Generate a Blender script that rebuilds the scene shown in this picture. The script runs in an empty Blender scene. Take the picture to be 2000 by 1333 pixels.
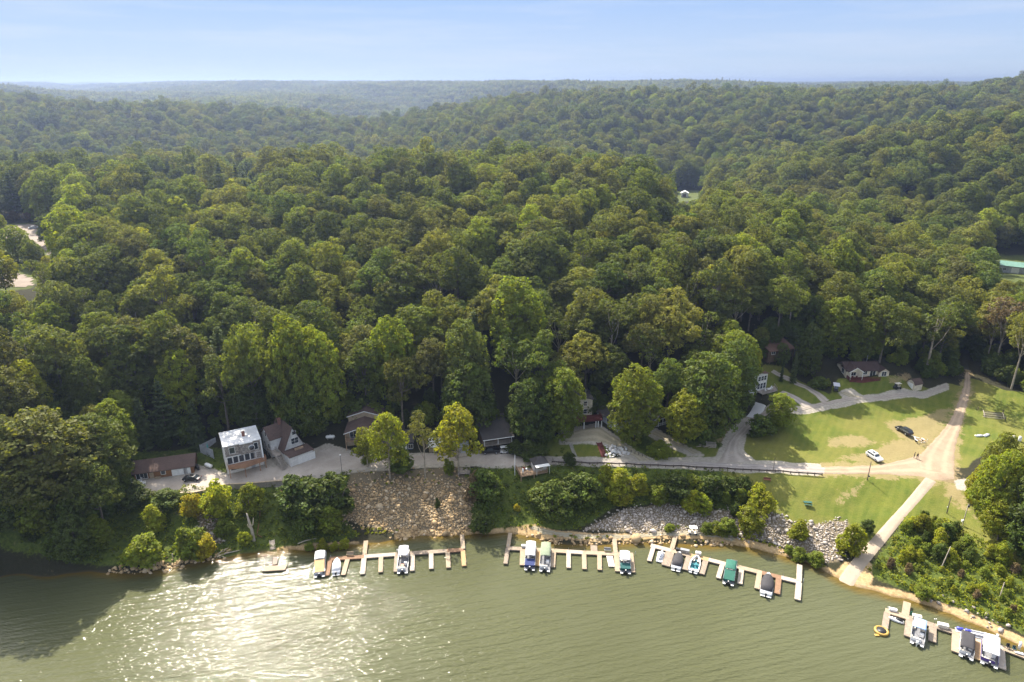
import bpy, bmesh, math, random
import numpy as np
from mathutils import Vector, Matrix
R = math.radians
rnd = random.Random(7)
rng = np.random.default_rng(11)
S = bpy.context.scene
COL = S.collection

# ------------------------------------------------------------------ camera
CAM_H, FPX, PITCH = 105.0, 1333.0, R(20.7)
cam_d = bpy.data.cameras.new('camera')
cam_d.sensor_width = 36.0
cam_d.lens = 36.0 * FPX / 2000.0
cam_d.clip_start, cam_d.clip_end = 1.0, 30000.0
cam = bpy.data.objects.new('camera', cam_d)
COL.objects.link(cam)
cam.location = (0, 0, CAM_H)
cam.rotation_euler = (R(90) - PITCH, 0, 0)
S.camera = cam

# ------------------------------------------------------------------ sun, sky, exposure
SUN_EL, SUN_AZ = R(46), R(26)                    # azimuth: left of straight ahead
SUNV = Vector((-math.sin(SUN_AZ) * math.cos(SUN_EL), math.cos(SUN_AZ) * math.cos(SUN_EL), math.sin(SUN_EL)))
sun_d = bpy.data.lights.new('sun', 'SUN')
sun_d.energy = 3.9
sun_d.angle = R(0.53)
sun_d.color = (1.0, 0.93, 0.81)
sun = bpy.data.objects.new('sun', sun_d)
COL.objects.link(sun)
sun.rotation_euler = (-SUNV).to_track_quat('-Z', 'Y').to_euler()
W = bpy.data.worlds.new('World')
S.world = W
W.use_nodes = True
wn, wl = W.node_tree.nodes, W.node_tree.links
wn.clear()
w_out = wn.new('ShaderNodeOutputWorld')
w_bg = wn.new('ShaderNodeBackground')
w_bg.inputs[1].default_value = 0.145
sky = wn.new('ShaderNodeTexSky')
sky.sky_type = 'NISHITA'
sky.sun_disc = False
sky.sun_elevation = SUN_EL
sky.sun_rotation = -SUN_AZ
sky.air_density, sky.dust_density, sky.ozone_density = 1.0, 2.5, 0.0
w_tc = wn.new('ShaderNodeTexCoord')
w_map = wn.new('ShaderNodeVectorMath'); w_map.operation = 'MULTIPLY_ADD'
w_map.inputs[1].default_value = (1, 1, 1)
w_map.inputs[2].default_value = (0, 0, 0.02)
wl.new(w_tc.outputs['Generated'], w_map.inputs[0])
wl.new(w_map.outputs[0], sky.inputs[0])
# thin high cloud streaks
c_map = wn.new('ShaderNodeVectorMath'); c_map.operation = 'MULTIPLY'
c_map.inputs[1].default_value = (2.2, 2.2, 26)
wl.new(w_tc.outputs['Generated'], c_map.inputs[0])
c_nz = wn.new('ShaderNodeTexNoise')
c_nz.inputs['Scale'].default_value = 1.6
c_nz.inputs['Detail'].default_value = 6
c_nz.inputs['Roughness'].default_value = 0.6
wl.new(c_map.outputs[0], c_nz.inputs['Vector'])
c_rp = wn.new('ShaderNodeMapRange')
c_rp.inputs[1].default_value, c_rp.inputs[2].default_value = 0.45, 0.75
c_rp.inputs[3].default_value, c_rp.inputs[4].default_value = 0.0, 0.55
wl.new(c_nz.outputs[0], c_rp.inputs[0])
# clear low sky: pale at the hills, bluer upwards, into the physical sky above
s_sep = wn.new('ShaderNodeSeparateXYZ'); wl.new(w_tc.outputs['Generated'], s_sep.inputs[0])
s_rp = wn.new('ShaderNodeValToRGB'); s_e = s_rp.color_ramp.elements
s_mr = wn.new('ShaderNodeMapRange'); s_mr.inputs[1].default_value, s_mr.inputs[2].default_value = -0.02, 0.16
wl.new(s_sep.outputs[2], s_mr.inputs[0]); wl.new(s_mr.outputs[0], s_rp.inputs[0])
SKY_K = 0.53
for i_, (p_, c_) in enumerate(((0.0, (2.3, 2.9, 3.6)), (0.2, (2.6, 3.2, 3.95)), (0.42, (2.3, 3.0, 4.1)), (0.7, (1.78, 2.62, 4.15)), (1.0, (1.5, 2.2, 3.8)))):
    el_ = s_e[0] if i_ == 0 else s_e.new(p_) if i_ < 4 else s_e[-1]
    el_.position = p_; el_.color = (*[x * SKY_K for x in c_], 1)
s_bl = wn.new('ShaderNodeMapRange'); s_bl.interpolation_type = 'SMOOTHSTEP'
s_bl.inputs[1].default_value, s_bl.inputs[2].default_value = 0.10, 0.35
wl.new(s_sep.outputs[2], s_bl.inputs[0])
s_mx = wn.new('ShaderNodeMix'); s_mx.data_type = 'RGBA'
wl.new(s_bl.outputs[0], s_mx.inputs[0]); wl.new(s_rp.outputs[0], s_mx.inputs[6]); s_hs = wn.new('ShaderNodeHueSaturation'); s_hs.inputs['Saturation'].default_value = 0.5      # summer haze whitens the high sky
wl.new(sky.outputs[0], s_hs.inputs['Color']); wl.new(s_hs.outputs[0], s_mx.inputs[7])
c_mx = wn.new('ShaderNodeMix'); c_mx.data_type = 'RGBA'
wl.new(c_rp.outputs[0], c_mx.inputs[0])
wl.new(s_mx.outputs[2], c_mx.inputs[6])
c_mx.inputs[7].default_value = (1.65, 1.85, 2.2, 1)
wl.new(c_mx.outputs[2], w_bg.inputs[0])
wl.new(w_bg.outputs[0], w_out.inputs[0])

S.view_settings.view_transform = 'Standard'
S.view_settings.look = 'None'
S.view_settings.gamma = 1.0
S.view_settings.exposure = 1.6
S.cycles.use_denoising = True
S.cycles.denoising_prefilter = 'ACCURATE'
S.cycles.max_bounces = 6
S.cycles.diffuse_bounces = 3
S.cycles.glossy_bounces = 2
S.cycles.transmission_bounces = 4
S.cycles.transparent_max_bounces = 6
S.cycles.volume_bounces = 0
S.cycles.sample_clamp_indirect = 6.0

# ------------------------------------------------------------------ picture <-> world
CP, SP = math.cos(PITCH), math.sin(PITCH)
def ray(u, v):
    x, y = (u - 1000.0) / FPX, (v - 666.5) / FPX
    return np.array([x, CP - SP * y, -SP - CP * y])
def at(u, v, z=0.0):                              # a photo pixel as a point at height z
    r = ray(u, v)
    t = (z - CAM_H) / r[2]
    return Vector((r[0] * t, r[1] * t, z))
def proj(x, y, z):
    d = y * CP + (CAM_H - z) * SP
    w = -y * SP + (CAM_H - z) * CP
    return 1000 + FPX * x / d, 666.5 + FPX * w / d, d
def at_depth(u, y, z):
    return ((u - 1000) / FPX * (y * CP + (CAM_H - z) * SP), y, z)

# ------------------------------------------------------------------ naming
def tag(o, label=None, cat=None, group=None, kind=None):
    if label: o['label'] = label
    if cat: o['category'] = cat
    if group: o['group'] = group
    if kind: o['kind'] = kind
    return o
def empty(name, label, cat, loc, rz=0.0, group=None):
    o = bpy.data.objects.new(name, None)
    COL.objects.link(o)
    o.empty_display_size = 0.3
    o.location = loc
    o.rotation_euler = (0, 0, rz)
    return tag(o, label, cat, group)
def link(o, parent=None):
    COL.objects.link(o)
    if parent: o.parent = parent
    return o

# ------------------------------------------------------------------ mesh building
class MB:
    def __init__(s):
        s.v, s.f, s.mi, s.sm = [], [], [], []
    def add(s, vs, fs, mi=0, smooth=False):
        b = len(s.v)
        s.v += [tuple(v) for v in vs]
        for f in fs:
            s.f.append(tuple(b + i for i in f)); s.mi.append(mi); s.sm.append(smooth)
        return s
    def box(s, x0, x1, y0, y1, z0, z1, mi=0, M=None):
        vs = [Vector((x, y, z)) for z in (z0, z1) for y in (y0, y1) for x in (x0, x1)]
        if M is not None: vs = [M @ v for v in vs]
        return s.add(vs, [(0, 2, 3, 1), (4, 5, 7, 6), (0, 1, 5, 4), (2, 6, 7, 3), (0, 4, 6, 2), (1, 3, 7, 5)], mi)
    def bar(s, a, b, w, h=None, mi=0, up=(0, 0, 1)):
        a, b = Vector(a), Vector(b); h = h or w
        d = (b - a).normalized()
        if abs(d.z) > 0.99: up = (0, 1, 0)
        x = d.cross(Vector(up)).normalized(); y = x.cross(d)
        vs = [p + x * sx * w / 2 + y * sy * h / 2 for p in (a, b) for sx, sy in ((-1, -1), (1, -1), (1, 1), (-1, 1))]
        return s.add(vs, [(3, 2, 1, 0), (4, 5, 6, 7), (0, 1, 5, 4), (1, 2, 6, 5), (2, 3, 7, 6), (3, 0, 4, 7)], mi)
    def tube(s, pts, rad, n=8, mi=0, caps=True, smooth=True):
        pts = [Vector(p) for p in pts]
        rad = rad if isinstance(rad, (list, tuple)) else [rad] * len(pts)
        vs, fs = [], []
        prev = None
        for i, p in enumerate(pts):
            d = (pts[min(i + 1, len(pts) - 1)] - pts[max(i - 1, 0)]).normalized()
            if prev is None:
                up = Vector((0, 0, 1)) if abs(d.z) < 0.9 else Vector((1, 0, 0))
                x = d.cross(up).normalized()
            else:
                x = (prev - d * prev.dot(d)).normalized()
            prev = x
            y = d.cross(x)
            for k in range(n):
                a = 2 * math.pi * k / n
                vs.append(p + (x * math.cos(a) + y * math.sin(a)) * rad[i])
        for i in range(len(pts) - 1):
            for k in range(n):
                k2 = (k + 1) % n
                fs.append((i * n + k, i * n + k2, (i + 1) * n + k2, (i + 1) * n + k))
        if caps:
            fs.append(tuple(reversed(range(n)))); fs.append(tuple((len(pts) - 1) * n + k for k in range(n)))
        return s.add(vs, fs, mi, smooth)
    def cyl(s, c, r, h, n=12, mi=0, axis='z', r2=None):
        c = Vector(c); d = {'x': Vector((1, 0, 0)), 'y': Vector((0, 1, 0)), 'z': Vector((0, 0, 1))}[axis]
        return s.tube([c, c + d * h], [r, r if r2 is None else r2], n, mi)
    def prism(s, poly, z0, z1, mi=0, M=None):      # poly of (x, y), counter-clockwise
        n = len(poly)
        vs = [Vector((x, y, z0)) for x, y in poly] + [Vector((x, y, z1)) for x, y in poly]
        if M is not None: vs = [M @ v for v in vs]
        fs = [tuple(reversed(range(n))), tuple(range(n, 2 * n))] + [(i, (i + 1) % n, n + (i + 1) % n, n + i) for i in range(n)]
        return s.add(vs, fs, mi)
    def extr(s, prof, x0, x1, mi=0, axis='x'):      # profile of (a, z) pulled along an axis
        n = len(prof)
        mk = (lambda t, a, z: Vector((t, a, z))) if axis == 'x' else (lambda t, a, z: Vector((a, t, z)))
        vs = [mk(x0, a, z) for a, z in prof] + [mk(x1, a, z) for a, z in prof]
        fs = [tuple(range(n)), tuple(reversed(range(n, 2 * n)))] + [(i, n + i, n + (i + 1) % n, (i + 1) % n) for i in range(n)]
        return s.add(vs, fs, mi)
    def loft(s, rings, mi=0, smooth=True, caps=True, closed=True):
        n = len(rings[0]); vs = [v for r in rings for v in r]; fs = []
        for i in range(len(rings) - 1):
            for k in range(n if closed else n - 1):
                k2 = (k + 1) % n
                fs.append((i * n + k, i * n + k2, (i + 1) * n + k2, (i + 1) * n + k))
        if caps:
            fs.append(tuple(reversed(range(n)))); fs.append(tuple((len(rings) - 1) * n + k for k in range(n)))
        return s.add(vs, fs, mi, smooth)
    def mesh(s, name, mats):
        me = bpy.data.meshes.new(name)
        me.from_pydata(s.v, [], s.f)
        for m in (mats if isinstance(mats, (list, tuple)) else [mats]): me.materials.append(m)
        me.polygons.foreach_set('material_index', s.mi)
        me.polygons.foreach_set('use_smooth', s.sm)
        bm = bmesh.new(); bm.from_mesh(me)
        bmesh.ops.recalc_face_normals(bm, faces=bm.faces)
        bm.to_mesh(me); bm.free()
        return me
    def build(s, name, mats, parent=None, bevel=0):
        o = bpy.data.objects.new(name, s.mesh(name, mats))
        link(o, parent)
        if bevel:
            b = o.modifiers.new('bevel', 'BEVEL'); b.width = bevel; b.segments = 2; b.limit_method = 'ANGLE'
        return o

# ------------------------------------------------------------------ materials
class NT:
    def __init__(s, name):
        s.m = bpy.data.materials.new(name); s.m.use_nodes = True
        s.t = s.m.node_tree; s.n = s.t.nodes
        s.bsdf = s.n['Principled BSDF']; s.out = s.n['Material Output']
    def node(s, typ, **kw):
        n = s.n.new(typ)
        for k, v in kw.items(): setattr(n, k, v)
        return n
    def ln(s, a, b): s.t.links.new(a, b)
    def coord(s, kind='Object', scale=(1, 1, 1), rot=(0, 0, 0)):
        t = s.node('ShaderNodeTexCoord'); m = s.node('ShaderNodeMapping')
        m.inputs['Scale'].default_value = scale; m.inputs['Rotation'].default_value = rot
        s.ln(t.outputs[kind], m.inputs[0]); return m.outputs[0]
    def noise(s, vec, scale, detail=4, rough=0.55, dist=0.0):
        n = s.node('ShaderNodeTexNoise')
        n.inputs['Scale'].default_value = scale; n.inputs['Detail'].default_value = detail
        n.inputs['Roughness'].default_value = rough; n.inputs['Distortion'].default_value = dist
        if vec is not None: s.ln(vec, n.inputs['Vector'])
        return n.outputs[0]
    def rng(s, val, a, b, c=0.0, d=1.0, smooth=True):
        n = s.node('ShaderNodeMapRange'); n.interpolation_type = 'SMOOTHSTEP' if smooth else 'LINEAR'
        for i, x in enumerate((a, b, c, d)): n.inputs[i + 1].default_value = x
        s.ln(val, n.inputs[0]); return n.outputs[0]
    def mix(s, f, a, b, mode='MIX'):
        n = s.node('ShaderNodeMix'); n.data_type = 'RGBA'; n.blend_type = mode
        for sock, x in ((n.inputs[0], f), (n.inputs[6], a), (n.inputs[7], b)):
            if isinstance(x, (int, float)): sock.default_value = x
            elif isinstance(x, (tuple, list)): sock.default_value = (*x, 1) if len(x) == 3 else x
            else: s.ln(x, sock)
        return n.outputs[2]
    def math(s, op, a, b=0.0, c=0.0):
        n = s.node('ShaderNodeMath', operation=op)
        for i, x in enumerate((a, b, c)):
            if isinstance(x, (int, float)): n.inputs[i].default_value = x
            else: s.ln(x, n.inputs[i])
        return n.outputs[0]
    def attr(s, name):
        n = s.node('ShaderNodeAttribute'); n.attribute_name = name; return n
    def bump(s, h, strength=0.5, dist=0.05):
        n = s.node('ShaderNodeBump'); n.inputs['Strength'].default_value = strength; n.inputs['Distance'].default_value = dist
        s.ln(h, n.inputs['Height']); s.ln(n.outputs[0], s.bsdf.inputs['Normal']); return n
    def col(s, c):
        if isinstance(c, (tuple, list)): s.bsdf.inputs['Base Color'].default_value = (*c, 1)
        else: s.ln(c, s.bsdf.inputs['Base Color'])
    def set(s, rough=0.8, metal=0.0, spec=0.5):
        s.bsdf.inputs['Roughness'].default_value = rough; s.bsdf.inputs['Metallic'].default_value = metal
        s.bsdf.inputs['Specular IOR Level'].default_value = spec
_mc = {}
def worn(name, c, rough=0.7, var=0.25, scale=1.5, metal=0.0, spec=0.4, aniso=(1, 1, 1), bump=0.0):
    """a painted, cast or woven surface with uneven wear"""
    if name in _mc: return _mc[name]
    t = NT(name); v = t.coord('Object', aniso)
    n1 = t.noise(v, scale, 6, 0.65); n2 = t.noise(v, scale * 7, 3)
    f = t.rng(n1, 0.3, 0.7, 0.0, 1.0)
    a = tuple(x * (1 - var) for x in c); b = tuple(min(1, x * (1 + var * 0.6)) for x in c)
    k = t.mix(f, a, b)
    k = t.mix(t.rng(n2, 0.35, 0.65, 0.0, 0.22), k, tuple(x * 0.55 for x in c))
    t.col(k); t.set(rough, metal, spec)
    if bump: t.bump(n2, bump, 0.02)
    _mc[name] = t.m
    return t.m
# ------------------------------------------------------------------ the lie of the land
PTS = []
def pz(z, *uvs):
    for u, v in uvs: p = at(u, v, z); PTS.append((p.x, p.y, z))
def xyz(*l): PTS.extend(l)
SHORE = [(-60, 1122), (0, 1119), (60, 1121), (120, 1120), (180, 1119), (220, 1119), (270, 1121), (320, 1112), (380, 1100), (430, 1091), (470, 1084), (520, 1078),
         (560, 1077), (600, 1075), (650, 1070), (700, 1064), (735, 1061), (765, 1056), (800, 1050), (850, 1046), (905, 1045), (950, 1043), (985, 1042), (1030, 1046), (1060, 1057),
         (1095, 1063), (1140, 1064), (1200, 1063), (1250, 1060), (1300, 1060), (1350, 1064), (1390, 1066), (1425, 1063), (1455, 1069), (1500, 1080), (1545, 1091), (1590, 1105),
         (1635, 1131), (1668, 1147), (1700, 1152), (1740, 1164), (1800, 1180), (1860, 1201), (1920, 1226), (2000, 1266), (2080, 1310)]
pz(0.0, *SHORE)
for u, v in SHORE[::2]: PTS.append((*at(u, v + 22, 0)[:2], -1.6))
for u in range(-200, 2300, 150): PTS.append((*at(u, 1330, 0)[:2], -4.0))
pz(8.0, (292, 960), (340, 960), (400, 956), (440, 951), (500, 946), (560, 943), (610, 931), (660, 920), (700, 919), (760, 915), (850, 909), (930, 907), (1000, 910), (1050, 908))
pz(8.1, (290, 937), (340, 930), (400, 917), (440, 925), (500, 912), (560, 910), (610, 890), (660, 882), (700, 893), (760, 893), (850, 888), (930, 885), (1000, 884), (1040, 888))
pz(8.2, (1100, 895), (1100, 905), (1200, 899), (1200, 908), (1300, 902), (1300, 914), (1400, 904), (1400, 916), (1500, 907), (1500, 919))
pz(7.9, (1600, 911), (1600, 926), (1700, 910), (1700, 927), (1790, 905), (1800, 935), (1868, 905))
pz(7.6, (1815, 940), (1870, 940))
pz(5.6, (1758, 1004)); pz(3.6, (1720, 1050)); pz(1.1, (1672, 1108)); pz(-0.4, (1650, 1146))
pz(8.6, (1450, 870), (1650, 870), (1750, 870), (1870, 860)); pz(9.3, (1500, 830), (1650, 830), (1800, 820), (1878, 815))
pz(11.2, (1550, 800), (1640, 786), (1720, 777)); pz(10.8, (1800, 770), (1850, 757)); pz(11.0, (1886, 745)); pz(11.2, (1890, 732))
pz(13.5, (1690, 750), (1650, 757)); pz(12.5, (1780, 752)); pz(15.5, (1560, 720), (1510, 725)); pz(21, (1520, 690)); pz(13, (1560, 765))
pz(12.0, (1485, 772)); pz(10.0, (1475, 800)); pz(8.8, (1430, 850)); pz(8.3, (1420, 890)); pz(10.5, (1418, 806)); pz(11.5, (1150, 829)); pz(11, (1120, 850), (1170, 858)); pz(11.5, (1190, 838))
pz(10.8, (1290, 836)); pz(8.6, (1365, 884)); pz(9.2, (1385, 868)); pz(8.5, (1240, 889)); pz(8.6, (1130, 892), (1160, 892))
pz(8.6, (400, 893), (690, 882), (775, 884), (880, 884), (965, 880), (1040, 878)); pz(8.4, (300, 912), (360, 905))
pz(7.2, (690, 928), (760, 924), (860, 919), (910, 918)); pz(0.9, (690, 1030), (770, 1037), (850, 1033), (905, 1030)); pz(4.0, (690, 975), (790, 975), (890, 970))
pz(5.2, (330, 975), (440, 966), (500, 965), (560, 960)); pz(2.6, (400, 1030), (450, 1030), (560, 1025), (490, 1030)); pz(0.9, (450, 1068), (560, 1055), (640, 1050), (330, 1090), (250, 1100)); pz(4.0, (300, 1020), (240, 1010))
pz(6.6, (960, 925), (1030, 930)); pz(2.6, (960, 1000), (1030, 1000)); pz(1.0, (1050, 1034), (1150, 1045), (1290, 1043), (1400, 1045)); pz(7.4, (1150, 918), (1250, 925), (1350, 930), (1430, 930))
pz(2.8, (1150, 985), (1250, 985), (1350, 990), (1440, 1000)); pz(1.5, (1200, 1030), (1340, 1030))
pz(7.4, (1500, 940), (1650, 945), (1760, 940)); pz(5.6, (1560, 985), (1650, 985), (1720, 985)); pz(4.3, (1540, 1015), (1640, 1014), (1690, 1025)); pz(1.0, (1500, 1058), (1545, 1070), (1590, 1085), (1625, 1102))
pz(6.0, (1850, 985)); pz(4.6, (1820, 1030)); pz(2.6, (1770, 1090)); pz(1.1, (1730, 1138), (1800, 1155), (1900, 1195), (2000, 1236)); pz(3.6, (1880, 1110), (1960, 1140)); pz(5.6, (1930, 1040), (2000, 1080)); pz(7.2, (1930, 950), (2000, 930)); pz(9, (1960, 830), (2000, 800)); pz(11, (1950, 760))
pz(7.5, (0, 1060)); pz(5.5, (100, 1065)); pz(8, (180, 990)); pz(14, (0, 960), (100, 930)); pz(10, (200, 930)); pz(20, (-100, 980)); pz(22, (0, 860)); pz(18, (150, 850))
for X in (-95, -55, -10, 35):
    xyz((X, 178, 12), (X, 190, 17), (X, 220, 27), (X, 260, 37), (X, 300, 42.5), (X, 350, 46), (X, 385, 45), (X, 420, 38), (X, 480, 25), (X, 540, 18))
xyz((-150, 175, 20), (-150, 210, 32), (-150, 250, 39), (-150, 320, 40), (-150, 380, 42), (-150, 450, 36), (-150, 520, 25),
    (-200, 150, 22), (-200, 190, 33), (-230, 250, 39), (-230, 320, 40), (-240, 400, 40), (-240, 480, 35), (-240, 560, 20), (-330, 300, 42), (-350, 400, 44), (-350, 500, 32), (-300, 200, 36),
    (80, 190, 14), (80, 210, 20), (80, 240, 28), (80, 290, 36), (80, 340, 40), (80, 390, 33), (80, 450, 20), (80, 520, 14), (125, 205, 15.5), (125, 230, 21), (125, 270, 27), (130, 310, 28), (135, 350, 24), (140, 400, 17), (140, 460, 13),
    (160, 250, 15), (168, 285, 15), (180, 330, 12.5), (172, 240, 11.5), (188, 265, 11.5), (215, 310, 12), (240, 350, 12), (264, 351, 12), (225, 420, 12), (185, 520, 12), (154, 610, 12), (115, 690, 14), (60, 560, 15), (0, 570, 16),
    (205, 235, 16), (230, 250, 21), (270, 295, 20), (310, 330, 17), (250, 200, 25), (300, 250, 40), (380, 330, 45), (330, 385, 22), (500, 400, 55), (152, 470, 14), (215, 520, 30), (277, 540, 43), (344, 560, 57), (417, 580, 64), (520, 600, 70), (260, 450, 25), (330, 470, 38), (410, 490, 48), (205, 630, 15), (290, 670, 20), (370, 695, 28), (455, 715, 36), (560, 740, 48), (250, 760, 40), (400, 800, 58), (520, 830, 64),
    (50, 630, 24), (0, 640, 26), (-50, 640, 24), (100, 760, 40), (150, 800, 46), (200, 850, 56), (100, 900, 66), (0, 850, 55), (-50, 800, 46), (-110, 760, 30), (50, 960, 72), (150, 1000, 75), (250, 950, 73), (350, 900, 72), (500, 850, 72), (700, 900, 74), (-100, 920, 50), (-170, 850, 26),
    (-200, 640, 15), (-350, 640, 15), (-170, 740, 15), (-450, 620, 20), (-120, 1050, 46), (-300, 800, 28), (-400, 900, 58), (-520, 800, 56), (-300, 960, 50), (-520, 1050, 48), (-330, 1150, 38), (-200, 1060, 32), (-650, 950, 66), (0, 1120, 58), (200, 1150, 62), (500, 1100, 64), (-150, 1200, 50))
_P = np.array(PTS)
def _phi(x, y, c2=30.0):
    return np.sqrt((x[:, None] - _P[None, :, 0]) ** 2 + (y[:, None] - _P[None, :, 1]) ** 2 + c2)
_n = len(_P)
_A = np.zeros((_n + 3, _n + 3))
_A[:_n, :_n] = _phi(_P[:, 0], _P[:, 1]) - 0.25 * np.eye(_n)
_A[:_n, _n:] = np.c_[np.ones(_n), _P[:, :2]]
_A[_n:, :_n] = _A[:_n, _n:].T
_W = np.linalg.lstsq(_A, np.r_[_P[:, 2], 0, 0, 0], rcond=None)[0]
def _near(x, y):
    return _phi(x, y) @ _W[:_n] + _W[_n] + _W[_n + 1] * x + _W[_n + 2] * y
_waves = [(rng.uniform(0, 6.28), 2 * math.pi / L, rng.uniform(0, 6.28), a) for L, a in ((2600, 9), (1700, 11), (1250, 11), (900, 9), (700, 8), (520, 6), (400, 5), (310, 4), (240, 3), (180, 2))]
def _far(x, y):
    z = np.full_like(x, 80.0)
    for th, k, ph, a in _waves:
        z = z + a * 1.0 * np.sin(k * (x * math.cos(th) + y * math.sin(th)) + ph)
    z = 101 - np.abs(101 - z) * 0.9                # flat-topped plateau with valleys cut in
    z = np.where(z > 86, 86 + (z - 86) * 0.72, z)
    return np.maximum(z, 30)
def sstep(x, a, b):
    t = np.clip((x - a) / (b - a), 0, 1)
    return t * t * (3 - 2 * t)
def height(x, y):
    n = _near(x, y)
    w = np.maximum(sstep(y, 1000, 1350), sstep(np.abs(x) - 0.25 * np.maximum(y - 300, 0), 420, 650))
    f = np.where(y < 60, n, _far(x, y))
    z = n * (1 - w) + f * w
    z = z - 62 * np.exp(-((x + 40 + (y - 1150) * 0.28) / 190.0) ** 2) * sstep(y, 950, 1250) * (1 - sstep(y, 1700, 2400)) * 0.7
    z = z - 36 * np.exp(-((y - 1370 - 0.12 * x) / 210.0) ** 2)          # the next valley behind the first ridges
    return z
def _axis(lo, hi, step, far_lo, far_hi, g=1.045):
    mid = list(np.arange(lo, hi + step / 2, step))
    s, x, up = step, hi, []
    while x < far_hi: s *= g; x += s; up.append(x)
    s, x, dn = step, lo, []
    while x > far_lo: s *= g; x -= s; dn.append(x)
    return np.array(dn[::-1] + mid + up)
GX = _axis(-130, 170, 1.0, -5200, 5200)
GY = _axis(94, 225, 1.0, -60, 6200)
_xx, _yy = np.meshgrid(GX, GY)
GZ = np.concatenate([height(a, b) for a, b in zip(np.array_split(_xx.ravel(), 24), np.array_split(_yy.ravel(), 24))]).reshape(_xx.shape)
_near_w = (1 - sstep(_yy, 190, 260))
GZ = GZ + 0.12 * _near_w * (np.sin(_xx * 0.9 + 1.3 * np.sin(_yy * 0.4)) * np.sin(_yy * 0.77 + np.sin(_xx * 0.31)))
def Tz(x, y):
    x = np.asarray(x, float); y = np.asarray(y, float)
    i = np.clip(np.searchsorted(GX, x) - 1, 0, len(GX) - 2); j = np.clip(np.searchsorted(GY, y) - 1, 0, len(GY) - 2)
    a = np.clip((x - GX[i]) / (GX[i + 1] - GX[i]), 0, 1); b = np.clip((y - GY[j]) / (GY[j + 1] - GY[j]), 0, 1)
    return (GZ[j, i] * (1 - a) + GZ[j, i + 1] * a) * (1 - b) + (GZ[j + 1, i] * (1 - a) + GZ[j + 1, i + 1] * a) * b
def G(u, v, lift=0.0):                            # where the ground stands at a photo pixel
    r = ray(u, v); t = np.linspace(60, 2600, 5081)
    x, y, z = r[0] * t, r[1] * t, CAM_H + r[2] * t
    k = np.argmax(z < np.maximum(Tz(x, y), -0.0) + 0.0)
    t0, t1 = t[max(k - 1, 0)], t[k]
    for _ in range(18):
        tm = (t0 + t1) / 2
        if CAM_H + r[2] * tm < max(float(Tz(r[0] * tm, r[1] * tm)), 0.0): t1 = tm
        else: t0 = tm
    x, y = r[0] * t1, r[1] * t1
    return Vector((x, y, max(float(Tz(x, y)), 0.0) + lift))
def gz(x, y): return float(Tz(x, y))
def poly_world(uvs): return np.array([tuple(G(u, v))[:2] for u, v in uvs])
def sdist(poly, x, y):                            # signed distance, negative inside
    x = np.asarray(x, float); y = np.asarray(y, float)
    d = np.full(x.shape, 1e9); ins = np.zeros(x.shape, bool)
    n = len(poly)
    for i in range(n):
        ax, ay = poly[i]; bx, by = poly[(i + 1) % n]
        ex, ey = bx - ax, by - ay
        t = np.clip(((x - ax) * ex + (y - ay) * ey) / (ex * ex + ey * ey + 1e-9), 0, 1)
        d = np.minimum(d, np.hypot(x - ax - t * ex, y - ay - t * ey))
        c = ((ay > y) != (by > y)) & (x < ex * (y - ay) / (ey + 1e-12) + ax)
        ins ^= c
    return np.where(ins, -d, d)
def near_line(pts, x, y):
    x = np.asarray(x, float); y = np.asarray(y, float); d = np.full(x.shape, 1e9)
    for (ax, ay), (bx, by) in zip(pts[:-1], pts[1:]):
        ex, ey = bx - ax, by - ay
        t = np.clip(((x - ax) * ex + (y - ay) * ey) / (ex * ex + ey * ey + 1e-9), 0, 1)
        d = np.minimum(d, np.hypot(x - ax - t * ex, y - ay - t * ey))
    return d
# ------------------------------------------------------------------ ground, water, roads
LAWN = [[(1447, 868), (1470, 838), (1500, 820), (1560, 808), (1660, 795), (1800, 779), (1862, 757), (1868, 780), (1852, 818), (1822, 852), (1785, 885), (1700, 906), (1600, 909), (1480, 900)],
        [(1425, 921), (1500, 925), (1600, 930), (1790, 934), (1800, 945), (1745, 1003), (1705, 1035), (1690, 1050), (1655, 1018), (1610, 1022), (1560, 1027), (1510, 997), (1482, 955)],
        [(1832, 948), (1868, 955), (1885, 985), (1940, 1030), (2030, 1085), (2030, 1125), (1900, 1045), (1850, 1012), (1775, 1012)],
        [(1888, 765), (1898, 745), (1960, 770), (2040, 775), (2040, 905), (1930, 870), (1885, 890), (1872, 905), (1876, 860), (1885, 815)],
        [(1640, 764), (1650, 748), (1740, 746), (1790, 757), (1810, 766), (1700, 773), (1640, 780)],
        [(1500, 732), (1530, 735), (1622, 783), (1540, 795), (1512, 770)],
        [(1085, 868), (1165, 868), (1180, 894), (1085, 893)], [(1215, 850), (1300, 858), (1350, 880), (1400, 885), (1400, 900), (1290, 898), (1230, 880)]]
WILD = [[(230, 960), (330, 965), (560, 948), (690, 920), (665, 990), (700, 1050), (560, 1075), (380, 1095), (240, 1105), (-100, 1110), (-100, 960)],
        [(905, 915), (1050, 912), (1110, 908), (1430, 918), (1480, 950), (1500, 985), (1440, 1000), (1300, 980), (1200, 990), (1130, 1035), (1040, 1035), (920, 1030)],
        [(1770, 1012), (1850, 1012), (1960, 1080), (2040, 1130), (2040, 1255), (1900, 1195), (1760, 1150), (1690, 1120)],
        [(255, 895), (440, 930), (440, 880), (400, 870), (260, 880)], [(1330, 850), (1400, 840), (1420, 880), (1340, 885)], [(1040, 850), (1110, 850), (1110, 895), (1030, 890)]]
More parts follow.
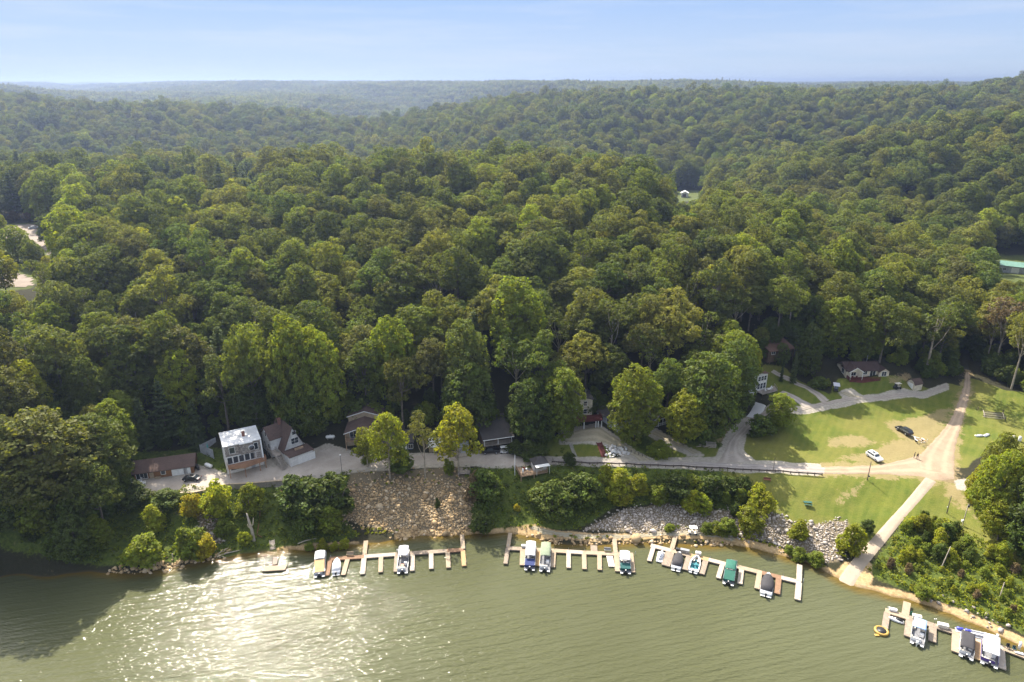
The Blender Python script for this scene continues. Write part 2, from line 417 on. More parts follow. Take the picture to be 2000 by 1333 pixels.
DRY = [[(1600, 908), (1700, 906), (1790, 885), (1850, 825), (1880, 745), (1884, 725), (1896, 725), (1896, 770), (1882, 825), (1872, 900), (1872, 945), (1815, 950), (1790, 934), (1600, 930)],
       [(1640, 895), (1700, 880), (1745, 862), (1800, 840), (1840, 825), (1862, 800), (1866, 800), (1850, 830), (1825, 858), (1785, 893), (1700, 908)], [(1730, 828), (1790, 815), (1855, 800), (1830, 850), (1760, 860)],
       [(1620, 855), (1660, 850), (1720, 862), (1700, 872), (1620, 872)], [(1840, 945), (1880, 950), (1905, 1010), (1970, 1050), (1900, 1010), (1850, 970)], [(1395, 840), (1425, 835), (1425, 862), (1395, 870)],
       [(1600, 905), (1700, 903), (1700, 911), (1600, 912)], [(1640, 985), (1660, 975), (1690, 945), (1680, 945), (1640, 975)], [(1736, 742), (1775, 730), (1780, 745), (1740, 752)]]
GRAVEL = [[(275, 962), (275, 930), (345, 925), (380, 908), (405, 915), (440, 928), (520, 900), (600, 885), (640, 868), (680, 880), (700, 893), (1000, 880), (1060, 893), (1060, 905), (1000, 912), (930, 909), (850, 911), (760, 917), (700, 921), (660, 923), (610, 935), (560, 947), (500, 950), (440, 956), (400, 961), (330, 965)],
          [(1060, 893), (1200, 897), (1400, 895), (1420, 850), (1455, 815), (1545, 794), (1700, 773), (1800, 767), (1850, 750), (1850, 760), (1800, 777), (1700, 783), (1545, 806), (1490, 822), (1455, 850), (1448, 880), (1475, 901), (1600, 908), (1600, 928), (1400, 918), (1200, 910), (1060, 905)],
          [(1095, 842), (1165, 828), (1200, 852), (1278, 900), (1240, 902), (1180, 868), (1095, 866)], [(1280, 838), (1372, 888), (1345, 888), (1268, 850)],
          [(1660, 785), (1640, 768), (1662, 760), (1690, 778)], [(1868, 940), (1872, 955), (1910, 960), (1910, 938)]]
SAND = [[(1625, 1128), (1650, 1098), (1700, 1098), (1705, 1130), (1690, 1152), (1640, 1150)],
        [(1392, 1050), (1450, 1050), (1500, 1062), (1550, 1080), (1600, 1100), (1645, 1125), (1640, 1140), (1590, 1112), (1500, 1086), (1440, 1070), (1380, 1072)],
        [(1680, 1140), (1740, 1150), (1800, 1163), (1900, 1200), (2040, 1262), (2040, 1300), (1900, 1225), (1800, 1190), (1670, 1155)],
        [(985, 1030), (1045, 1024), (1080, 1036), (1160, 1043), (1290, 1040), (1400, 1042), (1400, 1055), (1290, 1052), (1160, 1058), (1060, 1054), (985, 1045)], [(770, 1035), (905, 1034), (980, 1032), (980, 1046), (770, 1062)], [(540, 1068), (700, 1058), (700, 1072), (540, 1080)]]
ROCK = [[(672, 985), (685, 925), (900, 912), (925, 960), (918, 1035), (775, 1042), (665, 1010)],
        [(1140, 1035), (1225, 992), (1300, 982), (1440, 1000), (1500, 1000), (1560, 1030), (1655, 1015), (1665, 1040), (1640, 1098), (1600, 1102), (1545, 1075), (1500, 1058), (1400, 1040), (1290, 1040)], [(380, 1000), (420, 990), (440, 1060), (400, 1062)]]
CLEAR_FAR = [[(1255, 388), (1300, 372), (1375, 372), (1375, 392), (1300, 398)], [(1905, 500), (2040, 495), (2040, 560), (1960, 575), (1915, 540)], [(1715, 490), (1760, 482), (1790, 500), (1730, 510)],
             [(-60, 440), (75, 435), (110, 470), (150, 478), (120, 500), (100, 500), (50, 520), (75, 548), (60, 565), (-60, 572)]]
def to_world(polys): return [poly_world(p) for p in polys]
zones = dict(lawn=to_world(LAWN), wild=to_world(WILD), dry=to_world(DRY), gravel=to_world(GRAVEL), sand=to_world(SAND), rock=to_world(ROCK), far=to_world(CLEAR_FAR))
LOT_A = poly_world([(-60, 442), (72, 438), (88, 455), (112, 492), (95, 500), (60, 470), (-60, 470)])
LOT_B = poly_world([(-60, 552), (30, 532), (66, 545), (68, 560), (-60, 566)])
nx, ny = len(GX), len(GY)
gv = np.c_[np.tile(GX, ny), np.repeat(GY, nx), GZ.ravel()]
me = bpy.data.meshes.new('ground')
ii, jj = np.meshgrid(np.arange(nx - 1), np.arange(ny - 1))
a = (jj * nx + ii).ravel()
q = np.c_[a, a + 1, a + nx + 1, a + nx]
me.vertices.add(len(gv)); me.vertices.foreach_set('co', gv.ravel())
me.loops.add(q.size); me.loops.foreach_set('vertex_index', q.ravel())
me.polygons.add(len(q)); me.polygons.foreach_set('loop_start', np.arange(0, q.size, 4)); me.polygons.foreach_set('loop_total', np.full(len(q), 4))
me.polygons.foreach_set('use_smooth', np.ones(len(q), bool))
me.update(); me.validate()
def zone_field(polys, soft, grow=0.0):
    out = np.zeros(len(gv))
    for p in polys:
        lo, hi = p.min(0) - 6, p.max(0) + 6
        m = np.where((gv[:, 0] > lo[0]) & (gv[:, 0] < hi[0]) & (gv[:, 1] > lo[1]) & (gv[:, 1] < hi[1]))[0]
        if len(m): out[m] = np.maximum(out[m], 1 - sstep(sdist(p, gv[m, 0], gv[m, 1]) - grow, -soft, soft))
    return out
LAWN_GROW = {'lawn': 2.4, 'gravel': 0.5}
for k, s_ in (('lawn', 1.2), ('wild', 2.0), ('dry', 2.5), ('gravel', 1.0), ('sand', 1.2), ('rock', 1.5), ('far', 5.0)):
    me.attributes.new(k, 'FLOAT', 'POINT').data.foreach_set('value', zone_field(zones[k], s_, LAWN_GROW.get(k, 0.0)).astype(np.float32))
t = NT('ground_cover'); v = t.coord('Object')
nb, nm, nf, nff = t.noise(v, 0.045, 5), t.noise(v, 0.28, 5, 0.6), t.noise(v, 1.6, 4, 0.65), t.noise(v, 7.0, 3, 0.6)
def zmask(name, amp=0.9):
    s_ = t.math('MULTIPLY_ADD', t.math('SUBTRACT', t.math('ADD', nm, t.math('MULTIPLY', nf, 0.8)), 0.9), amp, t.attr(name).outputs['Fac'])
    return t.rng(s_, 0.35, 0.65)
c = t.mix(nf, (0.020, 0.022, 0.010), (0.045, 0.040, 0.022))                                     # leaf litter under trees
wild = t.mix(t.rng(nf, 0.35, 0.65), (0.050, 0.070, 0.013), (0.095, 0.118, 0.020))
wild = t.mix(t.rng(nm, 0.55, 0.75, 0, 0.6), wild, (0.10, 0.10, 0.04))
c = t.mix(zmask('wild'), c, wild)
c = t.mix(zmask('far', 0.4), c, t.mix(nm, (0.06, 0.085, 0.02), (0.10, 0.11, 0.03)))
lawn = t.mix(t.rng(nm, 0.3, 0.7), (0.074, 0.106, 0.013), (0.124, 0.138, 0.019))
lawn = t.mix(t.rng(nb, 0.42, 0.62, 0, 0.6), lawn, (0.180, 0.160, 0.042))
lawn = t.mix(t.rng(nf, 0.40, 0.75, 0, 0.45), lawn, (0.075, 0.100, 0.014))
lawn = t.mix(t.rng(nff, 0.45, 0.75, 0, 0.35), lawn, (0.23, 0.20, 0.07))
mow = t.node('ShaderNodeTexWave', wave_type='BANDS', bands_direction='X'); mow.inputs['Scale'].default_value = 0.16; mow.inputs['Distortion'].default_value = 9; mow.inputs['Detail Scale'].default_value = 0.25
t.ln(t.coord('Object', (1, 1, 1), (0, 0, R(35))), mow.inputs['Vector'])
lawn = t.mix(t.rng(mow.outputs['Fac'], 0.35, 0.65, 0, 0.16), lawn, (0.19, 0.185, 0.04))            # mowing arcs
c = t.mix(zmask('lawn', 0.5), c, lawn)
c = t.mix(t.math('MULTIPLY', zmask('dry', 1.8), 0.65), c, t.mix(nf, (0.22, 0.165, 0.08), (0.36, 0.27, 0.15)))
grav = t.mix(t.rng(nf, 0.3, 0.7), (0.30, 0.27, 0.22), (0.42, 0.37, 0.30))
c = t.mix(zmask('gravel', 0.55), c, grav)
c = t.mix(zmask('rock', 0.6), c, t.mix(nff, (0.10, 0.08, 0.05), (0.24, 0.19, 0.12)))
sand = t.mix(t.rng(nf, 0.3, 0.7), (0.36, 0.24, 0.11), (0.48, 0.34, 0.18))
sand = t.mix(t.rng(nm, 0.5, 0.75, 0, 0.5), sand, (0.30, 0.26, 0.18))
c = t.mix(zmask('sand', 0.5), c, sand)
geo = t.node('ShaderNodeNewGeometry'); sep = t.node('ShaderNodeSeparateXYZ'); t.ln(geo.outputs['Position'], sep.inputs[0])
wet = t.rng(t.math('ADD', sep.outputs[2], t.math('MULTIPLY', nf, 0.25)), 0.05, 0.45, 0.75, 0.0)   # shore soaked by the lake
c = t.mix(wet, c, (0.085, 0.060, 0.025))
t.col(c); t.set(0.95, 0, 0.15)
t.bump(t.math('ADD', nf, t.math('MULTIPLY', nff, 0.5)), 0.6, 0.25)
me.materials.append(t.m)
ground = tag(link(bpy.data.objects.new('ground', me)), 'green and brown lake shore rising to wooded hills', kind='structure')

# water: one sheet, small wind waves
t = NT('lake_water'); v = t.coord('Object', (1, 1, 1), (0, 0, R(-24)))
def wave(scale, ang, dist, sx=1.0):
    vv = t.coord('Object', (sx, 1, 1), (0, 0, R(ang)))
    n = t.node('ShaderNodeTexWave', wave_type='BANDS', bands_direction='Y', wave_profile='SIN')
    n.inputs['Scale'].default_value = scale; n.inputs['Distortion'].default_value = dist
    n.inputs['Detail'].default_value = 3; n.inputs['Detail Scale'].default_value = 1.6; n.inputs['Detail Roughness'].default_value = 0.62
    t.ln(vv, n.inputs['Vector']); return n.outputs['Fac']
w1 = wave(0.135, -29, 3.6, 0.55); w2 = wave(0.29, -21, 4.5, 0.6)
n2 = t.noise(t.coord('Object', (0.5, 1.3, 1), (0, 0, R(-26))), 1.5, 2, 0.5, 0.3)
n3 = t.noise(t.coord('Object', (0.6, 1.25, 1), (0, 0, R(-16))), 3.4, 1, 0.5)
calm = t.noise(t.coord('Object', (1, 1, 1)), 0.035, 3, 0.5)
hgt = t.math('ADD', t.math('MULTIPLY', w1, 0.14), t.math('ADD', t.math('MULTIPLY', w2, 0.09), t.math('ADD', t.math('MULTIPLY', n2, 0.42), t.math('MULTIPLY', n3, 0.14))))
hgt = t.math('MULTIPLY', hgt, t.rng(calm, 0.32, 0.68, 0.55, 1.2))
t.bump(hgt, 1.0, 0.40)
geo = t.node('ShaderNodeNewGeometry'); sh = t.attr('depth')
c = t.mix(t.rng(t.noise(v, 0.02, 3), 0.3, 0.7), (0.066, 0.069, 0.032), (0.083, 0.087, 0.043))
c = t.mix(t.rng(sh.outputs['Fac'], 0.0, 1.3, 0.9, 0.0), c, (0.11, 0.07, 0.012))
t.col(c)
t.set(0.055, 0, 0.20); t.bsdf.inputs['IOR'].default_value = 1.333
wx, wy = np.linspace(-330, 330, 331), np.linspace(40, 160, 121)
wX, wY = np.meshgrid(wx, wy)
me = bpy.data.meshes.new('water')
a = (np.arange(120)[:, None] * 331 + np.arange(330)[None, :]).ravel()
q = np.c_[a, a + 1, a + 332, a + 331]
me.from_pydata(np.c_[wX.ravel(), wY.ravel(), np.zeros(wX.size)].tolist(), [], q.tolist())
me.attributes.new('depth', 'FLOAT', 'POINT').data.foreach_set('value', np.maximum(0, -Tz(wX.ravel(), wY.ravel())).astype(np.float32))
me.materials.append(t.m)
water = tag(link(bpy.data.objects.new('water', me)), 'olive green lake with small wind waves', kind='structure')

# roads laid on the ground
def spline(pts, n):
    pts = [Vector(p) for p in pts]
    if len(pts) == 2: return [pts[0].lerp(pts[1], i / n) for i in range(n + 1)]
    P_ = [pts[0] * 2 - pts[1]] + pts + [pts[-1] * 2 - pts[-2]]
    out = []
    L = [0.0]
    for a_, b_ in zip(pts[:-1], pts[1:]): L.append(L[-1] + (b_ - a_).length)
    for i in range(n + 1):
        s_ = L[-1] * i / n; k = 0
        while k < len(pts) - 2 and L[k + 1] < s_: k += 1
        u = (s_ - L[k]) / max(1e-6, L[k + 1] - L[k]); p0, p1, p2, p3 = P_[k:k + 4]
        out.append(0.5 * ((2 * p1) + (p2 - p0) * u + (2 * p0 - 5 * p1 + 4 * p2 - p3) * u * u + (3 * p1 - p0 - 3 * p2 + p3) * u ** 3))
    return out
def strip(name, pairs, mat, label, lift=0.05, rough=0.18, across=8, step=0.8, edge=0.25):
    A = [G(*p[0]) for p in pairs]; B = [G(*p[1]) for p in pairs]
    n = int(max(4, sum((x - y).length for x, y in zip(A[:-1], A[1:])) / step))
    A, B = spline(A, n), spline(B, n)
    m = MB(); rings = []
    ph = rnd.random() * 9
    for i, (p, r) in enumerate(zip(A, B)):
        d = (r - p).normalized()
        j1 = rough * (math.sin(i * 0.9 + ph) + math.sin(i * 2.3 + ph * 2)) ; j2 = rough * (math.sin(i * 1.1 + ph * 3) + math.sin(i * 2.9))
        p2, r2 = p + d * j1, r + d * j2
        row = []
        for k in range(across + 1):
            x = p2.lerp(r2, k / across)
            lf = lift if 0 < k < across else -edge
            if k in (0, across): x = x + (d * -0.15 if k == 0 else d * 0.15)
            row.append(Vector((x.x, x.y, gz(x.x, x.y) + lf)))
        rings.append(row)
    m.loft(rings, 0, True, False, False)
    o = m.build(name, mat)
    o.data.attributes.new('across', 'FLOAT', 'POINT').data.foreach_set('value', np.tile(np.linspace(0, 1, across + 1), len(rings)).astype(np.float32))
    return tag(o, label, kind='structure')
def ground_mat(name, a_, b_, spots, ruts=False, bumpy=0.4):
    t = NT(name); v = t.coord('Object')
    n1, n2, n3 = t.noise(v, 0.25, 5, 0.6), t.noise(v, 1.9, 5, 0.7), t.noise(v, 9, 3, 0.6)
    c = t.mix(t.rng(n1, 0.3, 0.7), a_, b_); c = t.mix(t.rng(n2, 0.45, 0.75, 0, 0.5), c, spots); c = t.mix(t.rng(n3, 0.4, 0.7, 0, 0.25), c, tuple(x * 0.5 for x in a_))
    if ruts:                                       # two wheel tracks worn pale, a darker crown and verge
        ac = t.math('ADD', t.attr('across').outputs['Fac'], t.math('MULTIPLY', t.math('SUBTRACT', n2, 0.5), 0.16))
        d_ = t.math('ABSOLUTE', t.math('SUBTRACT', t.math('ABSOLUTE', t.math('SUBTRACT', ac, 0.5)), 0.2))
        c = t.mix(t.rng(d_, 0.02, 0.12, 0.5, 0.0), c, tuple(min(1, x * 1.22) for x in b_))
        e_ = t.math('ABSOLUTE', t.math('SUBTRACT', ac, 0.5)); c = t.mix(t.rng(e_, 0.40, 0.50, 0.0, 0.6), c, tuple(x * 0.62 for x in spots))
    t.col(c); t.set(0.92, 0, 0.2); t.bump(t.math('ADD', n2, n3), bumpy, 0.05)
    return t.m
M_gravel = ground_mat('pale_gravel', (0.37, 0.315, 0.26), (0.46, 0.40, 0.335), (0.30, 0.25, 0.20))
M_asphalt = ground_mat('worn_asphalt', (0.275, 0.24, 0.21), (0.345, 0.305, 0.27), (0.22, 0.20, 0.18), True, bumpy=0.2)
M_dirt = ground_mat('packed_dirt', (0.285, 0.210, 0.142), (0.345, 0.262, 0.18), (0.25, 0.18, 0.118), True)
M_grey = ground_mat('grey_chippings', (0.30, 0.255, 0.21), (0.38, 0.33, 0.275), (0.24, 0.195, 0.15), True)
M_path = ground_mat('mown_track', (0.27, 0.235, 0.16), (0.36, 0.31, 0.22), (0.20, 0.19, 0.09), True)
M_conc = ground_mat('ramp_concrete', (0.36, 0.288, 0.212), (0.41, 0.335, 0.255), (0.31, 0.24, 0.17), bumpy=0.15)
M_white_conc = ground_mat('new_concrete', (0.62, 0.61, 0.60), (0.68, 0.67, 0.66), (0.58, 0.57, 0.55), bumpy=0.1)
strip('gravel_lane', [((288, 938), (290, 962)), ((345, 930), (340, 962)), ((385, 914), (400, 957)), ((440, 928), (445, 953)), ((500, 912), (500, 948)), ((560, 908), (560, 945)), ((605, 888), (612, 932)), ((645, 872), (660, 921)), ((690, 889), (700, 919)), ((760, 892), (760, 915)), ((850, 887), (850, 909)), ((930, 884), (930, 908)), ((1000, 884), (1000, 913)), ((1040, 888), (1040, 912)), ((1075, 893), (1085, 906))], M_gravel, 'pale gravel lane in front of the lakeside cottages', 0.05, 0.3, 16)
strip('asphalt_road', [((1070, 893), (1075, 906)), ((1100, 897), (1100, 904.5)), ((1200, 900), (1200, 907)), ((1300, 902), (1300, 911)), ((1400, 904), (1400, 916)), ((1500, 907), (1500, 920)), ((1600, 911), (1600, 927)), ((1640, 912), (1640, 928))], M_asphalt, 'narrow grey road along the guard rail', 0.06, 0.09)
strip('dirt_road', [((1610, 911), (1610, 927)), ((1650, 911), (1650, 928)), ((1700, 909), (1700, 928)), ((1740, 903), (1745, 930)), ((1780, 892), (1795, 935)), ((1815, 876), (1830, 944)), ((1840, 858), (1866, 942))], M_dirt, 'tan dirt road meeting at the boat ramp', 0.07, 0.12, 12)
strip('dirt_road', [((1885, 728), (1894, 728)), ((1881, 755), (1896, 757)), ((1869, 790), (1890, 790)), ((1858, 815), (1882, 820)), ((1840, 840), (1875, 848)), ((1815, 866), (1869, 875)), ((1795, 888), (1868, 905)), ((1790, 915), (1868, 930))], M_dirt, 'tan dirt road climbing into the woods', 0.085, 0.12, 12)
strip('upper_lane', [((1848, 752), (1848, 757)), ((1790, 768), (1788, 774)), ((1700, 774.5), (1700, 781)), ((1620, 783), (1620, 791)), ((1545, 795), (1545, 803)), ((1497, 802), (1505, 812)), ((1465, 815), (1484, 822)), ((1442, 838), (1462, 842)), ((1423, 860), (1447, 862)), ((1410, 885), (1448, 882)), ((1392, 905), (1475, 902))], M_grey, 'grey gravel lane curving round the meadow', 0.055, 0.1)
strip('driveway', [((1100, 846), (1102, 865)), ((1130, 838), (1140, 867)), ((1165, 831), (1178, 868)), ((1192, 846), (1186, 870)), ((1215, 862), (1204, 876)), ((1245, 881), (1232, 889)), ((1276, 899), (1245, 900))], M_path, 'tan gravel driveway below the cream house', 0.05, 0.1)
strip('driveway', [((1285, 838), (1272, 848)), ((1320, 860), (1305, 864)), ((1345, 873), (1335, 877)), ((1372, 884), (1352, 888))], M_path, 'narrow tan driveway to the dark roofed cottage', 0.05, 0.08)
strip('driveway', [((1512, 722), (1505, 727)), ((1545, 738), (1535, 744)), ((1585, 757), (1575, 762)), ((1622, 781), (1605, 788))], M_grey, 'grey track climbing towards the log cabin', 0.05, 0.08)
strip('driveway', [((1530, 763), (1522, 768)), ((1560, 775), (1548, 782)), ((1590, 791), (1570, 797))], M_asphalt, 'dark short driveway beside the white house deck', 0.05, 0.06)
strip('driveway', [((1652, 765), (1640, 768)), ((1668, 772), (1656, 776)), ((1700, 776), (1672, 783))], M_path, 'worn track up to the cottage with the maroon deck', 0.05, 0.1)
strip('concrete_pad', [((1474, 784), (1498, 795)), ((1468, 796), (1492, 806)), ((1456, 814), (1478, 817))], M_white_conc, 'bright white concrete pad below the white house', 0.09, 0.02)
strip('shore_path', [((1042, 1025), (1036, 1034)), ((1080, 1036), (1076, 1047)), ((1150, 1044), (1150, 1054)), ((1230, 1043), (1230, 1053)), ((1290, 1038), (1290, 1048)), ((1350, 1037), (1350, 1047)), ((1400, 1042), (1395, 1050)), ((1440, 1050), (1430, 1058))], M_path, 'worn grassy track along the shore behind the docks', 0.04, 0.15)
ramp = strip('boat_ramp', [((1807, 933), (1829, 942)), ((1778, 968), (1803, 972)), ((1747, 1003), (1772, 1007)), ((1706, 1048), (1736, 1053)), ((1678, 1079), (1713, 1081)), ((1653, 1107), (1690, 1110)), ((1633, 1135), (1666, 1148))], M_conc, 'pale concrete boat ramp running down into the lake', 0.16, 0.0, 6, 0.8, 0.1)
lotm = M_path
def flat_patch(name, poly, mat, label, lift=0.12):
    lo, hi = poly.min(0), poly.max(0)
    xs, ys = np.arange(lo[0], hi[0] + 1.5, 1.5), np.arange(lo[1], hi[1] + 1.5, 1.5)
    m = MB(); idx = {}
    X, Y = np.meshgrid(xs, ys); ins = sdist(poly, X, Y) < 0.6; Z = Tz(X, Y) + lift
    for j in range(len(ys) - 1):
        for i in range(len(xs) - 1):
            if ins[j, i] and ins[j + 1, i] and ins[j, i + 1] and ins[j + 1, i + 1]:
                f = []
                for jj_, ii_ in ((j, i), (j, i + 1), (j + 1, i + 1), (j + 1, i)):
                    if (jj_, ii_) not in idx:
                        idx[(jj_, ii_)] = len(m.v); m.v.append((X[jj_, ii_], Y[jj_, ii_], Z[jj_, ii_]))
                    f.append(idx[(jj_, ii_)])
                m.f.append(tuple(f)); m.mi.append(0); m.sm.append(True)
    return tag(m.build(name, mat), label, kind='structure')
M_lot = ground_mat('lot_paving', (0.25, 0.205, 0.165), (0.31, 0.255, 0.21), (0.21, 0.175, 0.14))
flat_patch('car_park', LOT_A, M_lot, 'tan paved car park in a gap of the woods')
flat_patch('car_park', LOT_B, M_lot, 'second tan paved patch below the car park')
# ------------------------------------------------------------------ foliage
def leaf_mat(name, cols, trans=0.42, tcol=1.0, rough=0.6):
    t = NT(name); t.n.remove(t.bsdf)
    oi = t.node('ShaderNodeObjectInfo')
    ramp = t.node('ShaderNodeValToRGB'); e = ramp.color_ramp.elements
    while len(e) < len(cols): e.new(0.5)
    for i, c_ in enumerate(cols):
        e[i].position = i / (len(cols) - 1); e[i].color = (*c_, 1)
    f = t.math('FRACT', t.math('ADD', oi.outputs['Random'], t.math('MULTIPLY', t.attr('tree_tint').outputs['Fac'], 1.0)))
    stand = t.noise(oi.outputs['Location'], 0.022, 2, 0.5)
    f = t.math('FRACT', t.math('ADD', t.math('MULTIPLY', f, 0.62), t.math('MULTIPLY', stand, 1.1)))      # like trees stand in groups
    t.ln(f, ramp.inputs[0])
    hsv = t.node('ShaderNodeHueSaturation')
    t.ln(ramp.outputs[0], hsv.inputs['Color'])
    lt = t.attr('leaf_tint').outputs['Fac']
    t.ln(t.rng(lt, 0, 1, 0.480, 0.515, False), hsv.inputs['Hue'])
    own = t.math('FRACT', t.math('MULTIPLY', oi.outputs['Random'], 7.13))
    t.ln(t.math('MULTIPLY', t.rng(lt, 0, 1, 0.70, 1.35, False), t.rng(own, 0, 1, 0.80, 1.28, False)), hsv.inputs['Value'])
    d = t.node('ShaderNodeBsdfDiffuse'); t.ln(hsv.outputs[0], d.inputs[0])
    tr = t.node('ShaderNodeBsdfTranslucent')
    t.ln(t.mix(1.0, hsv.outputs[0], (1.5 * tcol, 1.45 * tcol, 0.55 * tcol), 'MULTIPLY'), tr.inputs[0])
    mx = t.node('ShaderNodeMixShader'); mx.inputs[0].default_value = trans
    t.ln(d.outputs[0], mx.inputs[1]); t.ln(tr.outputs[0], mx.inputs[2])
    gl = t.node('ShaderNodeBsdfGlossy'); gl.inputs[0].default_value = (1, 1, 1, 1); gl.inputs['Roughness'].default_value = rough
    m2 = t.node('ShaderNodeMixShader'); m2.inputs[0].default_value = 0.012
    t.ln(mx.outputs[0], m2.inputs[1]); t.ln(gl.outputs[0], m2.inputs[2])
    t.ln(m2.outputs[0], t.out.inputs['Surface'])
    return t.m
L_oak = leaf_mat('oak_leaf', [(0.076, 0.096, 0.015), (0.110, 0.132, 0.017), (0.063, 0.089, 0.015), (0.144, 0.158, 0.019), (0.107, 0.110, 0.029), (0.083, 0.118, 0.017), (0.159, 0.158, 0.026)], 0.46)
L_maple = leaf_mat('maple_leaf', [(0.128, 0.162, 0.014), (0.171, 0.202, 0.015), (0.144, 0.180, 0.018)], 0.5)
L_lime = leaf_mat('lime_leaf', [(0.213, 0.234, 0.013), (0.262, 0.258, 0.015), (0.171, 0.206, 0.014)], 0.52)
L_dark = leaf_mat('deep_green_leaf', [(0.066, 0.096, 0.014), (0.090, 0.122, 0.015), (0.076, 0.101, 0.018)], 0.42)
L_pine = leaf_mat('pine_needle', [(0.056, 0.077, 0.024), (0.073, 0.094, 0.024), (0.063, 0.079, 0.022)], 0.28)
L_yellow = leaf_mat('yellow_leaf', [(0.27, 0.25, 0.012), (0.31, 0.27, 0.016)], 0.52)
L_rust = leaf_mat('rust_leaf', [(0.20, 0.10, 0.03), (0.16, 0.11, 0.035)], 0.4)
L_brown = leaf_mat('withered_leaf', [(0.125, 0.090, 0.042), (0.150, 0.108, 0.05)], 0.3)
M_bark = worn('bark', (0.15, 0.125, 0.10), 0.9, 0.4, 1.2, spec=0.1)
M_pale_bark = worn('pale_bark', (0.34, 0.29, 0.22), 0.9, 0.35, 1.4, spec=0.1)
M_dead = worn('bleached_wood', (0.42, 0.36, 0.28), 0.9, 0.3, 1.0, spec=0.1)

class Leaves:
    """leaf-sized faces gathered in clumps through a crown"""
    def __init__(s, seed): s.r = np.random.default_rng(seed); s.c, s.n, s.s, s.t, s.tt = [], [], [], [], []
    def cards(s, c, n, size, tint, tree=0.0):
        k = len(c); s.c.append(c); s.n.append(n); s.s.append(np.broadcast_to(size, (k,)).copy()); s.t.append(np.broadcast_to(tint, (k,)).copy()); s.tt.append(np.full(k, tree))
    def unit(s, k):
        v = s.r.normal(size=(k, 3)); return v / np.linalg.norm(v, axis=1)[:, None]
    def clump(s, c, r, out, n=38, size=0.5, flat=0.75, tint=None):
        d = s.unit(n) + np.asarray(out) * 0.75 + np.array([0, 0, 0.25])
        d /= np.linalg.norm(d, axis=1)[:, None]
        rad = r * s.r.uniform(0.55, 1.05, n)
        p = np.asarray(c) + d * rad[:, None] * np.array([1, 1, flat])
        nn = d * 0.8 + s.unit(n) * 0.75 + np.array([0, 0, 0.25])
        base = s.r.uniform(0.25, 0.75) if tint is None else tint
        s.cards(p, nn, s.r.uniform(0.65, 1.25, n) * size, np.clip(base + s.r.normal(0, 0.16, n), 0, 1))
    def lobe(s, c, rad, others=(), rc=1.15, dens=1.0, n=36, size=0.5, low=-0.45, flat=0.75):
        c = np.asarray(c, float); rad = np.asarray(rad, float)
        area = 4 * math.pi * ((rad[0] * rad[1]) ** 1.6 / 3 + 2 * (rad[0] * rad[2]) ** 1.6 / 3) ** (1 / 1.6)
        k = int(area / (math.pi * rc * rc) * 1.25 * dens) + 4
        i = np.arange(k) + 0.5; ph = np.arccos(1 - 2 * i / k); th = math.pi * (1 + 5 ** 0.5) * i
        d = np.c_[np.cos(th) * np.sin(ph), np.sin(th) * np.sin(ph), np.cos(ph)] + s.r.normal(0, 0.16, (k, 3))
        d /= np.linalg.norm(d, axis=1)[:, None]
        for dd in d:
            if dd[2] < low: continue
            p = c + dd * rad * s.r.uniform(0.80, 1.03)
            if any((((p - oc) / (orr * 0.82)) ** 2).sum() < 1 for oc, orr in others): continue
            s.clump(p, rc * s.r.uniform(0.7, 1.25), dd, n, size, flat)
        m = int(30 * rad.prod() ** (1 / 3) / 2.5)
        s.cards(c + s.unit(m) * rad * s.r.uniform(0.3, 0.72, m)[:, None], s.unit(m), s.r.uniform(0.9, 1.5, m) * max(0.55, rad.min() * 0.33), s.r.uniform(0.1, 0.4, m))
    def crown(s, lobes, **kw):
        L = [(np.asarray(c, float), np.asarray(r, float)) for c, r in lobes]
        for i, (c, r) in enumerate(L): s.lobe(c, r, [x for j, x in enumerate(L) if j != i], **kw)
    def mesh(s, name, mat):
        c, n, sz, ti, tt = np.concatenate(s.c), np.concatenate(s.n), np.concatenate(s.s), np.concatenate(s.t), np.concatenate(s.tt)
        n = n / np.linalg.norm(n, axis=1)[:, None]; k = len(c)
        a = np.cross(n, s.unit(k)); a /= np.linalg.norm(a, axis=1)[:, None] + 1e-9
        b = np.cross(n, a); h = sz[:, None] / 2; asp = s.r.uniform(0.6, 1.0, k)[:, None]
        bend = n * h * s.r.uniform(-0.35, 0.35, k)[:, None]
        vs = np.stack([c - a * h, c - b * h * asp + bend, c + a * h, c + b * h * asp + bend], 1).reshape(-1, 3)
        me = bpy.data.meshes.new(name)
        me.vertices.add(4 * k); me.vertices.foreach_set('co', vs.ravel())
        me.loops.add(4 * k); me.loops.foreach_set('vertex_index', np.arange(4 * k))
        me.polygons.add(k); me.polygons.foreach_set('loop_start', np.arange(0, 4 * k, 4)); me.polygons.foreach_set('loop_total', np.full(k, 4))
        me.attributes.new('leaf_tint', 'FLOAT', 'FACE').data.foreach_set('value', ti.astype(np.float32))
        me.attributes.new('tree_tint', 'FLOAT', 'FACE').data.foreach_set('value', tt.astype(np.float32))
        me.materials.append(mat); me.update(); me.validate()
        return me
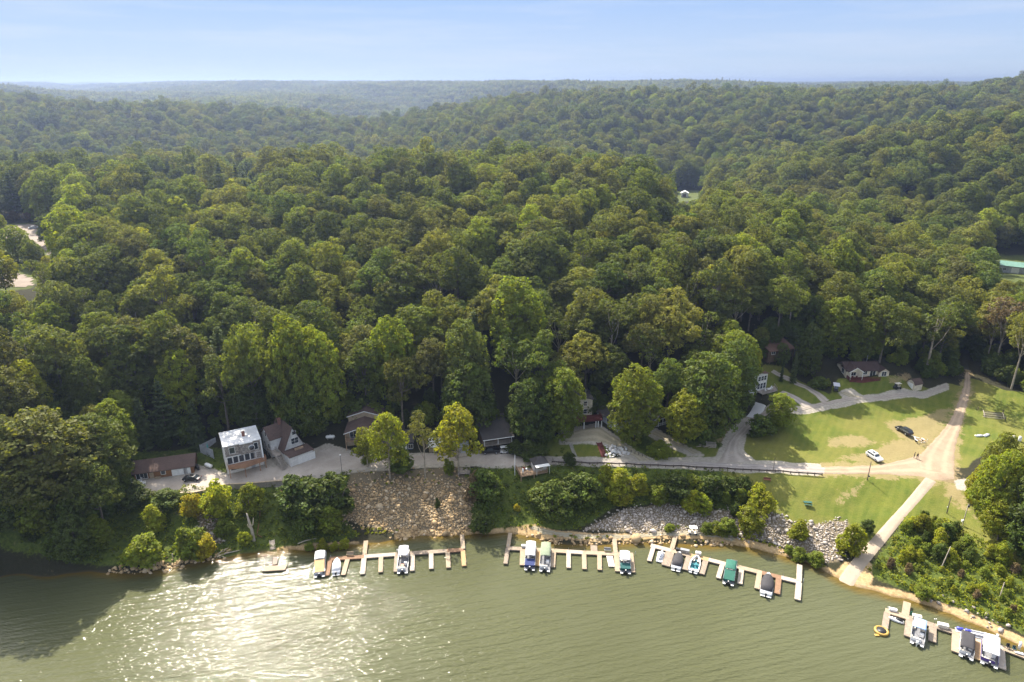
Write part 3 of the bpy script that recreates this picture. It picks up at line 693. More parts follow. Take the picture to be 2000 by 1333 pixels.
def wood(lobes, h, r0, seed, fork=0.35, mat=None, lean=(0, 0), twigs=0):
    q = random.Random(seed); m = MB()
    top = Vector((lean[0], lean[1], h * 0.82))
    m.tube([Vector((0, 0, -1.2)), Vector((0, 0, 0)), Vector((lean[0] * .25, lean[1] * .25, h * 0.28)), Vector((lean[0] * .6 + q.uniform(-.3, .3), lean[1] * .6, h * 0.55)), top], [r0 * 1.5, r0 * 1.15, r0 * 0.85, r0 * 0.55, r0 * 0.15], 7)
    for c, r in lobes:
        c = Vector(c); z0 = max(h * 0.12, min(c.z - 1.5 - q.random() * 2, h * (fork + 0.3 * q.random())))
        s0 = Vector((lean[0] * z0 / h, lean[1] * z0 / h, z0)); mid = s0.lerp(c, 0.5) + Vector((q.uniform(-.4, .4), q.uniform(-.4, .4), -0.5))
        m.tube([s0, mid, c], [r0 * 0.42, r0 * 0.28, r0 * 0.1], 5)
        for _ in range(twigs):
            e = c + Vector((q.uniform(-1, 1) * r[0], q.uniform(-1, 1) * r[1], q.uniform(-0.2, 0.9) * r[2]))
            m.tube([mid.lerp(c, 0.6), c.lerp(e, 0.5) + Vector((0, 0, -.2)), e], [r0 * 0.16, r0 * 0.1, 0.02], 4)
    return m.mesh('trunk', mat or M_bark)
def oak_lobes(seed, h, w, n=9, base=0.38):
    q = random.Random(seed); L = []
    L.append(((q.uniform(-.5, .5), q.uniform(-.5, .5), h * 0.80), (w * 0.27, w * 0.27, h * 0.17)))
    for i in range(n - 1):
        a = 2 * math.pi * i / (n - 1) * 1.0 + q.uniform(-.35, .35); rr = w * q.uniform(0.22, 0.34); z = h * q.uniform(base + 0.12, 0.74)
        s_ = w * q.uniform(0.17, 0.25)
        L.append(((math.cos(a) * rr, math.sin(a) * rr, z), (s_, s_, s_ * q.uniform(0.75, 1.0))))
    for i in range(4):
        a = q.uniform(0, 6.28); rr = w * q.uniform(0.05, 0.2); s_ = w * q.uniform(0.14, 0.2)
        L.append(((math.cos(a) * rr, math.sin(a) * rr, h * q.uniform(0.78, 0.92)), (s_, s_, s_ * 0.85)))
    return L
def tall_lobes(seed, h, w, base=0.16):            # egg-shaped maple, leafy low down
    q = random.Random(seed); L = []; k = 6
    for i in range(k):
        f = i / (k - 1); z = h * (base + (0.93 - base) * f)
        prof = math.sin(math.pi * min(0.97, 0.16 + 0.72 * f ** 0.85)) ** 0.8
        m = 4 if prof > 0.6 else 2
        for j in range(m):
            a = 2 * math.pi * j / m + i * 0.9 + q.uniform(-.3, .3); rr = w * 0.5 * prof * q.uniform(0.42, 0.62); s_ = w * 0.5 * prof * q.uniform(0.46, 0.6) + 0.5
            L.append(((math.cos(a) * rr, math.sin(a) * rr, z + q.uniform(-.6, .6)), (s_, s_, s_ * 0.95)))
    L.append(((0, 0, h * 0.93), (w * 0.13, w * 0.13, h * 0.07)))
    return L
def pine_mesh(seed, h, w, base=0.18, droop=0.1, whorl=1.05, mat=None, feathery=1.0, name='crown'):
    lv = Leaves(seed); q = lv.r; z = h * base
    while z < h * 0.985:
        f = (z / h - base) / (1 - base); L = w * 0.5 * (1 - f) ** 0.8 * q.uniform(0.75, 1.12) + 0.35; k = 7 if f < 0.6 else 5
        a0 = q.uniform(0, 6.28)
        for j in range(k):
            a = a0 + 2 * math.pi * j / k + q.uniform(-.3, .3); l = L * q.uniform(0.65, 1.12); d = np.array([math.cos(a), math.sin(a), 0]); sd = np.array([-d[1], d[0], 0])
            m = int(18 * l / 2 * feathery) + 8
            tt = q.uniform(0.12, 1.0, m) ** 0.75
            p = d * (tt * l)[:, None] + sd * (q.normal(0, 0.17, m) * l * (0.35 + tt * 0.6))[:, None]
            p[:, 2] = z - droop * l * tt + 0.30 * l * tt * tt + q.normal(0, 0.14, m)
            nn = np.array([0, 0, 1.0]) + d * 0.35 + lv.unit(m) * 0.5
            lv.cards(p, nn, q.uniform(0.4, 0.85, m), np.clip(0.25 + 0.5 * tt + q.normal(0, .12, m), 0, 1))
        z += whorl * q.uniform(0.75, 1.25) * (1 if f < 0.7 else 0.7)
    m = int(h * 9); zz = q.uniform(base, 0.92, m); rr = w * 0.22 * (1 - (zz - base) / (1 - base)) * np.sqrt(q.uniform(0, 1, m)); aa = q.uniform(0, 6.28, m)
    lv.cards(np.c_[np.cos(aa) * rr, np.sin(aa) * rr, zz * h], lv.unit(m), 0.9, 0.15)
    lv.cards(np.c_[q.normal(0, .08, 14), q.normal(0, .08, 14), h * q.uniform(.95, 1.02, 14)], lv.unit(14), 0.35, 0.6)
    return lv.mesh(name, mat or L_pine)
def pole_mesh(h, r): return MB().tube([(0, 0, -1), (0, 0, h * .5), (0, 0, h * 0.96)], [r * 1.2, r * .75, r * .12], 7).mesh('trunk', M_bark)
KIND = {}                                         # kind -> list of (crown mesh, trunk mesh, height, width)
def crown_mesh(lobes, seed, mat, **kw):
    lv = Leaves(seed); lv.crown(lobes, **kw); return lv.mesh('crown', mat)
def proto(kind, lobes, h, w, r0, seed, mat, bark=None, fork=0.35, twigs=0, **kw):
    KIND.setdefault(kind, []).append((crown_mesh(lobes, seed, mat, **kw), wood(lobes, h, r0, seed, fork, bark, twigs=twigs), h, w))
for i, (h, w, n) in enumerate(((20, 13, 9), (22, 14, 12), (19, 11.5, 7), (23, 12.5, 9), (18, 13.5, 13))):
    proto('oak', oak_lobes(20 + i, h, w, n), h, w, 0.34, 20 + i, L_oak)
def rough_lobes(seed, h, w):                       # uneven old crown with one side heavier and a broken top
    q = random.Random(seed); L = []; bx, by = q.uniform(-.12, .12) * w, q.uniform(-.12, .12) * w
    for i in range(13):
        a = q.uniform(0, 6.28); f = q.random(); rr = w * (0.08 + 0.34 * f) * q.uniform(.7, 1.15); z = h * (q.uniform(0.84, 0.95) if f < .3 else q.uniform(0.42, 0.86)); s_ = w * q.uniform(0.09, 0.20)
        L.append(((bx + math.cos(a) * rr, by + math.sin(a) * rr, z), (s_ * q.uniform(.9, 1.25), s_, s_ * q.uniform(.6, 1.0))))
    return L
for i, (h, w) in enumerate(((21, 14), (24, 12), (18, 12), (20, 15))):
    proto('oak', rough_lobes(500 + i, h, w), h, w, 0.33, 500 + i, L_oak, twigs=1, rc=0.95 + .15 * (i % 2))
for i, (h, w) in enumerate(((21, 11), (23, 11.5), (19, 10))):
    proto('tall', tall_lobes(40 + i, h, w), h, w, 0.30, 40 + i, L_oak)
for i, (h, w) in enumerate(((20, 11.5), (18, 11), (22, 11))):
    proto('maple', tall_lobes(50 + i, h, w, 0.13), h, w, 0.28, 50 + i, L_maple, rc=1.05)
for i, (h, w) in enumerate(((17, 11), (15, 10))):
    proto('full', tall_lobes(60 + i, h, w, 0.08), h, w, 0.26, 60 + i, L_dark)
for i, (h, w) in enumerate(((16, 8.5), (14, 8))):
    proto('lime', tall_lobes(70 + i, h, w, 0.22), h, w, 0.2, 70 + i, L_lime, rc=0.95, size=0.45)
q_ = random.Random(5)
def airy(seed, h, w, n=7):
    q = random.Random(seed); L = []
    for i in range(n):
        a = 2 * math.pi * i / n + q.uniform(-.4, .4); rr = w * q.uniform(0.12, 0.4); s_ = w * q.uniform(0.13, 0.2)
        L.append(((math.cos(a) * rr, math.sin(a) * rr, h * q.uniform(0.55, 0.9)), (s_, s_, s_ * 0.8)))
    return L
for i, (h, w) in enumerate(((20, 12), (22, 13))):
    proto('airy', airy(80 + i, h, w), h, w, 0.3, 80 + i, L_oak, bark=M_pale_bark, fork=0.3, twigs=2, dens=0.75, n=28)
def bank_lobes(seed, h, w, n=12):                  # leafy from a third of the height up, on thin stems
    q = random.Random(seed); L = []
    for i in range(n):
        f = i / (n - 1); a = i * 2.4 + q.uniform(-.4, .4); z = h * (0.36 + 0.54 * f); rr = w * (0.34 - 0.24 * f * f) * q.uniform(0.7, 1.1); s_ = w * q.uniform(0.13, 0.19)
        L.append(((math.cos(a) * rr, math.sin(a) * rr, z), (s_, s_, s_ * 0.85)))
    return L
for i, (h, w) in enumerate(((12, 8.2), (11, 7.6))):
    proto('bank_lime', bank_lobes(90 + i, h, w), h, w, 0.16, 90 + i, L_lime, bark=M_pale_bark, fork=0.2, twigs=2, dens=1.0, n=30, size=0.42, rc=0.85)
for i, (h, w, d) in enumerate(((22, 10.5, .12), (24, 11.5, .05), (20, 9.5, .2))):
    KIND.setdefault('pine', []).append((pine_mesh(100 + i, h, w, 0.2, d, 1.35), pole_mesh(h, .26), h, w))
for i, (h, w) in enumerate(((13, 6.5), (15, 6))):
    KIND.setdefault('spruce', []).append((pine_mesh(110 + i, h, w, 0.05, .38, .85, L_pine), pole_mesh(h, .18), h, w))
KIND['juniper'] = [(pine_mesh(120, 5.5, 3.6, 0.03, -.5, .42, L_dark), pole_mesh(5.2, .09), 5.5, 3.6)]
def bush_lobes(seed, h, w, n=10):
    q = random.Random(seed); L = [((q.uniform(-.1, .1) * w, q.uniform(-.1, .1) * w, h * 0.48), (w * .26, w * .24, h * .36))]
    for i in range(n):
        a = i * 2.4 + q.uniform(-.5, .5); rr = w * q.uniform(.12, .32); s_ = w * q.uniform(0.09, 0.20); z = h * q.uniform(0.18, 0.72) * (1.15 - rr / w)
        L.append(((math.cos(a) * rr, math.sin(a) * rr, z), (s_, s_ * q.uniform(.8, 1.2), s_ * q.uniform(.9, 1.6))))
    for i in range(4):                             # shoots standing above the rest
        a = q.uniform(0, 6.28); L.append(((math.cos(a) * w * .16, math.sin(a) * w * .16, h * q.uniform(.78, .96)), (w * .07, w * .07, h * .12)))
    return L
def stems(h, w, seed):
    q = random.Random(seed); m = MB()
    for i in range(5):
        a = q.uniform(0, 6.28); m.tube([(0, 0, -.4), (math.cos(a) * w * .12, math.sin(a) * w * .12, h * .35), (math.cos(a) * w * .3, math.sin(a) * w * .3, h * .75)], [.07, .05, .02], 5)
    return m.mesh('stem', M_bark)
for kind, mat, seeds in (('bush', L_maple, (1, 2, 11)), ('dark_bush', L_dark, (3, 4, 13)), ('lime_bush', L_lime, (5, 6, 15)), ('yellow_bush', L_yellow, (7,)), ('rust_bush', L_rust, (8,)), ('brown_bush', L_brown, (9,))):
    for s_ in seeds:
        h, w = (3.6, 3.6) if s_ % 2 else (4.2, 3.4)
        KIND.setdefault(kind, []).append((crown_mesh(bush_lobes(s_, h, w), 130 + s_, mat, rc=0.5, n=34, size=0.27, low=-0.8), stems(h, w, s_), h, w))
KIND['withered'] = []
for i in range(2):
    L_ = airy(150 + i, 17, 8, 9); KIND['withered'].append((crown_mesh(L_, 150 + i, L_brown, dens=.55, n=18, size=.35, rc=.8), wood(L_, 17, .22, 150 + i, .3, M_pale_bark, twigs=5), 17, 8))
def plant(kind, x, y, h, name, label, cat, group=None, var=None, wide=1.0, z=None, rz=None, stem_name='trunk'):
    k = KIND[kind]; cm, tm, ph, pw = k[(rnd.randrange(len(k)) if var is None else var) % len(k)]
    s = h / ph
    e = empty(name, label, cat, (x, y, (gz(x, y) if z is None else z) - 0.15), rnd.uniform(0, 6.28) if rz is None else rz, group)
    e.scale = (s * wide, s * wide, s)
    c = link(bpy.data.objects.new('crown', cm), e); tr = link(bpy.data.objects.new(stem_name, tm), e)
    return e
# ------------------------------------------------------------------ trees one can tell apart
def h_to(p, vtop):
    lo, hi = 0.0, 60.0
    for _ in range(40):
        m_ = (lo + hi) / 2
        if proj(p[0], p[1], p[2] + m_)[1] > vtop: lo = m_
        else: hi = m_
    return lo
TAKEN = []                                        # (x, y, radius) of everything planted by hand
NB = 0
def tree_at(u, vb, vt, kind, label, cat='tree', name=None, wide=1.0, group=None, var=None):
    global NB
    p = G(u, vb); h = h_to(p, vt)
    nm = name or ('pine_tree' if kind == 'pine' else 'spruce_tree' if kind in ('spruce', 'juniper') else 'dead_tree' if kind == 'withered' else 'broadleaf_tree')
    if nm == 'broadleaf_tree': NB += 1
    k = KIND[kind][0]; TAKEN.append((p.x, p.y, 0.36 * k[3] * h / k[2] * wide))
    return plant(kind, p.x, p.y, h, nm, label, cat, group, var, wide, p.z)
def bush_at(u, vb, vt, kind, label, wide=1.0, group='bushes on the lake bank', name='bush'):
    p = G(u, vb); h = h_to(p, vt) * 0.88
    return plant(kind, p.x, p.y, h, name, label, 'bush', group, None, wide, p.z, None, 'stem')
for a in (
    (1098, 858, 722, 'maple', 'sunlit egg-shaped maple half hiding the cream two-storey house', 1.0),
    (1237, 864, 722, 'maple', 'sunlit egg-shaped maple between the grey house and the dark porch', 1.0),
    (1335, 870, 772, 'lime', 'lime green tree with a short pale trunk above the brush pile', 1.15),
    (1375, 850, 700, 'full', 'dense tree with brighter green flank just behind the lime tree', 1.0),
    (1300, 825, 700, 'oak', 'broad olive tree over the dark roofed cottage', 0.9),
    (1424, 822, 672, 'tall', 'tall dense tree standing against the white house', 0.92),
    (1452, 760, 662, 'lime', 'yellow-topped tree peeping out behind the tall dense tree', 0.8),
    (762, 935, 806, 'bank_lime', 'yellow-green tree on two trunks at the top of the stone slope', 0.78),
    (718, 912, 838, 'bank_lime', 'small yellow-green tree in front of the brown balcony house', 1.0),
    (831, 936, 808, 'airy', 'thin see-through tree with pale twin trunks above the stones', 0.75),
    (896, 927, 795, 'bank_lime', 'widest yellow-green tree at the right end of the stone slope', 0.95),
    (782, 922, 868, 'juniper', 'dark young tree between the bank trees above the stones', 1.2),
    (70, 835, 715, 'lime', 'slim yellow-green tree rising from the dark woods at far left', 0.8),
    (388, 872, 782, 'spruce', 'blue-green spruce directly behind the white flat-roofed house', 1.1),
    (285, 872, 775, 'spruce', 'dark spruce behind the long brown cottage', 1.0),
    (330, 868, 742, 'pine', 'dark pine between the two spruces behind the brown cottage', 1.0),
    (248, 862, 765, 'maple', 'fresh green tree beside the dark spruce near the brown cottage', 0.9),
    (365, 830, 688, 'lime', 'light-topped tree above the spruce behind the white house', 0.8),
    (110, 990, 812, 'tall', 'huge spreading tree over the bank left of the brown cottage', 1.5),
    (205, 965, 815, 'tall', 'broad sunlit tree touching the end of the brown cottage', 1.3),
    (40, 975, 818, 'tall', 'dark tall tree beside the huge spreading tree', 1.1),
    (505, 840, 632, 'oak', 'large olive crown above the white flat-roofed house', 0.7),
    (585, 835, 628, 'maple', 'tall fresh green tree above the gabled house', 0.68),
    (632, 834, 650, 'maple', 'tall deep-fronted tree left of the brown balcony house', 0.68),
    (500, 835, 742, 'full', 'low dense tree in the gap between white house and gabled house', 0.9),
    (600, 846, 742, 'full', 'low dense tree tucked behind the gabled house', 1.1),
    (1008, 735, 545, 'maple', 'tallest bright green crown standing clear of the middle canopy', 1.0),
    (772, 790, 628, 'maple', 'bright light green crown in the middle of the front slope', 0.72),
    (912, 800, 628, 'tall', 'tall narrow green tree in the middle of the front slope', 0.9),
    (915, 842, 715, 'full', 'dark dense tree behind the dark roofed lodge', 1.0),
    (1040, 862, 745, 'full', 'blue-green dense tree left of the sunlit egg-shaped maple', 1.0),
    (1430, 668, 566, 'airy', 'open-limbed tree with bare pale forked trunk above the log cabin', 1.05),
    (1333, 660, 530, 'airy', 'tall open tree with a pale leaning trunk behind the cottages', 0.9),
    (855, 628, 500, 'airy', 'grey-green tree with one long bare trunk high on the slope', 0.9),
    (1520, 836, 770, 'maple', 'rounded pale green tree beside the white concrete pad', 1.25),
    (1524, 712, 672, 'full', 'dark tree half hiding the log cabin', 0.9),
    (1548, 748, 690, 'spruce', 'slim dark evergreen beside the track to the log cabin', 0.7),
    (1525, 745, 700, 'spruce', 'very narrow blue evergreen next to the white house', 0.5),
    (1572, 735, 640, 'full', 'dark tree spreading low beside the track to the log cabin', 0.7),
    (1932, 985, 852, 'tall', 'grey-green tree on the left side of the clump by the ramp', 0.75),
    (1904, 1000, 915, 'lime', 'small yellowish tree at the near left of the clump by the ramp', 0.85),
    (1938, 1030, 888, 'maple', 'bright green tree in the middle of the clump by the ramp', 0.85),
    (1992, 1010, 862, 'tall', 'tallest grey-green tree of the clump at the right edge', 0.85),
    (1978, 1060, 915, 'airy', 'grey-green tree with a leaning pale stem at the right edge', 0.7),
    (1948, 1055, 975, 'lime', 'low lime green tree at the foot of the clump by the ramp', 1.2),
    (2025, 1050, 860, 'oak', 'tree of the roadside clump cut by the right edge', 1.0),
    (2015, 1090, 960, 'full', 'dark tree of the roadside clump low at the right edge', 1.0),
    (1912, 960, 890, 'oak', 'darker tree at the back of the clump by the ramp', 0.7),
    (36, 512, 445, 'maple', 'pale green tree standing alone in front of the car park', 1.2),
    (70, 520, 472, 'maple', 'round green tree at the near edge of the car park', 1.2),
    (14, 575, 492, 'lime', 'yellow-green tree at the left edge below the car park', 1.0),
    (110, 478, 420, 'full', 'dark round tree at the right end of the car park', 1.3),
    (2, 470, 412, 'maple', 'green tree at the left edge behind the car park', 1.0),
    (1942, 720, 570, 'withered', 'brown withered tree with bare trunk at the end of the dirt road', 1.0),
    (1925, 712, 590, 'withered', 'second thinner withered tree beside the brown one at the road end', 0.8),
    (1975, 760, 610, 'airy', 'tree with long pale leaning stems right of the dirt road', 0.8),
):
    tree_at(a[0], a[1], a[2], a[3], a[4], wide=a[5])
for u, vb, vt, lb in ((30, 432, 408, 'rust-coloured small tree behind the car park, nearer the edge'), (57, 432, 409, 'rust-coloured small tree behind the car park, beside the dark tree')):
    bush_at(u, vb, vt, 'rust_bush', lb, 1.3, 'rust-coloured trees by the car park', 'ornamental_tree')
for a in (
    (381, 1012, 962, 'yellow_bush', 'bright yellow bush below the retaining wall', 1.0), (428, 1004, 940, 'lime_bush', 'tall yellow-green bush against the retaining wall', 1.0),
    (490, 1003, 948, 'lime_bush', 'yellow-green bush leaning over the bleached snag', 1.0), (308, 1030, 985, 'lime_bush', 'yellow-green bush low on the left bank', 1.0),
    (403, 1091, 1046, 'yellow_bush', 'yellow bush at the waterline beside the driftwood', 1.0), (375, 1085, 1025, 'bush', 'taller green bush beside the yellow waterline bush', 1.0),
    (283, 1102, 1044, 'bush', 'rounded dusty green bush on the left waterline', 1.25), (440, 1041, 1013, 'bush', 'low green bush on the grey scree', 1.4), (479, 1064, 1036, 'lime_bush', 'small lime bush at the foot of the bleached snag', 1.0),
    (590, 1003, 930, 'dark_bush', 'dark bush at the top of the clump beside the wooden stairs', 1.2), (626, 1010, 935, 'dark_bush', 'dark bush in the middle of the clump left of the stones', 1.2),
    (657, 1008, 922, 'dark_bush', 'dark bush touching the left edge of the stone slope', 1.1), (600, 1040, 985, 'dark_bush', 'dark bush at the lower left of the clump beside the stones', 1.2),
    (642, 1035, 978, 'bush', 'green bush low in the clump beside the stones', 1.2), (641, 1012, 955, 'lime_bush', 'lime sapling standing in front of the dark clump', 0.7), (588, 1012, 974, 'lime_bush', 'pale sapling in front of the dark clump, nearer the stairs', 0.7),
    (630, 1076, 1050, 'lime_bush', 'lime bush at the waterline above the white canopy boat', 0.8), (653, 1074, 1058, 'lime_bush', 'small round lime bush at the waterline behind the brown dock corner', 1.2), (673, 1072, 1050, 'lime_bush', 'lime bush at the waterline left of the dock gangway', 0.9), (604, 1074, 1060, 'bush', 'low green bush at the waterline left of the white canopy boat', 1.4),
    (565, 985, 950, 'dark_bush', 'dark bush hanging under the end of the retaining wall', 1.0), (265, 985, 945, 'dark_bush', 'dark bush below the white garden chairs', 1.6), (330, 990, 955, 'dark_bush', 'dark bush under the gravel edge near the black car', 1.6),
    (934, 978, 922, 'brown_bush', 'brownish bush beside the wooden landing', 1.0), (952, 985, 915, 'dark_bush', 'dark tall bush right of the brownish bush', 1.0), (940, 1040, 1000, 'dark_bush', 'rounded dark bush at the foot of the stone slope', 1.3),
    (1080, 1008, 945, 'dark_bush', 'dark bush low under the gazebo deck', 1.2), (1052, 980, 945, 'bush', 'green bush directly under the gazebo deck', 1.2), (1112, 985, 930, 'dark_bush', 'dark bush right of the gazebo deck on the slope', 1.2), (1150, 985, 925, 'dark_bush', 'dark bush left of the sunlit yellow-green bushes', 1.1), (1010, 999, 984, 'yellow_bush', 'tiny bright yellow bush alone on the dark bank', 1.0),
    (1180, 952, 905, 'lime_bush', 'lime bush rising above the guard rail', 0.9), (1212, 972, 918, 'lime_bush', 'sunlit yellow-green bush, upper left of the bright patch', 1.1), (1246, 970, 920, 'lime_bush', 'sunlit yellow-green bush, upper right of the bright patch', 1.1), (1215, 982, 945, 'lime_bush', 'sunlit yellow-green bush, lowest of the bright patch', 1.2),
    (1290, 965, 928, 'dark_bush', 'first dark bush right of the bright patch under the rail', 1.3), (1322, 972, 925, 'dark_bush', 'second dark bush right of the bright patch under the rail', 1.3), (1352, 968, 926, 'bush', 'green bush in the middle of the row under the rail', 1.3), (1387, 970, 925, 'dark_bush', 'dark bush above the two glossy lime bushes', 1.3), (1420, 962, 927, 'dark_bush', 'dark bush near the right end of the row under the rail', 1.3), (1450, 962, 932, 'dark_bush', 'dark bush at the right end of the row under the rail', 1.2),
    (1285, 987, 944, 'bush', 'upright green bush at the top edge of the grey rocks', 0.9), (1345, 1000, 955, 'lime_bush', 'larger glossy lime bush on the grey rocks', 1.1), (1372, 1000, 962, 'lime_bush', 'smaller glossy lime bush on the grey rocks', 1.0), (1415, 982, 955, 'bush', 'green bush between the rail row and the grey rocks', 1.0), (1445, 980, 950, 'bush', 'green bush just left of the lawn edge', 1.0), (1475, 985, 943, 'lime_bush', 'lime bush at the corner of the lawn', 1.0), (1490, 1002, 962, 'lime_bush', 'lime bush hanging over the rocks at the lawn corner', 1.0), (1463, 1038, 982, 'lime_bush', 'big lime bush standing low on the grey rocks', 1.0), (1437, 1008, 980, 'dark_bush', 'dark bush behind the big lime bush on the rocks', 1.0),
    (1380, 1040, 1018, 'bush', 'low bush beside the shore path near the golf cart', 1.4), (1418, 1044, 1010, 'bush', 'bushy green shrub right of the golf cart on the path', 1.4), (1398, 1042, 1020, 'lime_bush', 'lime shrub just behind the golf cart on the path', 1.3), (1308, 1036, 1022, 'bush', 'low shrub on the rocks above the shore path', 1.8),
    (1556, 1052, 1014, 'lime_bush', 'lime bush alone in the middle of the rocks', 1.1), (1660, 1080, 1027, 'lime_bush', 'large green bush pressed against the boat ramp', 0.95), (1692, 1042, 1016, 'dark_bush', 'dark bush behind the large green bush by the ramp', 1.1), (1540, 1080, 1063, 'bush', 'low bush on the sand edge below the rocks', 1.4), (1560, 1095, 1070, 'bush', 'bush on the sand edge in line with the dock end', 1.2), (1590, 1102, 1076, 'bush', 'bush on the sand edge nearest the ramp foot', 1.4),
    (1112, 908, 880, 'dark_bush', 'round dark bush at the roadside beside the gazebo deck', 1.0), (1487, 850, 812, 'dark_bush', 'dark round bush below the white concrete pad', 1.5), (876, 926, 893, 'bush', 'small palm-like sapling among the bank trees', 0.7), (855, 992, 972, 'dark_bush', 'single dark shrub growing out of the stone slope', 0.6),
    (1040, 895, 860, 'dark_bush', 'dark bush beside the steps above the road', 1.6), (1010, 888, 862, 'dark_bush', 'dark bush right of the parked pickup', 1.5), (715, 905, 890, 'bush', 'green shrub at the foot of the brown balcony house', 1.2), (1596, 758, 735, 'dark_bush', 'dark bush left of the canopied cart', 1.6), (1612, 756, 738, 'bush', 'green bush beside the canopied cart', 1.0), (1290, 890, 862, 'bush', 'weedy green bush between the two driveways', 1.8), (1255, 872, 850, 'dark_bush', 'dark bush under the second sunlit maple', 1.5),
    (1905, 985, 945, 'bush', 'low bush at the foot of the roadside clump', 1.2), (1800, 1165, 1140, 'bush', 'bush at the top of the sandy shore right of the ramp', 1.3),
):
    bush_at(*a)
# the overgrown bank right of the ramp
bankR = poly_world([(1766, 1026), (1790, 1010), (1850, 1020), (1900, 1060), (1960, 1090), (2060, 1140), (2060, 1240), (1980, 1215), (1890, 1180), (1800, 1148), (1745, 1128), (1728, 1108)])
lo, hi = bankR.min(0), bankR.max(0)
sp = 3.3; j = 0; y = lo[1]
while y < hi[1]:
    x = lo[0] + (j % 2) * sp / 2
    while x < hi[0]:
        px, py = x + rnd.uniform(-1.2, 1.2), y + rnd.uniform(-1.2, 1.2)
        if sdist(bankR, np.array([px]), np.array([py]))[0] < -0.6:
            u_, v_, _d = proj(px, py, gz(px, py)); f = (v_ - 1010) / 200
            kd = rnd.choice(['dark_bush', 'bush', 'lime_bush', 'lime_bush']) if f < 0.45 else rnd.choice(['bush', 'lime_bush', 'bush', 'lime_bush', 'brown_bush', 'dark_bush'])
            hh = rnd.uniform(2.6, 4.4) if f < 0.45 else rnd.uniform(1.4, 2.6)
            lb = {'dark_bush': 'dark green bush in the thicket right of the boat ramp', 'bush': 'mid green bush in the thicket right of the boat ramp', 'lime_bush': 'lime green bush in the thicket right of the boat ramp', 'brown_bush': 'brownish bush in the thicket right of the boat ramp'}[kd]
            plant(kd, px, py, hh, 'bush', lb, 'bush', {'dark_bush': 'dark thicket bushes', 'bush': 'green thicket bushes', 'lime_bush': 'lime thicket bushes', 'brown_bush': 'brownish thicket bushes'}[kd], None, rnd.uniform(0.8, 1.1), None, None, 'stem')
        x += sp
    y += sp * 0.87; j += 1

# ------------------------------------------------------------------ the wooded hills
FRONT = np.array([(-400, 1100), (200, 1098), (238, 1000), (256, 885), (380, 872), (402, 848), (520, 833), (600, 848), (640, 848), (662, 830), (738, 832), (762, 846), (1000, 846), (1030, 858), (1085, 846), (1110, 812), (1290, 795), (1312, 826), (1420, 795), (1440, 765), (1480, 742), (1492, 690), (1548, 668), (1600, 690), (1640, 708), (1760, 712), (1800, 742), (1850, 742), (1872, 722), (1884, 690), (1893, 690), (1902, 716), (1950, 748), (2000, 762), (2500, 820)])
KEEP = [(262, 886, 388, 945, 160), (408, 838, 530, 930, 164), (515, 822, 618, 915, 168), (668, 798, 742, 885, 176), (742, 850, 810, 890, 172), (940, 812, 1000, 890, 172), (1138, 780, 1182, 832, 180), (1166, 792, 1222, 845, 182), (1272, 792, 1310, 840, 186), (1476, 722, 1502, 780, 200), (1502, 670, 1508, 678, 222), (1636, 708, 1800, 764, 205), (636, 848, 660, 862, 178), (1405, 790, 1440, 815, 190),
        (1320, 370, 1362, 392, 600), (1932, 500, 2010, 540, 350), (0, 438, 112, 500, 330), (0, 535, 72, 562, 250), (1880, 690, 1900, 760, 225), (1650, 715, 1760, 770, 205), (2000, 430, 2010, 431, 1)]
blocked = [z for k in ('lawn', 'gravel', 'sand', 'rock') for z in zones[k]]
farclear = zones['far']
def spread(y0, y1, s, jit=0.36):
    out = []; y = y0; r = 0
    while y < y1:
        w = y * 0.86 + 95
        n = int(2 * w / s) + 1
        xs = -w + (np.arange(n) + 0.5 * (r % 2)) * s
        out.append(np.c_[xs + rng.uniform(-jit, jit, n) * s, np.full(n, y) + rng.uniform(-jit, jit, n) * s])
        y += s * 0.87; r += 1
    return np.concatenate(out)
cand = np.concatenate([spread(124, 330, 8.4), spread(330, 1150, 9.4)])
cx, cy = cand[:, 0], cand[:, 1]; cz = Tz(cx, cy)
cu, cv, cd = proj(cx, cy, cz)
ok = (cz > 0.6) & (cv < np.interp(cu, FRONT[:, 0], FRONT[:, 1]))
for z in blocked:
    m_ = (cy < 330); ok[m_] &= sdist(z, cx[m_], cy[m_]) > 2.5
for z in farclear: ok &= sdist(z, cx, cy) > 2.0
for tx, ty, tr in TAKEN: ok &= np.hypot(cx - tx, cy - ty) > tr + 2.2
cand, cz, cu, cv, cd = cand[ok], cz[ok], cu[ok], cv[ok], cd[ok]
nzv = np.sin(cand[:, 0] / 31 + 2 * np.sin(cand[:, 1] / 47)) + np.sin(cand[:, 1] / 26 + cand[:, 0] / 60)
trees = []                                         # (depth, x, y, z, kind, var, scale)
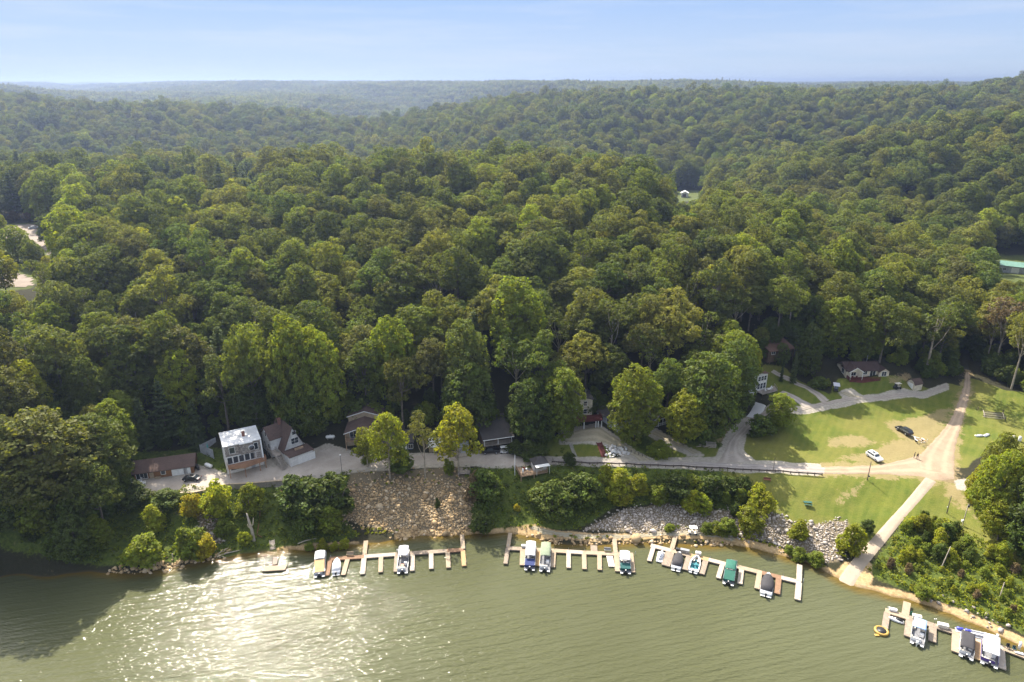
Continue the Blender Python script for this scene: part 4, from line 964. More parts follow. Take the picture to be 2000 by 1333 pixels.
for i in range(len(cand)):
    x, y = cand[i]; z, u, v = cz[i], cu[i], cv[i]; r = rnd.random(); n_ = nzv[i]
    pine_p = 0.62 if (x < -95 and 318 < y < 470 and u < 520) else 0.10 if (-95 < x < -20 and 350 < y < 430) else 0.30 if (y > 560 and n_ > 1.1 and x < 50) else 0.015
    if x < -110 and 235 < y < 350 and 60 < u < 480: kd = 'lime' if r < 0.36 else 'maple' if r < 0.55 else 'oak'
    elif r < pine_p: kd = 'pine'
    elif r < pine_p + 0.62: kd = 'oak'
    elif r < pine_p + 0.77: kd = 'tall'
    elif r < pine_p + 0.84: kd = 'maple'
    elif r < pine_p + 0.94: kd = 'airy'
    elif r < pine_p + 0.955: kd = 'lime'
    else: kd = 'full'
    if u < 260 and v > 820 and kd in ('oak', 'airy', 'lime'): kd = rnd.choice(['full', 'tall', 'oak', 'full'])
    K_ = KIND[kd]; var = rnd.randrange(len(K_)); sc = min(1.3, max(0.62, rnd.gauss(0.97, 0.17))) * (1.0 if y < 330 else 1.1)
    if kd == 'pine': sc *= 0.82
    if u < 260 and v > 1000: sc *= 0.72
    h, w = K_[var][2] * sc, K_[var][3] * sc
    _, vt, _ = proj(x, y, z + h); pw = w * FPX / cd[i] / 2 * 0.9
    if any(y < ky and u + pw > k0 and u - pw < k2 and vt < k3 and v - 8 > k1 for k0, k1, k2, k3, ky in KEEP):
        sc *= 0.45; h, w = K_[var][2] * sc, K_[var][3] * sc
        _, vt, _ = proj(x, y, z + h); pw = w * FPX / cd[i] / 2 * 0.9
        if any(y < ky and u + pw > k0 and u - pw < k2 and vt < k3 and v - 8 > k1 for k0, k1, k2, k3, ky in KEEP): continue
    trees.append((cd[i], x, y, z, kd, var, sc, u, vt))
# small trees filling the dark edge of the wood
edge = spread(122, 260, 4.6); ex, ey = edge[:, 0], edge[:, 1]; ez = Tz(ex, ey); eu, ev, ed = proj(ex, ey, ez)
fr = np.interp(eu, FRONT[:, 0], FRONT[:, 1]); okk = (ez > 0.6) & (ev < fr + 4) & (ev > fr - np.where(eu < 260, 330, 46))
for z in blocked: okk &= sdist(z, ex, ey) > 1.2
under = []
for i in np.where(okk)[0]:
    h = rnd.uniform(4.5, 11.0) if eu[i] < 260 else rnd.uniform(3.0, 7.5); pw = h * 0.4 * FPX / ed[i]
    _, vt, _ = proj(ex[i], ey[i], ez[i] + h)
    if any(ey[i] < ky and eu[i] + pw > k0 and eu[i] - pw < k2 and vt < k3 and ev[i] - 4 > k1 for k0, k1, k2, k3, ky in KEEP): continue
    under.append((ex[i], ey[i], ez[i], rnd.choice(['dark_bush', 'dark_bush', 'bush', 'full']), h))
trees.sort(key=lambda a: a[0])
def zone_words(u, y, x):
    if u < 260 and y < 215: return 'on the steep shore at far left'
    if y > 300: return 'near the top of the wooded ridge'
    if u > 1890: return 'right of the dirt road'
    if u > 1560: return 'behind the maroon-decked cottage'
    if u > 1240: return 'on the slope above the log cabin'
    if u > 1000: return 'on the slope above the cream house'
    if u > 640: return 'on the slope above the brown balcony house'
    return 'on the slope above the white flat-roofed house'
look = {'oak': 'rounded olive green tree', 'tall': 'tall narrow olive green tree', 'maple': 'fresh green tree', 'full': 'low-branched dark tree', 'lime': 'slim yellow-green tree', 'airy': 'open-crowned tree with pale limbs', 'pine': 'dark feathery pine'}
rest = []; npine = 0
for (d, x, y, z, kd, var, sc, u, vt) in trees:
    vis = -40 < u < 2040
    if vis and ((kd != 'pine' and NB < 300) or (kd == 'pine' and npine < 60 and y < 470)):
        zw = zone_words(u, y, x); nm = 'pine_tree' if kd == 'pine' else 'broadleaf_tree'
        if kd == 'pine': npine += 1
        else: NB += 1
        K_ = KIND[kd]
        plant(kd, x, y, K_[var][2] * sc, nm, f'{look[kd]} {zw}', 'pine tree' if kd == 'pine' else 'tree', f'{look[kd]}s {zw}', var, rnd.uniform(0.92, 1.12), z)
    else:
        rest.append((x, y, z, kd, var, sc))
# ---- everything else reads as one mass: a single forest object
LIB = bpy.data.collections.new('forest_kinds')
lib_ix = {}
def lib_add(key, me_):
    lib_ix[key] = len(lib_ix)
    o = bpy.data.objects.new('kind_%03d' % lib_ix[key], me_); LIB.objects.link(o)
for kd in ('oak', 'tall', 'maple', 'full', 'lime', 'airy', 'pine', 'dark_bush', 'bush'):
    for i, K_ in enumerate(KIND[kd]): lib_add((kd, i), K_[0])
def patch(seed, size=46, pines=0.1):
    lv = Leaves(seed); q = lv.r; s = 8.6; k = int(size / s)
    for i in range(k):
        for j in range(k):
            px, py = (i - k / 2 + .5) * s + q.uniform(-3, 3), (j - k / 2 + .5) * s + q.uniform(-3, 3); tt = q.uniform(0, 1)
            if q.random() < pines:
                h = q.uniform(17, 23); n = 60; zz = q.uniform(0.2, 1, n); rr = 3.4 * (1.05 - zz); a = q.uniform(0, 6.28, n)
                lv.cards(np.c_[px + np.cos(a) * rr, py + np.sin(a) * rr, zz * h], lv.unit(n) * .6 + np.c_[np.cos(a), np.sin(a), np.ones(n)], 1.8, q.uniform(0, .15, n), tt)
                continue
            h = q.uniform(14, 21); w = q.uniform(4.6, 6.8); n = 120
            d = lv.unit(n); d[:, 2] = np.abs(d[:, 2]) * 1.0 - 0.25 * (q.random(n) < .3)
            lump = 0.86 + 0.2 * np.sin(d[:, 0] * 5 + seed + i) * np.sin(d[:, 1] * 5 + j)
            p = np.array([px, py, h * 0.62]) + d * np.array([w, w, h * 0.38]) * lump[:, None]
            lv.cards(p, d * 1.0 + lv.unit(n) * .55 + np.array([0, 0, .3]), q.uniform(1.3, 2.3, n), np.clip(q.normal(.5, .2, n), 0, 1), tt)
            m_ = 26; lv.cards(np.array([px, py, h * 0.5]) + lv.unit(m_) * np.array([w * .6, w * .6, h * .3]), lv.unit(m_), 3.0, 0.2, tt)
    return lv.mesh('patch', L_oak)
for i in range(6): lib_add(('patch', i), patch(300 + i, 46, (0.05, 0.1, 0.3, 0.05, 0.15, 0.4)[i]))
pos, ix, rot, scl = [], [], [], []
for (x, y, z, kd, var, sc) in rest:
    pos.append((x, y, z - .3)); ix.append(lib_ix[(kd, var)]); rot.append(rnd.uniform(0, 6.28)); scl.append(sc)
for (x, y, z, kd, h) in under:
    var = rnd.randrange(len(KIND[kd])); pos.append((x, y, z - .2)); ix.append(lib_ix[(kd, var)]); rot.append(rnd.uniform(0, 6.28)); scl.append(h / KIND[kd][var][2])
far_p = np.concatenate([spread(1150, 2400, 40, 0.2), spread(2400, 6000, 44, 0.2)])
fz = Tz(far_p[:, 0], far_p[:, 1])
for (x, y), z in zip(far_p, fz):
    pos.append((x, y, z - 1.0)); ix.append(lib_ix[('patch', rnd.randrange(6))]); rot.append(rnd.choice((0, 1.571, 3.1416, 4.712)) + rnd.uniform(-.2, .2)); scl.append(rnd.uniform(0.92, 1.12))
def scatter(name, label, coll, pos, ix, rot, scl, kind='stuff'):
    me_ = bpy.data.meshes.new(name); me_.vertices.add(len(pos)); me_.vertices.foreach_set('co', np.array(pos, float).ravel())
    for nme, typ, dat in (('pick', 'INT', ix), ('spin', 'FLOAT', rot), ('size', 'FLOAT', scl)):
        me_.attributes.new(nme, typ, 'POINT').data.foreach_set('value', np.array(dat, np.int32 if typ == 'INT' else np.float32))
    o = link(bpy.data.objects.new(name, me_)); tag(o, label, kind=kind)
    ng = bpy.data.node_groups.new(name, 'GeometryNodeTree')
    ng.interface.new_socket('Geometry', in_out='INPUT', socket_type='NodeSocketGeometry'); ng.interface.new_socket('Geometry', in_out='OUTPUT', socket_type='NodeSocketGeometry')
    N = ng.nodes; gi, go = N.new('NodeGroupInput'), N.new('NodeGroupOutput')
    ci = N.new('GeometryNodeCollectionInfo'); ci.inputs['Collection'].default_value = coll; ci.inputs['Separate Children'].default_value = True; ci.inputs['Reset Children'].default_value = True
    iop = N.new('GeometryNodeInstanceOnPoints'); iop.inputs['Pick Instance'].default_value = True
    def na(n_, t_):
        a_ = N.new('GeometryNodeInputNamedAttribute'); a_.data_type = t_; a_.inputs[0].default_value = n_; return a_.outputs[0]
    cb = N.new('ShaderNodeCombineXYZ'); ng.links.new(na('spin', 'FLOAT'), cb.inputs[2])
    ng.links.new(gi.outputs[0], iop.inputs['Points']); ng.links.new(ci.outputs[0], iop.inputs['Instance'])
    ng.links.new(na('pick', 'INT'), iop.inputs['Instance Index']); ng.links.new(cb.outputs[0], iop.inputs['Rotation']); ng.links.new(na('size', 'FLOAT'), iop.inputs['Scale'])
    ng.links.new(iop.outputs[0], go.inputs[0])
    o.modifiers.new('scatter', 'NODES').node_group = ng
    return o
scatter('forest', 'dense green summer forest covering the hills behind', LIB, pos, ix, rot, scl)
print('individual broadleaf', NB, 'pines', npine, 'forest mass', len(pos))
# ------------------------------------------------------------------ houses
def planks(name, c, gap=0.18, axis='Z', var=0.25, rough=0.8, dark=0.55):
    if name in _mc: return _mc[name]
    t = NT(name); v = t.coord('Object')
    w = t.node('ShaderNodeTexWave', wave_type='BANDS', bands_direction=axis, wave_profile='SAW')
    w.inputs['Scale'].default_value = 1 / gap / 2 / math.pi * 2 * math.pi / 6.2832 * 1.0
    t.ln(v, w.inputs['Vector'])
    n1, n2 = t.noise(v, 0.8, 5, 0.6), t.noise(t.coord('Object', (1, 6, 6) if axis != 'X' else (8, 1, 1)), 2.0, 4)
    k = t.mix(t.rng(n1, 0.3, 0.7), tuple(x * (1 - var) for x in c), tuple(min(1, x * (1 + var * .5)) for x in c))
    k = t.mix(t.rng(n2, 0.4, 0.7, 0, 0.3), k, tuple(x * 0.6 for x in c))
    k = t.mix(t.rng(w.outputs['Fac'], 0.86, 0.95, 0, dark), k, tuple(x * 0.3 for x in c))
    t.col(k); t.set(rough, 0, 0.25); t.bump(w.outputs['Fac'], 0.25, 0.02)
    _mc[name] = t.m; return t.m
def stone(name, cols, scale=2.2):
    if name in _mc: return _mc[name]
    t = NT(name); v = t.coord('Object', (1, 1, 2.4)); vo = t.node('ShaderNodeTexVoronoi'); vo.inputs['Scale'].default_value = scale; t.ln(v, vo.inputs['Vector'])
    hs = t.node('ShaderNodeSeparateColor'); t.ln(vo.outputs['Color'], hs.inputs[0])
    k = t.mix(hs.outputs[0], cols[0], cols[1]); k = t.mix(t.rng(hs.outputs[1], .6, .9), k, cols[2])
    k = t.mix(t.rng(vo.outputs['Distance'], .35, .6, 0, .6), k, (0.06, 0.05, 0.045))
    t.col(k); t.set(0.9, 0, 0.2); t.bump(vo.outputs['Distance'], .5, .05); _mc[name] = t.m; return t.m
def glass_mat():
    if 'window_glass' in _mc: return _mc['window_glass']
    t = NT('window_glass'); n = t.noise(t.coord('Object'), 1.2, 2)
    t.col(t.mix(n, (0.02, 0.025, 0.03), (0.06, 0.07, 0.08))); t.set(0.08, 0, 0.8); _mc['window_glass'] = t.m; return t.m
M_glass = glass_mat()
M_sid_w = planks('white_siding', (0.66, 0.64, 0.61), 0.16)
M_sid_c = planks('cream_siding', (0.62, 0.54, 0.41), 0.16)
M_sid_g = planks('grey_siding', (0.42, 0.43, 0.45), 0.16)
M_sid_t = planks('tan_siding', (0.40, 0.31, 0.21), 0.18)
M_sid_b = planks('brown_boards', (0.26, 0.13, 0.06), 0.22, 'X')
M_sid_blue = planks('blue_siding', (0.07, 0.10, 0.16), 0.18)
M_log = planks('dark_logs', (0.12, 0.08, 0.055), 0.3)
M_deck = planks('deck_boards', (0.40, 0.27, 0.17), 0.15, 'X', dark=0.7)
M_cedar = planks('cedar_boards', (0.38, 0.21, 0.125), 0.15, 'X', dark=0.6)
M_maroon = planks('maroon_boards', (0.13, 0.035, 0.03), 0.15, 'X')
M_greywood = planks('weathered_boards', (0.36, 0.31, 0.26), 0.15, 'X', dark=0.7)
M_trim = worn('white_trim', (0.76, 0.75, 0.72), 0.5, 0.12)
M_stone = stone('stacked_stone', ((0.38, 0.33, 0.28), (0.50, 0.44, 0.39), (0.26, 0.22, 0.20)))
M_found = worn('foundation', (0.33, 0.31, 0.28), 0.9, 0.2, bump=0.3)
M_brick = stone('chimney_brick', ((0.24, 0.10, 0.07), (0.32, 0.15, 0.10), (0.18, 0.08, 0.06)), 6)
def shingles(name, c):
    t = NT(name); v = t.coord('Object'); b = t.node('ShaderNodeTexBrick')
    b.inputs['Scale'].default_value = 1.6; b.inputs['Mortar Size'].default_value = 0.012; b.inputs['Color1'].default_value = (*c, 1); b.inputs['Color2'].default_value = (*[x * 1.25 for x in c], 1); b.inputs['Mortar'].default_value = (*[x * .5 for x in c], 1)
    t.ln(v, b.inputs['Vector']); n = t.noise(v, 0.5, 5, .65)
    t.col(t.mix(t.rng(n, .35, .7, 0, .5), b.outputs[0], tuple(x * 1.5 for x in c))); t.set(0.9, 0, .2); t.bump(t.noise(v, 9, 3), .4, .03); return t.m
M_rf_brown = shingles('brown_shingles', (0.092, 0.062, 0.051)); M_rf_dark = shingles('charcoal_shingles', (0.062, 0.055, 0.052)); M_rf_red = shingles('russet_roof', (0.10, 0.058, 0.042)); M_rf_brown2 = shingles('umber_shingles', (0.060, 0.040, 0.036))
M_rf_white = worn('white_membrane', (0.80, 0.79, 0.77), 0.6, 0.16, 0.35)
M_rf_green = worn('green_metal', (0.16, 0.30, 0.23), 0.45, 0.12, 0.5, 0.2)
M_metal = worn('grey_metal', (0.40, 0.41, 0.42), 0.4, 0.2, metal=0.6)
M_dkmetal = worn('dark_metal', (0.07, 0.07, 0.075), 0.5, 0.2, metal=0.4)
M_rock_w = worn('pale_plaster', (0.68, 0.66, 0.63), 0.9, 0.15)

class House:
    """a thing standing on the ground; x runs along its front, y goes back, z up"""
    def __init__(s, name, label, cat, L, Rr, z, group=None):
        a, b = at(*L, z), at(*Rr, z); d = b - a
        s.w = math.hypot(d.x, d.y); s.rz = math.atan2(d.y, d.x)
        s.e = empty(name, label, cat, (a.x, a.y, z), s.rz, group)
    def mb(s, name, mat, fn, parent=None, bevel=0):
        m = MB(); fn(m); return m.build(name, mat, parent or s.e, bevel)
    def box(s, name, mat, *b, parent=None, bevel=0): return s.mb(name, mat, lambda m: m.box(*b), parent, bevel)
    def window(s, side, a, z, w, h, pos=0.0, grid=(1, 1), frame=None, name='window'):
        m = MB(); g = MB(); t_ = 0.09; f = 0.07
        def put(mm, a0, a1, z0, z1, d0, d1):
            if side == 'front': mm.box(a0, a1, pos - d1, pos - d0, z0, z1)
            elif side == 'left': mm.box(pos - d1, pos - d0, a0, a1, z0, z1)
            else: mm.box(pos + d0, pos + d1, a0, a1, z0, z1)
        put(m, a - t_, a + w + t_, z + h, z + h + t_, 0.003, f); put(m, a - t_, a + w + t_, z - t_, z, 0.003, f + .03)
        put(m, a - t_, a, z, z + h, 0.004, f - .004); put(m, a + w, a + w + t_, z, z + h, 0.004, f - .004)
        for i in range(1, grid[0]): x = a + w * i / grid[0]; put(m, x - .03, x + .03, z, z + h, 0.03, f - .02)
        for i in range(1, grid[1]): y = z + h * i / grid[1]; put(m, a, a + w, y - .025, y + .025, 0.028, f - .024)
        put(g, a, a + w, z, z + h, 0.006, 0.026)
        fo = m.build(name, frame or M_trim, s.e); g.build('pane', M_glass, fo); return fo
    def door(s, side, a, z, w, h, pos, mat, name='door'):
        m = MB()
        if side == 'front': m.box(a, a + w, pos - .06, pos - .003, z, z + h)
        elif side == 'left': m.box(pos - .06, pos - .003, a, a + w, z, z + h)
        else: m.box(pos + .003, pos + .06, a, a + w, z, z + h)
        return m.build(name, mat, s.e, 0.01)
    def gable(s, x0, x1, y0, y1, z, rise, mat, over=0.35, ridge='x', th=0.16, name='roof'):
        m = MB(); k = over
        if ridge == 'x':
            c = (y0 + y1) / 2; sl = rise / (c - y0)
            m.extr([(y0 - k, z - k * sl), (c, z + rise), (y1 + k, z - k * sl), (y1 + k, z - k * sl + th), (c, z + rise + th * 1.2), (y0 - k, z - k * sl + th)], x0 - k, x1 + k)
        else:
            c = (x0 + x1) / 2; sl = rise / (c - x0)
            m.extr([(x0 - k, z - k * sl), (c, z + rise), (x1 + k, z - k * sl), (x1 + k, z - k * sl + th), (c, z + rise + th * 1.2), (x0 - k, z - k * sl + th)], y0 - k, y1 + k, axis='y')
        return m.build(name, mat, s.e)
    def gable_wall(s, x0, x1, y0, y1, z0, z1, rise, mat, ridge='x', name='wall'):
        m = MB()
        if ridge == 'x': m.extr([(y0, z0), (y1, z0), (y1, z1), ((y0 + y1) / 2, z1 + rise), (y0, z1)], x0, x1)
        else: m.extr([(x0, z0), (x1, z0), (x1, z1), ((x0 + x1) / 2, z1 + rise), (x0, z1)], y0, y1, axis='y')
        return m.build(name, mat, s.e)
    def rail(s, pts, h=0.95, mat=None, n=0.5, parent=None, top=0.08):
        m = MB()
        for a, b in zip(pts[:-1], pts[1:]):
            a, b = Vector(a), Vector(b); L_ = (b - a).length; k = max(1, int(L_ / n))
            m.bar(a + Vector((0, 0, h)), b + Vector((0, 0, h)), top, .06)
            m.bar(a + Vector((0, 0, .12)), b + Vector((0, 0, .12)), .05, .05)
            for i in range(k + 1):
                p = a.lerp(b, i / k); m.bar(p, p + Vector((0, 0, h - .031)), .05 if i % 3 else .09)
        return m.build('railing', mat or M_deck, parent or s.e)
    def posts(s, pts, z0, z1, mat=None, w=0.14, name='post'):
        for x, y in pts: s.box(name, mat or M_deck, x - w / 2, x + w / 2, y - w / 2, y + w / 2, z0, z1)
# -- the white flat-roofed house
h = House('flat_roofed_house', 'white flat-roofed house with stone front and cedar deck', 'house', (444.7, 926), (516, 909), 8.0); w = h.w; d = 8.0; H = 8.0
h.box('wall', M_rock_w, 0, w, 0, d, -1, H)
h.mb('stone_front', M_stone, lambda m: (m.box(0.2, 4.0, -.06, -.004, 4.9, H - .05), m.box(4.0, w - 2.2, -.55, -.004, 4.9, H - .05), m.box(w - 2.2, w - .2, -.06, -.004, 2.6, H - .05)))
h.mb('roof', M_rf_white, lambda m: (m.box(-.15, w + .15, -.25, d + .15, H, H + .22), m.box(3.9, w - 2.1, -.75, -.25, H, H + .2), m.box(-.15, w + .15, d - .1, d + .15, H + .22, H + .4)))
h.mb('chimney', M_brick, lambda m: (m.box(5.2, 5.9, 3.2, 3.9, H + .2, H + 1.3), m.box(5.12, 5.98, 3.12, 3.98, H + 1.3, H + 1.45)))
h.mb('fin_wall', M_trim, lambda m: m.add([(w - .2, -.01, H - .1), (w + .1, -.01, H - .1), (w + .1, -1.5, 2.5), (w - .2, -1.5, 2.5), (w - .2, -.01, 2.5), (w + .1, -.01, 2.5), (w - .2, -.5, H - .1), (w + .1, -.5, H - .1)], [(6, 7, 2, 3), (0, 6, 3, 4), (1, 5, 2, 7), (0, 1, 7, 6), (3, 2, 5, 4), (0, 4, 5, 1)]))
h.window('front', 1.3, 5.7, 1.3, 1.7, -.06); h.window('front', w - 1.8, 5.4, .9, 1.9, -.06)
m = MB(); m.cyl((6.8, -.62, 6.4), .82, .09, 20, axis='y'); rw = m.build('round_window', M_trim, h.e); m = MB(); m.cyl((6.8, -.66, 6.4), .68, .05, 20, axis='y'); m.build('pane', M_glass, rw)
for i in range(6): h.window('front', .5 + i * 1.45, 2.75, 1.15, 1.85, -.01)
h.window('front', 1.0, .7, 3.2, .9, -.01, (2, 1)); h.door('front', w - 3.2, 0, 1, 2.1, 0, M_sid_g)
h.mb('deck', M_cedar, lambda m: m.prism([(.3, -.01), (.3, -2.0), (4.2, -3.2), (w + .6, -1.9), (w + .6, -.01)], 2.25, 2.5))
h.mb('deck_board', M_cedar, lambda m: [m.bar((*a, 2.75 + k * .3), (*b, 2.75 + k * .3), .05, .2) for a, b in (((.3, -2.0), (4.2, -3.2)), ((4.2, -3.2), (w + .6, -1.9)), ((.3, -.1), (.3, -2.0)), ((w + .6, -.1), (w + .6, -1.9))) for k in range(3)])
h.posts([(.5, -1.8), (4.2, -2.95), (8, -2.3), (w + .3, -1.7)], -1, 2.25, M_cedar, .18, 'deck_post')
h.mb('deck_chair', M_cedar, lambda m: (m.box(9.2, 9.9, -1.2, -.6, 2.5, 2.95), m.box(9.2, 9.9, -.6, -.5, 2.5, 3.5)))
# -- patio with a folded umbrella behind it
h2 = House('patio_fence', 'grey plank fence round the patio beside the white house', 'fence', (392, 880), (417, 890), 9.6)
h2.mb('panel', M_sid_g, lambda m: (m.box(0, h2.w, 0, .1, -1, 1.7), m.box(0, .1, .1, 5, -1, 1.7)))
h2.posts([(.05, -.1), (h2.w / 2, -.1), (h2.w, -.1)], -1, 1.9, M_sid_g, .12)
p = at(403.5, 876, 11)
u_ = empty('patio_umbrella', 'folded turquoise umbrella on the patio of the white house', 'umbrella', (p.x, p.y + .6, 9.6))
MB().tube([(0, 0, 0), (0, 0, 2.6)], .03, 6).build('pole', M_dkmetal, u_); MB().tube([(0, 0, .9), (0, 0, 1.2), (0, 0, 2.2), (0, 0, 2.55)], [.22, .24, .14, .03], 8).build('canopy', worn('turquoise_cloth', (.10, .42, .38), .8), u_)
# -- gabled house with garage
h = House('gabled_house', 'steep brown-roofed house with white garage and timber stairs', 'house', (569, 913.4), (612.6, 897), 8.0); gw = h.w
h.box('garage', M_rock_w, 0, gw, 0, 5.5, -1, 3.0)
h.mb('terrace', M_rf_brown, lambda m: (m.box(-.3, gw + .3, -.35, 4.2, 3.0, 3.16), m.box(-.3, gw + .3, -.35, -.2, 3.16, 3.3)))
h.door('front', 2.2, 0.02, 4.9, 2.3, 0, M_trim, 'garage_door')
h.gable_wall(.2, gw - .6, 4.2, 13, 2.9, 3.4, 6.0, M_sid_w, 'y')
h.gable(.2, gw - .6, 4.0, 13, 3.4, 6.0, M_rf_brown, .4, 'y')
h.gable_wall(-2.0, 3.0, 7.2, 12.6, -1, 6.3, 2.6, M_sid_w, 'x', 'side_wing'); h.gable(-2.0, 3.6, 7.2, 12.6, 6.3, 2.6, M_rf_brown, .35, 'x', name='wing_roof')
h.window('front', 2.6, 4.3, 2.0, 1.7, 4.2, (2, 2)); h.window('front', 3.1, 7.0, 1.0, 1.0, 4.2); h.window('left', 9.4, 6.2, 1.0, 1.3, -2.0); h.window('left', 8.0, 3.0, .9, 1.4, -2.0); h.window('left', 10.6, 3.0, .9, 1.4, -2.0)
h.mb('chimney', M_brick, lambda m: (m.box(1.8, 2.5, 9.4, 10.1, 6.5, 10.2), m.box(1.7, 2.6, 9.3, 10.2, 10.2, 10.35)))
h.box('bench', M_deck, 2.6, 5.0, 2.2, 2.7, 3.17, 3.65)
h.mb('stairs', M_greywood, lambda m: (m.box(-2.6, -1.0, 3.5, 9, 2.7, 2.9), [m.box(-2.4, -1.1, 3.5 - i * .32, 3.84 - i * .32, 2.55 - i * .26, 2.63 - i * .26) for i in range(11)]))
h.rail([(-2.6, 9, 2.9), (-2.6, 3.5, 2.9), (-2.45, 0.2, 0.1)], mat=M_greywood); h.rail([(-1.0, 7, 2.9), (-1.0, 3.5, 2.9), (-1.05, 0.2, 0.1)], mat=M_greywood)
h.posts([(-2.5, 3.6), (-1.2, 3.6), (-2.5, 6.5), (-2.5, 8.8)], -1, 2.7, M_greywood)
# -- long brown cottage
h = House('brown_cottage', 'long brown cottage with white garage door and shingle roof', 'house', (264, 940), (380, 924), 8.0); w = h.w
h.gable_wall(0, w, 0, 6.6, -1, 2.35, 1.7, M_sid_b); h.gable(0, w, 0, 6.6, 2.35, 1.7, M_rf_brown, .5)
h.door('front', w - 5.4, .02, 4.6, 2.1, 0, M_trim, 'garage_door')
h.window('front', .5, .4, 2.6, 1.6, 0, (3, 1)); h.window('front', 6.4, .9, 1.0, 1.0, 0); h.window('front', 9.7, .8, 1.2, 1.1, 0, (2, 1)); h.door('front', 3.6, 0, 1.0, 2.0, 0, M_sid_t); h.door('front', 11.8, 0, .9, 2.0, 0, M_log)
h.box('planter', M_sid_t, 4.8, 6.2, -.5, -.1, 0, .5)
# -- brown house with the balcony
h = House('balcony_house', 'two-tier brown gabled house with timber balcony', 'house', (676, 881), (742, 879), 8.6); w = h.w
h.gable_wall(0, w, 2.4, 8, -1, 5.2, 1.5, M_sid_t, 'y'); h.gable(0, w, .6, 7.2, 5.2, 1.7, M_rf_brown, .3, 'y', name='lower_roof')
h.gable_wall(0, w, 7.2, 12, 4, 7.2, 1.3, M_sid_t, 'y', 'upper_wall'); h.gable(0, w, 7.2, 12, 7.2, 1.5, M_rf_brown, .4, 'y')
h.mb('fascia', M_trim, lambda m: [m.bar((a[0], y, a[1]), (b[0], y, b[1]), .06, .2) for y, z0, r in ((.2, 5.2, 1.7), (6.72, 7.2, 1.5)) for a, b in (((-.35, z0 - .1), (w / 2, z0 + r + .03)), ((w / 2, z0 + r + .03), (w + .35, z0 - .1)))])
h.box('balcony', M_deck, 0, w, .4, 2.4, 2.5, 2.7); h.rail([(0, 2.3, 2.7), (0, .45, 2.7), (w, .45, 2.7)], 1.0, M_deck, .25)
h.posts([(.1, .5), (3.2, .5), (6.4, .5), (w - .1, .5)], -1, 2.5, M_deck, .2); h.posts([(.12, .55), (w / 2, .55), (w - .12, .55)], 2.71, 5.25, M_deck, .16, 'roof_post')
h.window('front', 1.0, 3.1, 1.9, 1.9, 2.4, (2, 1)); h.window('front', 5.6, 3.1, 1.9, 1.9, 2.4, (2, 1)); h.door('front', 3.8, 2.72, .95, 2.1, 2.4, M_sid_blue); h.door('front', 4, 0, 1, 2, 2.4, M_sid_t)
h.box('sofa', M_sid_blue, 1.2, 3.2, 1.1, 1.9, 2.71, 3.3)
# -- blue house behind the bank trees
h = House('blue_house', 'dark blue house half hidden behind the bank trees', 'house', (749, 884), (806, 881), 8.4); w = h.w
h.gable_wall(0, w, 0, 7, -1, 3.0, 1.5, M_sid_blue); h.gable(0, w, 0, 7, 3.0, 1.5, M_rf_dark, .5)
h.door('front', .7, .05, .95, 2.05, 0, M_trim); h.door('front', 3.2, .05, 3.4, 2.3, 0, M_trim, 'garage_door'); h.window('front', 7.0, .9, 1.2, 1.2, 0, (2, 1))
# -- small sheds
h = House('garden_shed', 'low tan shed with an awning between the bank trees', 'shed', (838, 884), (868, 883), 8.3)
h.box('wall', M_sid_t, 0, h.w, 0, 3.2, -.5, 2.2); h.mb('roof', M_trim, lambda m: m.extr([(-.9, 2.0), (3.4, 2.6), (3.4, 2.75), (-.9, 2.15)], -.2, h.w + .2)); h.door('front', 1.2, 0, .9, 1.9, 0, M_sid_g)
h.mb('step', M_greywood, lambda m: [m.box(2.6, 3.9, -1.6 + i * .3, -1.2 + i * .3, .1 + i * .17, .17 + i * .17) for i in range(5)])
h = House('garden_shed', 'grey metal shed beside the widest yellow-green tree', 'shed', (893, 887), (915, 886), 8.2)
h.gable_wall(0, h.w, 0, 3, -.5, 2.3, .6, M_metal); h.gable(0, h.w, 0, 3, 2.3, .6, M_metal, .15, th=.06); h.door('front', .8, .03, 1.5, 2.0, 0, M_sid_g)
# -- dark-roofed lodge
h = House('lodge', 'dark lodge with a broad charcoal roof over its porch', 'house', (946, 885), (1000, 877), 8.5); w = h.w
h.box('wall', M_log, 0, w, 2.4, 9, -1, 4.2); h.mb('roof', M_rf_dark, lambda m: m.extr([(-.6, 4.1), (9.6, 6.4), (9.6, 6.6), (-.6, 4.3)], -.5, w + .5)); h.mb('fascia', M_trim, lambda m: m.box(-.5, w + .5, -.66, -.61, 4.08, 4.3))
h.box('balcony', M_greywood, 0, w, 0, 2.4, 1.9, 2.05); h.rail([(0, .05, 2.05), (w, .05, 2.05)], .95, M_greywood, .4)
h.posts([(.1, .1), (w / 2, .1), (w - .1, .1)], 2.06, 4.2, M_trim, .16); h.posts([(.1, .2), (w / 2, .2), (w - .1, .2)], -1, 1.9, M_log, .2, 'deck_post')
h.window('front', 1.2, 2.6, 1.6, 1.2, 2.4, (2, 1)); h.window('front', w - 3, 2.6, 1.6, 1.2, 2.4, (2, 1)); h.door('front', w / 2 - .5, 2.06, 1, 2, 2.4, M_sid_b)
